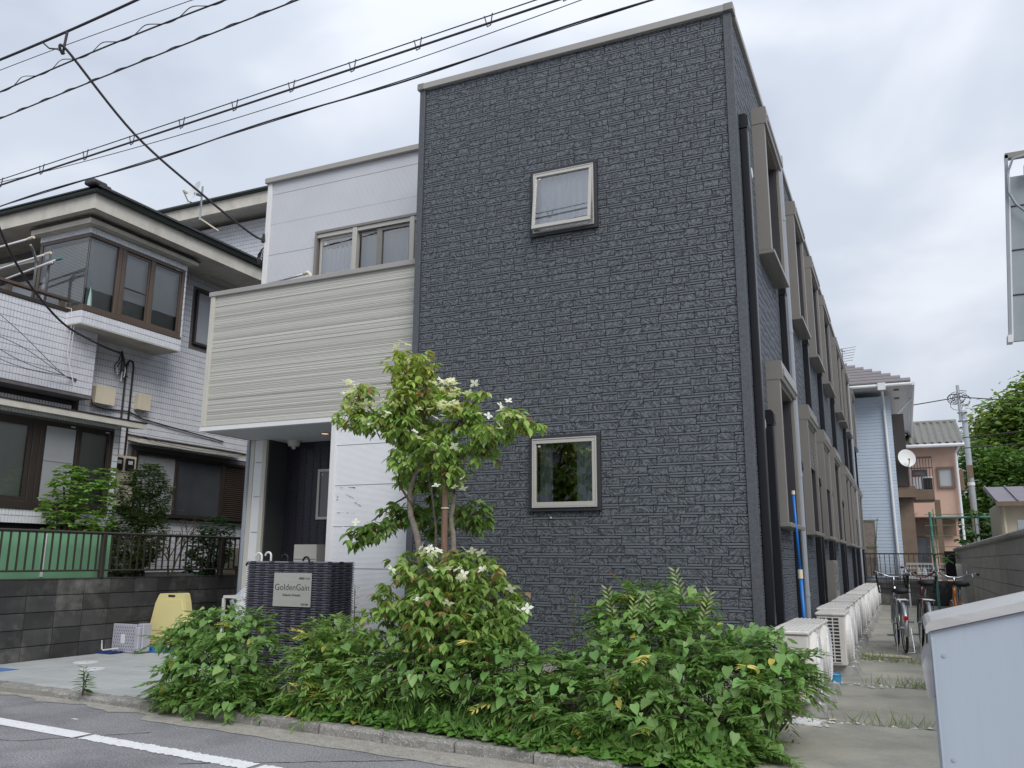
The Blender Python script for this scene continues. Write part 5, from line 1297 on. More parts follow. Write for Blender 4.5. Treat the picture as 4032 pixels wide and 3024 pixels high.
part('shelf_board', MB().box(.0, 1.24, 26.2, 26.6, .84, .92), M['whitetrim'], sh)
for x in (.02, 1.18): part('leg', MB().box(x, x+.04, 26.3, 26.34, .09, .839), M['white'], sh)
for i, (x, c_) in enumerate(((.32, 'creamwall'), (.47, 'white'))):
    t = thing('bottle', ['cream plastic bottle on the wire rack', 'white plastic bottle on the wire rack'][i], 'bottle', (x, 26.4, .92)); part('bottle_body', MB().tube([(x, 26.4, .92), (x, 26.4, 1.08), (x, 26.4, 1.12)], [.055, .055, .03], 12), M[c_], t); part('cap', MB().tube([(x, 26.4, 1.12), (x, 26.4, 1.16)], .025, 10), M['white'], t)
for i, (x0, x1) in enumerate(((.94, 1.05), (1.09, 1.22))):
    part('grey_plank', MB().prism([(x0, 1.275), (x1, 1.275), (x1+.04, .09), (x0+.04, .09)], 1, 19.9+i*.2, 19.93+i*.2), M['block'], label=['left one of two grey planks standing upright by the block wall', 'right one of two grey planks standing upright by the block wall'][i], cat='plank', group='grey planks by the block wall')
# pink house
PH = thing('salmon_house', 'salmon rendered house with a grey-green pantile roof behind the balcony', 'house', (0, 41, 0))
g = MB().box(-4, 2.20, 38, 46, 3.1, 6.0); part('wall', g, M['pink'], PH); part('lower_wall', MB().box(-4, 2.1, 39.2, 46, 0, 3.09), M['pink'], PH)
part('oriel', MB().prism([(-.6, 4.4), (.35, 4.4), (.6, 3.3), (.45, 3.12), (-.6, 3.12)], 1, 37.6, 37.99), M['pink'], PH)
V = []; F = []; nr = 9
for i in range(nr):
    f0 = i/nr; y = 37.4+3.4*f0; z = 5.95+1.35*f0; n = 90
    for j in range(n+1):
        x = -3.5+6.0*j/n; w_ = .065*math.sin(j*math.pi/2.0*1.0)
        V += [(x, y-.03, z+.03+w_), (x, y+.42, z+.20+w_)]
    b0 = i*(n+1)*2
    for j in range(n): F.append((b0+2*j, b0+2*j+2, b0+2*j+3, b0+2*j+1))
rfp = part('roof', MB().prism([(37.45, 5.93), (40.8, 7.25), (44, 5.93)], 0, -3.5, 2.47), M['pantile'], PH); npmesh('roof_tiles', V, F, M['pantile'], rfp, kind='stuff', smooth=True)
part('ridge', MB().tube([(-3.5, 40.8, 7.33), (2.5, 40.8, 7.33)], .09, 8), M['pantile'], PH); 
g = MB(); g.tube([(-3.5, 37.3, 5.9), (2.5, 37.3, 5.88)], .07, 8); part('gutter', g, M['white'], PH); part('downpipe', MB().tube([(2.33, 37.4, 5.85), (2.19, 37.85, 5.6), (2.19, 37.85, .5)], .05, 8), M['white'], PH)
g = MB(); ring(g, 1.45, 2.07, 4.22, 5.08, .08, 37.9, 38.05); wn = part('window', g, M['woodbrown'], PH); part('pane', MB().box(1.5, 2.0, 37.98, 37.99, 4.28, 5.0), M['frost'], wn)
part('window_hood', MB().prism([(2.21, 4.15), (2.42, 4.15), (2.42, 4.95), (2.21, 5.0)], 1, 38.3, 39.6), M['woodbrown'], PH)
g = MB(); ring(g, .55, 1.1, 4.0, 5.0, .06, 37.93, 38.02); wn = part('window', g, M['brown'], PH); part('pane', MB().box(.6, 1.05, 37.97, 37.98, 4.05, 4.95), M['frostdark'], wn)
part('door', MB().box(.4, 1.0, 39.1, 39.19, .3, 2.3), M['frostdark'], PH)
part('porch_screen', MB().box(-.6, 2.0, 39.0, 39.09, 2.35, 3.0), M['woodbrown'], PH)
# utility pole
UP = thing('utility_pole', 'grey concrete utility pole with a tangle of wires near its top', 'utility pole', (3.1, 45, 0))
part('shaft', MB().tube([(3.12, 45, 0), (3.13, 45, 8.45)], [.16, .12], 14), M['pole'], UP, smooth=True)
part('top_pipe', MB().tube([(2.97, 45, 7.9), (2.97, 45, 9.7)], .07, 8), M['steel'], UP)
for zz in (7.95, 8.35): part('band', MB().torus((3.06, 45, zz), .2, .03, 2, 16, 6), M['steel'], UP)
for k in range(9): part('step_bolt', MB().tube([(2.80 if k % 2 else 3.12, 45, 4.2+k*.45), (3.12 if k % 2 else 3.46, 45, 4.2+k*.45)], .015, 5), M['steel'], UP)
part('reflector_plate', MB().box(3.0, 3.24, 44.68, 44.72, 5.2, 5.8, .02), M['woodbrown'], UP); part('band_sign', MB().tube([(3.12, 45, 4.85), (3.12, 45, 5.0)], .165, 14), M['white'], UP)
r8 = random.Random(3)
for k in range(12):
    c_ = Vector((2.97+r8.uniform(-.3, .35), 44.9, 9.0+r8.uniform(-.25, .2))); rr_ = r8.uniform(.12, .3)
    part('wire_loop', MB().tube([c_+Vector((rr_*math.cos(a*.7), .05*a, rr_*.9*math.sin(a*.7))) for a in range(10)], .013, 5), M['cable'], UP)
part('bracket', MB().tube([(2.97, 45, 9.45), (3.35, 45, 9.4)], .03, 6), M['steel'], UP)
# trees beyond, shed, trellis: foliage helpers come next
SHD = thing('cream_shed', 'small cream-walled building with a mauve ribbed metal roof at the right edge', 'shed', (3, 24, 0))
part('wall', MB().box(2.08, 5, 22.4, 25, 0, 2.66), M['creamwall'], SHD)
g = MB().add([(1.98, 22.0, 2.66), (5, 22.0, 2.66), (5, 23.4, 3.10), (1.86, 23.4, 3.10), (1.98, 22.0, 2.60), (5, 22.0, 2.60), (5, 23.4, 3.04), (1.86, 23.4, 3.04)], [(0, 1, 2, 3), (0, 4, 5, 1), (0, 3, 7, 4), (4, 7, 6, 5)]); rf2 = part('roof', g, M['shingleblue'], SHD)
for k in range(6): part('roof_rib', MB().bar((2.0+k*.42, 22.0, 2.68), (1.9+k*.42, 23.4, 3.12), .03, .03), M['shingleblue'], rf2)
part('eaves_board', MB().box(1.98, 5, 21.96, 22.0, 2.56, 2.66), M['woodbrown'], SHD)
part('downpipe', MB().tube([(2.14, 22.3, 0), (2.14, 22.3, 2.6)], .035, 8), M['creamwall'], SHD)
part('grey_wall', MB().box(2.25, 5, 21.0, 21.1, 1.5, 2.2), M['pole'], SHD)
TR = thing('pole_trellis', 'garden trellis of teal pipes and green canes behind the block wall', 'trellis', (1.5, 25.4, 0))
part('post', MB().tube([(.72, 25.3, 0), (.70, 25.3, 2.62)], .035, 8), M['teal'], TR); part('top_bar', MB().tube([(.68, 25.3, 2.47), (3.3, 25.3, 2.47)], .03, 8), M['teal'], TR)
for zz in (2.55, 2.26, 1.98, 1.70, 1.42): part('cane', MB().tube([(.55, 25.2, zz), (3.2 if zz > 2 else 2.4, 25.2, zz+.01)], .010, 6), M['green'], TR)
for x in (.8, 1.75, 2.6): part('cane', MB().tube([(x, 25.25, 1.2), (x-.02, 25.25, 2.7)], .012, 6), M['green'], TR)
# corner of the right-hand neighbour
NB = thing('neighbour_balcony', 'corner of the right-hand house with a pale frame and grey panels at the picture edge', 'house', (2, 11, 3.5))
def nbx(z, d=0.): return 1.185+(z-3.59)*.0815+d
def nslab(name, z0, z1, d0, w, y0, y1, m_): return part(name, MB().prism([(nbx(z0, d0), z0), (nbx(z0, d0+w), z0), (nbx(z1, d0+w), z1), (nbx(z1, d0), z1)], 1, y0, y1), m_, NB)
nslab('panel', 3.60, 5.45, .045, 2, 10.02, 10.06, M['pole'])
for zz in (4.1, 4.6, 5.1): nslab('panel_joint', zz, zz+.012, .05, 2, 10.012, 10.019, M['rubber'])
nslab('corner_post', 3.64, 5.70, 0, .03, 9.98, 10.04, M['greypipe']); nslab('glazing_strip', 3.62, 5.5, .030, .014, 9.98, 10.03, M['white'])
nslab('beam', 5.66, 5.72, 0, 2, 9.98, 10.06, M['bronze']); nslab('beam', 5.40, 5.52, .17, 2, 9.9, 9.96, M['white']); nslab('foot_bracket', 3.58, 3.66, -.012, .05, 9.95, 10.08, M['white'])
part('hanging_hose', MB().tube([(1.7, 9.9, 5.66), (1.42, 9.93, 5.62), (1.35, 9.94, 5.45), (1.345, 9.95, 5.25), (1.40, 9.95, 5.1), (1.56, 9.95, 4.9)], .014, 8), M['greypipe'], NB, smooth=True)

# ============================================================= OVERHEAD CABLES
def cable(label, pts, r, extra=None, wrap=0., y=6.0, group=None):
    """pts: (x,z) along the street at depth y"""
    xs = [p[0] for p in pts]; zs = [p[1] for p in pts]; c = np.polyfit(xs, zs, 2)
    line = lambda x: (x, y, float(np.polyval(c, x)))
    t = thing('overhead_cable', label, 'cable', line(-5), 'overhead cables along the street'); X = np.linspace(-14, 3, 80)
    part('core', MB().tube([line(x) for x in X], r, 7), M['cable'], t, smooth=True)
    if extra is not None:
        part('messenger_wire', MB().tube([(x, y, line(x)[2]+extra) for x in X], .006, 5), M['cable'], t)
    if wrap:
        WK = 9 if wrap > .02 else 15
        g = MB(); n = 1100; Xs = np.linspace(-14, 3, n); g.tube([(x, y+wrap*math.cos(x*WK), line(x)[2]+wrap*.9+wrap*math.sin(x*WK)) for x in Xs], .0055, 4); part('lashing_wire', g, M['cable'], t)
    return line
def sc6(L_): return [(x*1.2, (z-1.3)*1.2+1.3) for x, z in L_]
cA = cable('topmost thick cable at the upper left corner, with a branch bracket', sc6([(-8.372, 6.505), (-7.571, 6.538), (-6.367, 6.618)]), 0.0162)
cable('thin wire just below the topmost thick cable', sc6([(-8.346, 6.374), (-6.665, 6.396), (-5.622, 6.391)]), 0.0046)
cable('cable with wide loose spiral loops around it', sc6([(-8.292, 6.105), (-7.2, 6.183), (-5.209, 6.266)]), 0.0097, wrap=.032)
cable('cable below the spiral-looped one, tightly wrapped', sc6([(-8.227, 5.781), (-6.864, 5.869), (-4.371, 6.01)]), 0.0086, wrap=.009)
lE = cable('thick cable slung under a thin wire by small hangers', sc6([(-8.069, 4.997), (-6.058, 5.098), (-3.723, 5.18), (-1.975, 5.281)]), 0.0113, extra=.075)
g = cable('wavy thin wire below the cable with hangers', sc6([(-7.259, 5.02), (-5.707, 5.005), (-3.718, 5.092), (-2.0, 5.2)]), 0.0043)
lH = cable('lowest street cable, a loosely twisted pair', sc6([(-8.021, 4.761), (-5.787, 4.857), (-3.71, 4.94), (-1.265, 5.065)]), 0.0054)
hg = bpy.data.objects['core'] if False else None
roots = [o for o in bpy.data.objects if o.get('label') == 'thick cable slung under a thin wire by small hangers'][0]
for k in range(22):
    x = -9.8+k*.74+.1; p = lE(x); part('hanger', MB().tube([(x-.03, 6, p[2]+.085), (x-.012, 6.0, p[2]+.02), (x, 6, p[2]-.03), (x+.035, 6, p[2]-.02), (x+.05, 6, p[2]+.095)], .006, 5), M['cable'], roots)
rt2 = [o for o in bpy.data.objects if o.get('label') == 'lowest street cable, a loosely twisted pair'][0]
part('second_strand', MB().tube([(x, 6+.012*math.cos(x*1.9), lH(x)[2]+.016*math.sin(x*1.9)) for x in np.linspace(-14, 3, 200)], .0085, 5), M['cable'], rt2, smooth=True)
def drop(label, pts, r, grp=None, m_='cable'):
    t = thing('service_cable', label, 'cable', pts[-1]); P = [Vector(p) for p in pts]; out = []
    for i in range(len(P)-1):
        for k in range(8):
            q = k/8; a = P[max(i-1, 0)]; b = P[i]; c = P[i+1]; d = P[min(i+2, len(P)-1)]
            out.append(.5*((2*b)+(-a+c)*q+(2*a-5*b+4*c-d)*q*q+(-a+3*b-3*c+d)*q**3))
    out.append(P[-1]); part('core', MB().tube(out, r, 7), M[m_], t, smooth=True); return t
a0 = Vector(cA(-9.25)); a1 = Vector(cA(-8.8))
DR = drop('black service cable falling from the top cable to the pale grey upper wing', [tuple(a1), (-8.83, 6.0, 7.3), (-8.78, 6.0, 7.35), (-8.55, 6.9, 6.62), (-8.2, 7.8, 6.08), (-7.98, 8.45, 5.77), (-7.88, 8.62, 5.70)], .016)
part('branch_bracket', MB().tube([tuple(a0), (-9.1, 6, 7.45), (-8.95, 6, 7.40), (-8.8, 6, 7.3)], .010, 6), M['cable'], DR)
part('insulator', MB().tube([(-7.86, 8.63, 5.66), (-7.86, 8.63, 5.78)], [.035, .02], 10), M['rubber'], DR)
for k in range(4):
    part('wire_loop', MB().tube([(-7.93+.05*math.cos(a*.8+k), 8.66+.02*k, 5.45-.0*k+.09*math.sin(a*.8+k)+.03*k) for a in range(9)], .008, 5), M['cable'], DR)
drop('thick black service cable sagging from the left edge to the tiled wall', [(-9.75, 5.7, 6.0), (-10.042, 6.3, 5.338), (-10.298, 6.8, 4.998), (-10.517, 7.35, 4.72), (-10.792, 7.95, 4.57), (-11.189, 8.85, 4.55), (-11.5, 9.45, 4.60)], .016)
for i, z in enumerate((4.45, 4.05, 3.95, 4.25)):
    drop(['thin wire across the tiled wall, the highest of four', 'thin wire across the tiled wall, second from the bottom', 'thin wire across the tiled wall, the lowest of four', 'faint thin wire across the tiled wall, second from the top'][i], [(-11.1, 6.3, z+.55-.15*i), (-11.1, 7.4, z-.02), (-11.2, 8.3, 3.95), (-11.5, 8.95, 4.0)], .005, m_='cablegrey')
for lb, p in (('cable from the utility pole to the left behind the blue house', [(2.9, 45, 9.1), (-1, 42, 8.2), (-5, 40, 7.9)]), ('cable from the utility pole to the right past the tree', [(3.1, 45, 9.1), (6, 44, 8.6), (11, 42, 8.4)]), ('upper cable crossing in front of the far tree', [(-2, 40, 6.4), (3.1, 44.6, 7.1), (9, 40, 7.0)]), ('lower cable crossing in front of the far tree', [(-2, 40, 5.9), (3.1, 44.6, 6.6), (9, 40, 6.3)])):
    drop(lb, p, .025)
# ============================================================= FOLIAGE
def leaf_template(kind):
    if kind == 'ovate':      # folded, drooping tip
        V = [(0, 0, 0), (-.20, .25, .03), (-.24, .48, .035), (-.14, .76, .0), (0, 1, -.14), (.14, .76, .0), (.24, .48, .035), (.20, .25, .03), (0, .35, -.03), (0, .68, -.05)]
    elif kind == 'heart':
        V = [(0, 0.03, 0), (-.30, -.06, .03), (-.42, .25, .04), (-.27, .62, .02), (0, 1, -.1), (.27, .62, .02), (.42, .25, .04), (.30, -.06, .03), (0, .3, -.03), (0, .62, -.04)]
    elif kind == 'lance':
        V = [(0, 0, 0), (-.10, .3, .02), (-.10, .6, .01), (0, 1, -.06), (.10, .6, .01), (.10, .3, .02), (0, .45, -.02)]
        return np.array(V, float), np.array([(0, 1, 6), (1, 2, 6), (2, 3, 6), (3, 4, 6), (4, 5, 6), (5, 0, 6)])
    elif kind == 'blade':
        V = [(-.02, 0, 0), (.02, 0, 0), (-.018, .5, .02), (.018, .5, .02), (0, 1, -.12)]
        return np.array(V, float), np.array([(0, 1, 3), (0, 3, 2), (2, 3, 4)])
    elif kind == 'petal':
        V = [(0, 0, 0), (-.28, .35, .02), (-.30, .6, .03), (0, 1, -.02), (.30, .6, .03), (.28, .35, .02), (0, .5, 0)]
        return np.array(V, float), np.array([(0, 1, 6), (1, 2, 6), (2, 3, 6), (3, 4, 6), (4, 5, 6), (5, 0, 6)])
    F = [(0, 1, 8), (1, 2, 8), (2, 9, 8), (2, 3, 9), (3, 4, 9), (4, 5, 9), (5, 6, 9), (6, 8, 9), (6, 7, 8), (7, 0, 8)]
    return np.array(V, float), np.array(F)
TMP = {k: leaf_template(k) for k in ('ovate', 'heart', 'lance', 'petal', 'blade')}
def basis(d, n):
    d = d/np.linalg.norm(d, axis=1, keepdims=True); x = np.cross(d, n); l = np.linalg.norm(x, axis=1, keepdims=True); l[l < 1e-6] = 1; x /= l; z = np.cross(x, d)
    return np.stack([x, d, z], 2)      # columns
class Leaves:
    def __init__(s): s.P = []; s.B = []; s.S = []; s.C = []; s.K = []
    def add(s, kind, P, d, n, size, col):
        s.K.append((kind, np.asarray(P, float), basis(np.asarray(d, float), np.asarray(n, float)), np.asarray(size, float), np.asarray(col, float)))
    def build(s, name, mat_, parent=None, **kw):
        Vs = []; Fs = []; Cs = []; off = 0
        for kind, P, B, S, C in s.K:
            T, F = TMP[kind]; n = len(P)
            if n == 0: continue
            v = np.einsum('nij,kj->nki', B, T)*S[:, None, None]+P[:, None, :]
            Vs.append(v.reshape(-1, 3)); Fs.append((F[None]+(np.arange(n)*len(T))[:, None, None]).reshape(-1, 3)+off); off += n*len(T)
            Cs.append(np.repeat(C, len(T), 0))
        return npmesh(name, np.concatenate(Vs), np.concatenate(Fs), mat_, parent, colors=np.concatenate(Cs), smooth=True, **kw)
def rndv(n): v = rng.normal(size=(n, 3)); return v/np.linalg.norm(v, axis=1, keepdims=True)
def inblob(b, n, shell=.55):
    x, y, z, rx, ry, rz = b; v = rndv(n); r = (shell+(1-shell)*rng.random(n)**.6)*(1+rng.normal(0, .09, n)); return np.array([x, y, z])+v*r[:, None]*np.array([rx, ry, rz]), v
def colors(n, base, var=.25, alt=None, p=0.):
    c = np.array(base)[None]*(1+rng.uniform(-var, var, (n, 1)))*(1+rng.uniform(-.08, .08, (n, 3)))
    if alt is not None and p > 0:
        m = rng.random(n) < p; c[m] = np.array(alt)*(1+rng.uniform(-.3, .3, (m.sum(), 1)))
    return c
UPV = np.array([0, 0, 1.])
def clusters(Lv, blobs, dens, size, base, k=5, droop=.9, alt=None, p=0., kind='ovate', shell=.35, var=.25):
    for b in blobs:
        nc = int(max(3, dens*(b[3]*b[5]+b[4]*b[5]+b[3]*b[4])/3*760))
        P, v = inblob(b, nc, shell)
        P = np.repeat(P, k, 0); v = np.repeat(v, k, 0); n = len(P)
        a = rng.random(n)*2*np.pi; h = np.stack([np.cos(a), np.sin(a), np.zeros(n)], 1)
        d = h*.9+v*.35-UPV*droop*rng.uniform(.35, 1.5, n)[:, None]
        nn = UPV+h*.6+rng.normal(0, .25, (n, 3)); s = size*rng.uniform(.65, 1.25, n)
        Lv.add(kind, P+d/np.linalg.norm(d, axis=1, keepdims=True)*.01, d, nn, s, colors(n, base, var, alt, p))
# ---- kousa dogwood
TREE_B = [(-3.94,6.35,3.0,.25,.22,.18),(-3.85,6.35,2.76,.28,.25,.17),(-3.94,6.2,2.65,.21,.2,.15),(-4.31,6.1,2.76,.14,.12,.09),(-4.37,6.1,2.56,.18,.16,.11),(-4.13,6.15,2.51,.2,.2,.12),(-3.86,6.3,2.44,.27,.3,.16),(-3.45,6.3,2.67,.22,.2,.10),(-3.32,6.2,2.49,.17,.2,.1),(-2.82,6.1,2.45,.12,.12,.07),(-2.68,6.1,2.38,.11,.1,.05),(-3.02,6.15,2.35,.16,.18,.1),(-3.52,6.2,2.24,.21,.28,.14),(-3.9,6.3,2.19,.19,.28,.14),(-3.12,6.2,2.2,.14,.15,.1),(-3.47,6.2,2.04,.17,.22,.12),(-3.93,6.4,2.0,.11,.15,.09),(-3.09,6.1,2.66,.05,.05,.03)]
LOW_B = [(-4.1,6.5,1.7,.22,.2,.11),(-4.25,6.35,1.58,.19,.15,.10),(-4.42,6.3,1.5,.12,.12,.07),(-3.43,6.6,1.69,.19,.2,.13),(-3.94,6.8,1.71,.2,.2,.18),(-3.87,6.7,2.0,.17,.2,.15)]
DT = thing('dogwood_tree', 'young flowering dogwood with two pale trunks and drooping leaves before the white and dark walls', 'tree', (-3.65, 6.3, .1))
def limb(pts, r0, r1, name='trunk', m_='bark'):
    P = [Vector(p) for p in pts]; out = []
    for i in range(len(P)-1):
        for k in range(5):
            q = k/5; a = P[max(i-1, 0)]; b = P[i]; c = P[i+1]; d = P[min(i+2, len(P)-1)]
            o = .5*((2*b)+(-a+c)*q+(2*a-5*b+4*c-d)*q*q+(-a+3*b-3*c+d)*q**3); out.append(o+Vector((random.uniform(-.004, .004), random.uniform(-.004, .004), 0)))
    out.append(P[-1]); n = len(out); return part(name, MB().tube(out, [r0+(r1-r0)*i/(n-1) for i in range(n)], 9), M[m_], DT, smooth=True)
limb([(-3.74, 6.3, .1), (-3.76, 6.3, .9), (-3.78, 6.3, 1.40), (-3.88, 6.3, 1.72), (-3.86, 6.3, 1.98), (-3.77, 6.3, 2.15), (-3.80, 6.3, 2.5), (-3.86, 6.33, 3.0)], .036, .010)
limb([(-3.43, 6.3, .1), (-3.44, 6.3, 1.35), (-3.47, 6.3, 1.62), (-3.45, 6.3, 1.84), (-3.52, 6.28, 2.1), (-3.5, 6.25, 2.4), (-3.42, 6.25, 2.66)], .028, .008)
limb([(-3.72, 6.45, .1), (-3.72, 6.5, 1.2), (-3.75, 6.5, 1.7), (-3.85, 6.5, 2.1)], .016, .007)
for pts in ([(-3.79, 6.3, 2.2), (-3.98, 6.25, 2.4), (-4.2, 6.15, 2.55), (-4.4, 6.1, 2.62)], [(-4.1, 6.2, 2.47), (-4.25, 6.12, 2.65), (-4.33, 6.1, 2.82)], [(-3.5, 6.25, 2.05), (-3.2, 6.18, 2.22), (-2.95, 6.12, 2.38), (-2.7, 6.1, 2.42)], [(-3.45, 6.3, 1.85), (-3.35, 6.2, 1.97), (-3.3, 6.2, 2.1)],
            [(-3.5, 6.25, 2.35), (-3.3, 6.2, 2.5), (-3.12, 6.12, 2.66)], [(-3.8, 6.3, 2.5), (-3.98, 6.3, 2.72), (-4.02, 6.3, 2.95)], [(-3.85, 6.3, 1.9), (-3.95, 6.4, 1.86), (-4.15, 6.45, 1.78), (-4.35, 6.35, 1.6)], [(-3.72, 6.5, 1.4), (-3.55, 6.6, 1.6), (-3.35, 6.6, 1.72)], [(-3.83, 6.3, 2.7), (-3.7, 6.3, 2.9), (-3.66, 6.3, 3.02)], [(-3.85, 6.3, 1.75), (-3.97, 6.25, 1.95), (-3.98, 6.3, 2.1)]):
    limb(pts, .013, .004, 'limb', 'twig')
Lv = Leaves()
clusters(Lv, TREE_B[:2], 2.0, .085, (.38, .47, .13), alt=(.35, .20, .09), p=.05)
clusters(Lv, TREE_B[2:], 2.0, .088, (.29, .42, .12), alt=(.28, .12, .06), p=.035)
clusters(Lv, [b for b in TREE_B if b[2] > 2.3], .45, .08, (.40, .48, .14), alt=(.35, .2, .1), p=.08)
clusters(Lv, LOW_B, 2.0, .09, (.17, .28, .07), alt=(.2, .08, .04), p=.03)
Lv.build('crown', M['leaf'], DT, kind='stuff')
def twigs(blobs, root, name, par, per=8, r=.003):
    g = MB()
    for b in blobs:
        P, v = inblob(b, per, .5)
        for p in P: c_ = np.array(b[:3])-np.array([0, 0, b[5]*.6]); m_ = (p+c_)/2+np.array([0, 0, .02]); g.tube([c_, m_, p], [r*1.6, r, r*.5], 5)
    part(name, g, M['twig'], par, kind='stuff')
twigs(TREE_B+LOW_B, None, 'twigs', DT, 10)
FC = (.90, .90, .82)
fl_me = []
for q in range(4):
    T, F = TMP['petal']; V = []; FF = []
    for k in range(4):
        a = k*math.pi/2+random.uniform(-.12, .12); s = random.uniform(.038, .048); rot = np.array([[math.cos(a), -math.sin(a), 0], [math.sin(a), math.cos(a), 0], [0, 0, 1]]); up = random.uniform(-.05, .22)
        t_ = T.copy(); t_[:, 2] += t_[:, 1]*up; V.append((t_@rot.T)*s); FF.append(F+k*len(T))
    V = np.concatenate(V); FF = np.concatenate(FF); me = bpy.data.meshes.new('flower'); me.from_pydata(V.tolist(), [], FF.tolist())
    ca = me.color_attributes.new('Col', 'FLOAT_COLOR', 'POINT'); ca.data.foreach_set('color', np.tile(np.array([*FC, 1.]), len(V))); me.materials.append(M['leaf']); fl_me.append(me)
def flowers(pts, par, jit=.03, n=1, dy=0.):
    for p in pts:
        for _ in range(n):
            o = shared('flower', random.choice(fl_me), par, (p[0]+random.gauss(0, jit), p[1]+random.gauss(0, jit)+dy, p[2]+random.gauss(0, jit*.4)))
            o.rotation_euler = (random.gauss(.35, .3), random.gauss(0, .3), random.random()*6.28)
F1 = [(-4.417,6.1,2.858),(-4.345,6.1,2.815),(-4.31,6.1,2.819),(-4.393,6.1,2.745),(-4.348,6.1,2.719),(-4.194,6.1,2.729),(-4.291,6.1,2.613),(-4.239,6.1,2.609),(-4.216,6.1,2.644),(-4.147,6.1,2.632),(-4.056,6.1,2.654),(-3.929,6.1,2.616),(-3.909,6.0,2.515),(-4.114,6.0,2.457),(-4.505,6.1,2.562),(-4.511,6.1,2.518),(-4.388,6.1,2.656),(-3.877,6.2,3.18),(-3.965,6.2,3.15),(-3.466,6.1,2.76),(-3.403,6.1,2.764),(-3.35,6.1,2.77),(-3.303,6.1,2.75),(-3.415,6.05,2.55),(-3.361,6.05,2.56),(-3.322,6.05,2.56),(-3.276,6.05,2.57),(-3.39,6.0,2.467),(-3.233,6.1,2.66),(-3.294,6.1,2.69),(-3.347,6.1,2.66),(-3.128,6.1,2.73),(-2.888,6.1,2.53),(-2.873,6.1,2.49),(-2.99,6.1,2.46),(-2.786,6.1,2.44),(-2.722,6.1,2.43),(-2.879,6.0,2.33),(-3.597,5.95,2.33),(-3.572,5.95,2.29),(-3.43,6.0,2.23),(-3.284,6.05,2.2),(-3.234,6.1,1.948),(-3.292,6.1,1.877),(-3.24,6.1,1.869),(-3.467,6.1,1.895),(-3.492,6.05,2.54),(-3.634,6.05,2.54),(-3.342,6.5,1.84),(-3.263,6.5,1.79),(-4.4,6.3,1.62),(-4.502,6.3,1.56),(-4.24,6.3,1.6),(-3.38,6.08,2.52),(-3.30,6.08,2.53),(-3.44,6.08,2.71),(-4.36,6.08,2.84)]
flowers(F1, DT, .012, dy=-.06); flowers(F1[:38], DT, .03, dy=-.07)
flowers([F1[k] for k in (0, 1, 3, 4, 6, 8, 9, 19, 20, 21, 24, 25, 26, 30)], DT, .04, 2, dy=-.05)
sk = thing('tree_stake', 'reddish brown wooden stake supporting the dogwood trunk', 'stake', (-3.485, 6.22, .1)); part('stake_post', MB().tube([(-3.485, 6.22, .1), (-3.49, 6.22, 2.12)], .026, 10), M['stake'], sk); part('tie', MB().torus((-3.487, 6.22, 1.72), .03, .006, 2, 14, 5), M['cream'], sk)
# flowering shrub below
FS = thing('flowering_shrub', 'rounded dogwood shrub with large white four-petalled flowers under the tree', 'shrub', (-3.4, 6.1, .1))
FSH = [(-3.6,6.2,1.24,.33,.35,.15),(-3.25,6.2,1.2,.29,.35,.15),(-3.7,6.0,1.01,.26,.3,.18),(-3.35,6.0,.97,.37,.35,.22),(-2.97,6.05,1.01,.24,.3,.18),(-2.76,6.0,.93,.14,.2,.1),(-3.35,6.1,.75,.4,.3,.2),(-3.78,5.9,.82,.28,.3,.2),(-3.2,5.85,.78,.4,.3,.22),(-2.85,5.9,.75,.25,.3,.18)]
Lv = Leaves()
clusters(Lv, FSH, 1.5, .085, (.22, .34, .09), alt=(.34, .19, .10), p=.08, shell=.6)
clusters(Lv, FSH[:2], .5, .085, (.33, .44, .13), alt=(.35, .2, .1), p=.1, shell=.9)
Lv.build('crown', M['leaf'], FS, kind='stuff')
g = MB()
for _ in range(16): a = random.uniform(-.4, .4); g.tube([(-3.4+a*.2, 6.1, .1), (-3.4+a, 6.1+random.uniform(-.2, .2), .9)], [.012, .005], 6)
part('stems', g, M['twig'], FS, kind='stuff'); twigs(FSH, None, 'twigs', FS, 8)
F2 = [(-3.436,5.9,1.38),(-3.376,5.9,1.343),(-3.332,5.9,1.355),(-3.495,5.9,1.38),(-3.4,5.88,1.32),(-3.46,5.88,1.34),(-3.088,5.88,1.362),(-3.039,5.9,1.355),(-2.962,5.9,1.34),(-3.358,5.8,1.23),(-3.057,5.8,1.18),(-2.925,5.85,1.217),(-3.669,5.75,1.21),(-3.156,5.75,1.22),(-3.049,5.75,1.15),(-3.006,5.72,1.124),(-3.083,5.75,1.218),(-3.103,5.65,.971),(-3.369,5.65,.993),(-2.875,5.8,1.227),(-2.607,5.8,.942),(-2.528,5.8,.945),(-2.663,5.8,1.08),(-3.306,5.75,1.215),(-3.39,5.86,1.37)]
for p in F2:
    o = shared('flower', random.choice(fl_me), FS, (p[0], p[1]-.04, p[2]+.01), (1.15, 1.15, 1.15)); o.rotation_euler = (random.gauss(.7, .3), random.gauss(0, .25), random.random()*6.28)

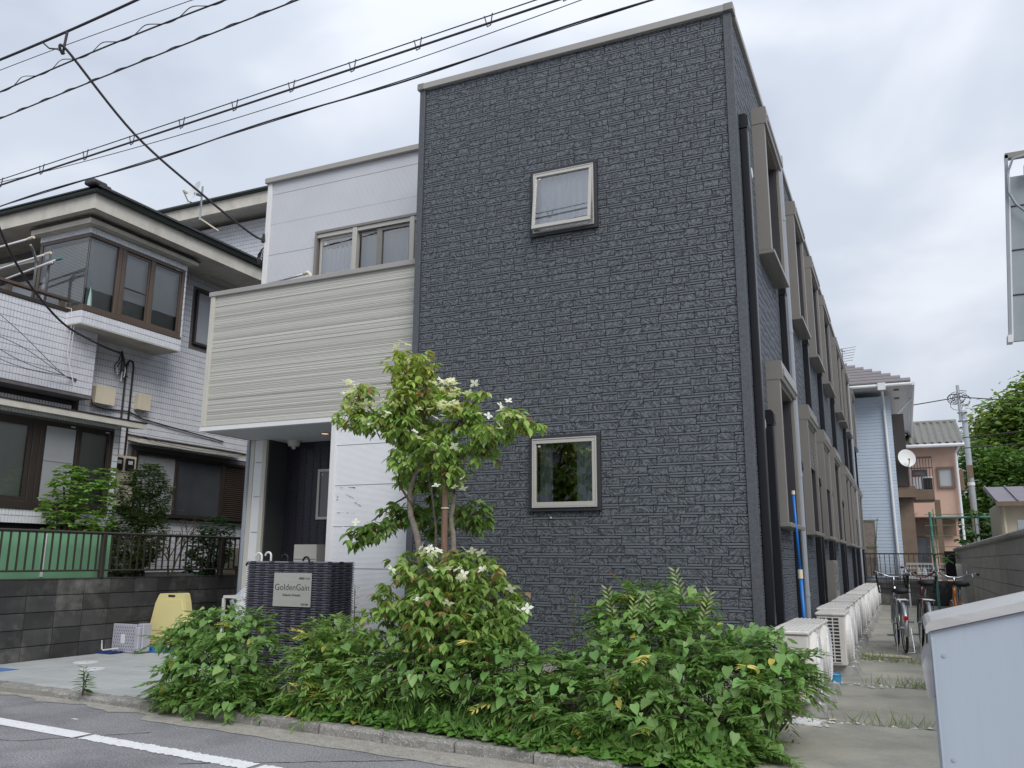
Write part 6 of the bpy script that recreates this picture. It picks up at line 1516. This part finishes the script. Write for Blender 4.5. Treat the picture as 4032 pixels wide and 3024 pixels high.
# ---- nandina / vine shrubs
def fronds(Lv, blobs, per, base, alt=(.78, .68, .22), p=.03, ln=(.12, .26), palt=.0, up=.25, size=.078):
    for b in blobs:
        nf = int(1.6*per*(b[3]+b[4]+b[5])/.8); P, v = inblob((b[0], b[1], b[2]-.04, b[3]*.86, b[4]*.86, b[5]*.82), nf, .35)
        d = v*np.array([1, 1, .5])+rng.normal(0, .35, (nf, 3)); d[:, 2] += up; d /= np.linalg.norm(d, axis=1, keepdims=True)
        L_ = rng.uniform(*ln, nf); yellow = rng.random(nf) < p; K = 9
        for k in range(K):
            t = (k+1)/K; pos = P+d*(L_*t)[:, None]; pos[:, 2] -= (L_*t*t*.35)
            for sgn in (-1, 1):
                side = np.cross(d, UPV); side /= np.maximum(np.linalg.norm(side, axis=1, keepdims=True), 1e-3)
                dd = d*.75+side*sgn*.85+rng.normal(0, .16, (nf, 3)); dd[:, 2] -= .35
                c = colors(nf, base, .22); c[yellow] = np.array(alt)*(1+rng.uniform(-.2, .2, (yellow.sum(), 1)))
                if palt: m = rng.random(nf) < palt; c[m] = np.array((.20, .07, .04))
                Lv.add('lance', pos, dd, UPV+rng.normal(0, .3, (nf, 3)), size*rng.uniform(.7, 1.25, nf)*(1.1-.45*abs(t-.4)), c)
heart_mes = []
for c_ in ((.18, .34, .09), (.14, .28, .07), (.22, .38, .11), (.11, .23, .055), (.27, .41, .13)):
    T, F = TMP['heart']; me = bpy.data.meshes.new('leaf'); me.from_pydata(T.tolist(), [], F.tolist()); me.polygons.foreach_set('use_smooth', [True]*len(F))
    ca = me.color_attributes.new('Col', 'FLOAT_COLOR', 'POINT'); ca.data.foreach_set('color', np.tile(np.array([*c_, 1.]), len(T))); me.materials.append(M['leaf']); heart_mes.append(me)
def vines(Lv, par, blobs, per, base=(.185, .335, .095), single=0, size=.062, alt=(.50, .42, .08), p=.015):
    tot = 0
    for b in blobs:
        n = int(per*(b[3]*b[5]+b[3]*b[4])*105); P, v = inblob(b, n, .93)
        keep = (v[:, 1] < .45) & (v[:, 2] > -.7); P = P[keep]; v = v[keep]; n = len(P)
        nn = v*.9+np.array([0, -.25, .55])+rng.normal(0, .28, (n, 3)); d = np.array([0, -.35, -.75])+v*.35+rng.normal(0, .3, (n, 3)); s = size*rng.uniform(.55, 1.55, n)
        B = basis(d, nn); ns = min(int(single*n), n, max(0, 300-tot))
        for i in range(ns):
            o = bpy.data.objects.new('leaf', random.choice(heart_mes)); COL.objects.link(o); o.parent = par
            m = Matrix([[float(B[i, r_, c2]*s[i]*1.15) for c2 in range(3)] for r_ in range(3)]).to_4x4(); m.translation = Vector(P[i])-par.location+Vector((0, -.01, 0)); o.matrix_local = m
        tot += ns
        Lv.add('heart', P[ns:], d[ns:], nn[ns:], s[ns:], colors(n-ns, base, .28, alt, p))
def stemset(par, blobs, n=10):
    g = MB()
    for b in blobs:
        for _ in range(n):
            x, y = b[0]+random.uniform(-.5, .5)*b[3], b[1]+random.uniform(.1, .7)*b[4]; g.tube([(x*.8+b[0]*.2, y, .09), ((x+b[0])/2, y, max(.12, b[2]*.6)), (b[0]+random.uniform(-.8, .8)*b[3], b[1]+random.uniform(-.7, .7)*b[4], b[2]+b[5]*random.uniform(-.2, .8))], [.007, .005, .002], 5)
    part('stems', g, M['twig'], par, kind='stuff')
GRN = (.15, .265, .07); GRL = (.22, .345, .10)
def bush(name, label, blobs, nf, nv, single, pv=.03, base=GRN, cat='shrub'):
    t = thing(name, label, cat, (sum(b[0] for b in blobs)/len(blobs), sum(b[1] for b in blobs)/len(blobs), .09))
    Lv = Leaves(); fronds(Lv, blobs, nf, base, p=pv, palt=.006); Lv.build('fronds', M['leaf'], t, kind='stuff')
    Lv = Leaves(); vines(Lv, t, blobs, nv, single=single*.2); Lv.build('vine_leaves', M['leaf'], t, kind='stuff'); stemset(t, [b for b in blobs if b[0] < -1.15], 5); return t
BL = [(-5.63,5.95,.69,.4,.28,.18),(-5.27,5.9,.67,.26,.28,.17),(-5.9,5.9,.59,.28,.25,.14),(-5.56,5.85,.38,.47,.30,.21),(-5.15,5.8,.37,.27,.30,.22),(-5.88,5.8,.29,.19,.2,.12),(-5.54,5.72,.15,.41,.22,.12),(-5.1,5.68,.17,.24,.2,.12)]
BM = [(-4.46,6.0,.65,.2,.25,.14),(-4.32,6.0,.72,.19,.25,.11),(-4.52,5.9,.46,.15,.2,.15),(-4.2,5.85,.45,.3,.3,.22),(-3.93,5.85,.46,.26,.3,.21),(-4.25,5.75,.22,.35,.2,.12)]
BC = [(-3.67,5.85,.51,.29,.3,.24),(-3.27,5.8,.5,.31,.35,.24),(-2.99,5.95,.71,.23,.3,.21),(-2.76,5.8,.53,.26,.3,.2),(-2.5,5.8,.55,.18,.25,.14),(-2.57,5.7,.4,.25,.25,.12),(-2.16,5.65,.36,.27,.25,.15)]
BR = [(-1.9,6.6,1.02,.18,.22,.12),(-2.06,6.5,.91,.17,.25,.15),(-1.58,6.5,.96,.16,.25,.16),(-1.78,6.3,.76,.35,.35,.18),(-1.93,5.95,.56,.3,.35,.19),(-1.54,5.9,.59,.28,.35,.21),(-1.32,6.2,.69,.23,.35,.19),(-2.15,5.9,.52,.19,.3,.14),(-1.6,5.65,.36,.33,.3,.16)]
BE = [(-1.01,6.3,.73,.22,.3,.13),(-.85,6.2,.63,.17,.3,.15),(-.76,6.15,.55,.12,.2,.12),(-1.07,6.0,.55,.21,.35,.18),(-.92,5.95,.43,.18,.28,.14),(-1.12,5.65,.32,.22,.25,.14),(-1.05,5.75,.18,.24,.22,.12)]
bush('vine_covered_bush', 'bush smothered in heart-shaped vine leaves left of the black sign wall', BL, 40, 9, .5, .01)
bush('sacred_bamboo', 'feathery sacred bamboo bush in front of the right end of the black sign wall', BM, 52, 4, .35, .03, GRL)
bush('sacred_bamboo', 'feathery yellow-flecked bush below the white-flowered shrub', BC, 46, 6, .4, .045)
bush('sacred_bamboo', 'tall feathery bush before the dark wall right of the lower window', BR, 48, 6, .4, .04)
bush('sacred_bamboo', 'bush at the dark building corner spilling over the nearest outdoor unit', BE, 44, 7, .5, .012)
# pale variegated shoots
vs_ = thing('variegated_shoots', 'upright pale-edged leafy shoots above the tall feathery bush', 'shoots', (-1.5, 6.4, .9))
Lv = Leaves()
for (x, y, z, lean) in ((-2.05, 6.3, .98, -.2), (-1.52, 6.35, 1.12, -.25), (-1.38, 6.3, .97, .3), (-1.75, 6.2, .92, .1), (-1.9, 6.25, .9, .15)):
    n = 14; t = np.arange(n)/n; P = np.stack([x+lean*t*.25, np.full(n, y), z-.12+t*.24], 1); a = np.arange(n)*math.pi+rng.normal(0, .3, n)
    Lv.add('lance', P, np.stack([np.cos(a)*.8+lean, np.sin(a)*.4, np.full(n, .7)], 1), np.tile((.2, -1, .4), (n, 1)), np.full(n, .06), colors(n, (.36, .42, .16), .2))
Lv.build('leaves', M['leaf'], vs_, kind='stuff')
# stalky weeds
def weed(label, x, y, z0, h, n=34, size=.07, sp=.5, m='weed', heads=1):
    t = thing(m, label, 'weed', (x, y, z0)); Lv = Leaves(); g = MB()
    for k in range(heads):
        xx = x+(random.uniform(-.05, .05) if k else 0); hh = h*(1-.15*k); g.tube([(x, y, z0), (xx, y, z0+hh*.5), (xx+random.uniform(-.02, .02), y, z0+hh)], [.006, .005, .003], 6)
        q = np.linspace(.25, 1, n); a = np.arange(n)*2.4; P = np.stack([np.full(n, xx), np.full(n, y), z0+hh*q], 1)
        Lv.add('lance', P, np.stack([np.cos(a), np.sin(a), sp*q**2*1.6-.1], 1), UPV+rng.normal(0, .2, (n, 3)), size*(1.15-.5*q)*rng.uniform(.8, 1.2, n), colors(n, (.12, .22, .05), .2))
    part('stalk', g, M['twig'], t); Lv.build('leaves', M['leaf'], t, kind='stuff'); return t
weed('tall single-stalked weed against the foot of the dark wall', -2.36, 6.3, .1, .92, 46, .085)
weed('slim leafy stalk before the white ribbed wall right of the sign wall', -4.62, 6.6, .1, .95, 26, .09, m='weed')
weed('small leafy weed growing from the kerb joint on the paving', -6.99, 5.73, .05, .24, 16, .13, .35, heads=3)
# ground cover along the kerb
def cover(label, x0, x1, d0, d1, n, size=.05, h=.12, base=(.10, .21, .045)):
    x = rng.uniform(x0, x1, n); yk = 5.30-.0845*(x+1.96); y = yk+rng.uniform(d0, d1, n)
    hh = .09+h*rng.random(n)*(1-np.exp(-(y-yk-.02)*6)).clip(.2, 1); P = np.stack([x, y, hh], 1)
    nn = UPV+np.array([0, -.55, 0])+rng.normal(0, .35, (n, 3)); d = rng.normal(0, 1, (n, 3)); d[:, 2] = -.25; d[:, 1] -= .6
    Lv = Leaves(); Lv.add('heart', P, d, nn, size*rng.uniform(.5, 1.3, n), colors(n, base, .3, (.35, .33, .08), .02)); return Lv.build('ground_ivy', M['leaf'], kind='stuff', label=label)
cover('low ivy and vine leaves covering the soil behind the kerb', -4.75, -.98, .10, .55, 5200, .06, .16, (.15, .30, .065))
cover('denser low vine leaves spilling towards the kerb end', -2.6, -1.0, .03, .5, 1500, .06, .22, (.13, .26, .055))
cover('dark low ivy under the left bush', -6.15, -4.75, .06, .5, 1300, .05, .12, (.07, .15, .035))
x = rng.uniform(-4.6, -1.0, 900); yk = 5.30-.0845*(x+1.96); P = np.stack([x, yk+rng.uniform(.1, .4, 900), np.full(900, .09)], 1)
Lv = Leaves(); d = rng.normal(0, .45, (900, 3)); d[:, 2] = 1; Lv.add('blade', P, d, np.tile((0., -1., 0.), (900, 1))+rng.normal(0, .4, (900, 3)), rng.uniform(.1, .28, 900)*.9, colors(900, (.12, .22, .05), .3)); Lv.build('grass_blades', M['leaf'], kind='stuff', label='thin grass blades among the ivy behind the kerb')
# tufts on the path
P = []
for (x, y, r_, n) in ((-.05, 9.5, .12, 60), (.05, 9.6, .15, 40), (-.45, 11.9, .15, 90), (-.15, 11.75, .15, 90), (-.6, 12.3, .1, 40), (-.1, 7.35, .1, 40), (-.35, 7.3, .12, 30), (.1, 11.6, .1, 30), (-.35, 9.6, .1, 20)):
    for _ in range(n): P.append((x+random.gauss(0, r_), y+random.gauss(0, .04), .085))
P = np.array(P); n = len(P); Lv = Leaves(); d = rng.normal(0, .6, (n, 3)); d[:, 2] = 1; Lv.add('blade', P, d, rng.normal(0, 1, (n, 3))+np.array([0, -1, .0]), rng.uniform(.06, .16, n), colors(n, (.2, .26, .09), .3)); Lv.build('path_grass', M['leaf'], kind='stuff', label='sparse grass tufts in the joints of the side path')
# neighbour's shrubs
def simple_shrub(name, label, blobs, dens, size, col, kind='ovate', loc=None, m_='leaf', k=4, droop=.2, trunk=True, alt=None, p=0., shell=.7):
    t = thing(name, label, 'shrub', loc or (blobs[0][0], blobs[0][1], 1.0)); Lv = Leaves(); clusters(Lv, blobs, dens, size, col, k, droop, alt, p, kind, shell); Lv.build('crown', M[m_], t, kind='stuff')
    g = MB()
    for b in blobs[:4]:
        for _ in range(3): g.tube([(blobs[0][0]+random.uniform(-.1, .1), blobs[0][1]+random.uniform(-.1, .1), .98), (b[0]+random.uniform(-.1, .1), b[1]+random.uniform(-.1, .1), b[2])], [.02, .008], 6)
    part('stems', g, M['twig'], t, kind='stuff'); return t
simple_shrub('climbing_shrub', 'light green climbing shrub rising before the ground-floor windows of the tiled house', [(-10.5, 8.15, 1.75, .3, .35, .2), (-10.5, 7.95, 1.98, .28, .28, .2), (-10.5, 8.05, 2.25, .25, .25, .22), (-10.5, 8.05, 2.42, .18, .2, .15), (-10.4, 8.55, 2.42, .18, .16, .15), (-10.45, 8.5, 2.1, .22, .2, .2), (-10.4, 8.5, 1.8, .22, .2, .15), (-10.5, 8.0, 1.4, .3, .4, .25)], 2.4, .07, (.24, .40, .11), 'heart', shell=.75)
simple_shrub('round_topiary', 'tall dark green clipped topiary behind the railing', [(-10.45, 9.3, 2.2, .33, .40, .45), (-10.45, 9.25, 1.7, .36, .44, .5), (-10.45, 9.05, 1.4, .35, .45, .35), (-10.45, 9.35, 2.45, .2, .26, .26)], .9*10, .048, (.09, .15, .05), 'ovate', k=5, shell=.88, m_='leafgloss', alt=(.13, .17, .07), p=.12)
simple_shrub('camellia', 'glossy dark green camellia behind the right end of the railing', [(-10.35, 10.75, 1.72, .25, .28, .25), (-10.35, 10.65, 1.45, .28, .38, .3), (-10.3, 10.45, 1.25, .25, .3, .2)], 4.5, .07, (.045, .13, .04), 'ovate', m_='leafgloss', k=4, shell=.85)
bb_ = thing('bare_bush', 'thin bare-branched bush between the topiary and the camellia', 'shrub', (-10.3, 9.75, 1.0)); g = MB(); rz = random.Random(12)
def br_(p, d, l, r_, dep):
    q = p+d*l; g.tube([p, (p+q)/2+Vector((0, rz.uniform(-.02, .02), 0)), q], [r_, r_*.85, r_*.7], 5)
    if dep > 0:
        for _ in range(rz.choice((2, 3))): br_(q, (d+Vector((rz.uniform(-.3, .3), rz.uniform(-.7, .7), rz.uniform(-.1, .4)))).normalized(), l*rz.uniform(.6, .85), r_*.65, dep-1)
br_(Vector((-10.3, 9.75, 1.0)), Vector((0, -.1, 1)), .25, .018, 4); br_(Vector((-10.3, 9.8, 1.0)), Vector((0, .35, 1)).normalized(), .3, .016, 4)
part('branches', g, M['twig'], bb_, kind='stuff'); Lv = Leaves(); clusters(Lv, [(-10.3, 9.7, 1.9, .1, .35, .2), (-10.3, 9.75, 1.5, .1, .3, .2)], .03, .05, (.06, .12, .03)); Lv.build('leaves', M['leaf'], bb_, kind='stuff')
# garden vine on the trellis
gv = thing('garden_vine', 'broad-leaved green vine climbing the garden trellis', 'vine', (1.8, 25.1, 1.0)); Lv = Leaves()
clusters(Lv, [(1.75, 25.1, 2.2, .35, .2, .3), (1.6, 25.1, 1.85, .45, .2, .25), (2.2, 25.1, 1.95, .3, .2, .3), (1.85, 25.2, 2.55, .15, .1, .2), (1.1, 25.2, 1.4, .4, .2, .2), (1.4, 25, 1.6, .3, .2, .2)], .09, .17, (.10, .21, .07), 4, .4, kind='heart'); Lv.build('leaves', M['leaf'], gv, kind='stuff')
part('stems', MB().tube([(1.9, 25.2, 0), (1.85, 25.2, 1.2), (1.8, 25.15, 2.6)], [.02, .015, .006], 6), M['twig'], gv)
# big tree at the right, lower trees
def bigtree(label, x, y, blobs, trunk_h, n, size, col, grp='trees at the far right', alt=None):
    t = thing('broadleaf_tree', label, 'tree', (x, y, 0), grp); Lv = Leaves(); tot = sum(b[3]*b[5] for b in blobs)
    for b in blobs:
        m = int(n*b[3]*b[5]/tot/5); P, v = inblob(b, m, .4); P = np.repeat(P, 5, 0)+rng.normal(0, size*1.3, (m*5, 3))*np.array([1, 1, .35]); k = len(P)
        nn = UPV*1.2+rng.normal(0, .45, (k, 3)); d = rng.normal(0, 1, (k, 3)); d[:, 2] = -.2
        Lv.add('ovate', P, d, nn, size*rng.uniform(.7, 1.4, k), colors(k, col, .3, alt, .25 if alt else 0))
    Lv.build('crown', M['leaf'], t, kind='stuff'); part('trunk', MB().tube([(x, y, 0), (x+.1, y, trunk_h*.6), (x, y, trunk_h)], [.4, .3, .15], 10), M['bark'], t, smooth=True)
    for b in blobs[:7]: part('limb', MB().tube([(x, y, trunk_h*.6), ((x+b[0])/2, (y+b[1])/2, (trunk_h*.8+b[2])/2), b[:3]], [.16, .1, .04], 6), M['bark'], t)
    return t
bigtree('large spreading green tree at the right edge behind the utility pole', 9.5, 52, [(9.5, 52, 10.3, 3.6, 3, 1.5), (6.6, 52, 9.1, 2.3, 2.5, 1.1), (9, 52, 8, 4, 3, 1.5), (5.6, 52, 7.4, 1.9, 2, 1.0), (6.8, 51, 6.1, 2.6, 2.5, 1.0), (10, 52, 5.6, 3.6, 3, 1.5), (5.3, 53, 8.4, 1.4, 1.5, .8)], 9, 34000, .34, (.14, .24, .06), alt=(.33, .39, .12))
bigtree('darker tree below the large spreading one, left of the cream shed', 4.6, 48, [(4.6, 48, 4.4, 1.6, 2, 1.4), (5.2, 48, 5.6, 1.7, 2, 1.2), (3.9, 49, 6.2, 1.0, 1.5, 1.2), (6.4, 47, 3.4, 2.6, 2, 1.4), (3.6, 49, 3.4, 1.2, 1.5, 1.6)], 5, 20000, .26, (.10, .19, .05))
# tree and house across the street, behind the viewer: they show in the window glass
bigtree('roadside tree across the street from the apartment building', -4.5, -8.5, [(-4.5, -8.5, 5.2, 1.8, 1.8, 1.3), (-3.6, -8.3, 4.3, 1.3, 1.4, .9), (-5.6, -8.6, 4.2, 1.3, 1.4, .9), (-4.3, -8.3, 3.4, 1.4, 1.2, .7)], 4.2, 4200, .15, (.035, .07, .02), 'trees across the street')
OH = thing('house_opposite', 'plain pale house across the street from the apartment building', 'house', (-9, -16, 0))
part('wall', MB().box(-16, -5.5, -20, -14, 0, 5.2), M['pole'], OH); part('roof', MB().prism([(-20.5, 5.2), (-13.5, 5.2), (-17, 6.8)], 0, -16.5, -5), M['roofdark'], OH)
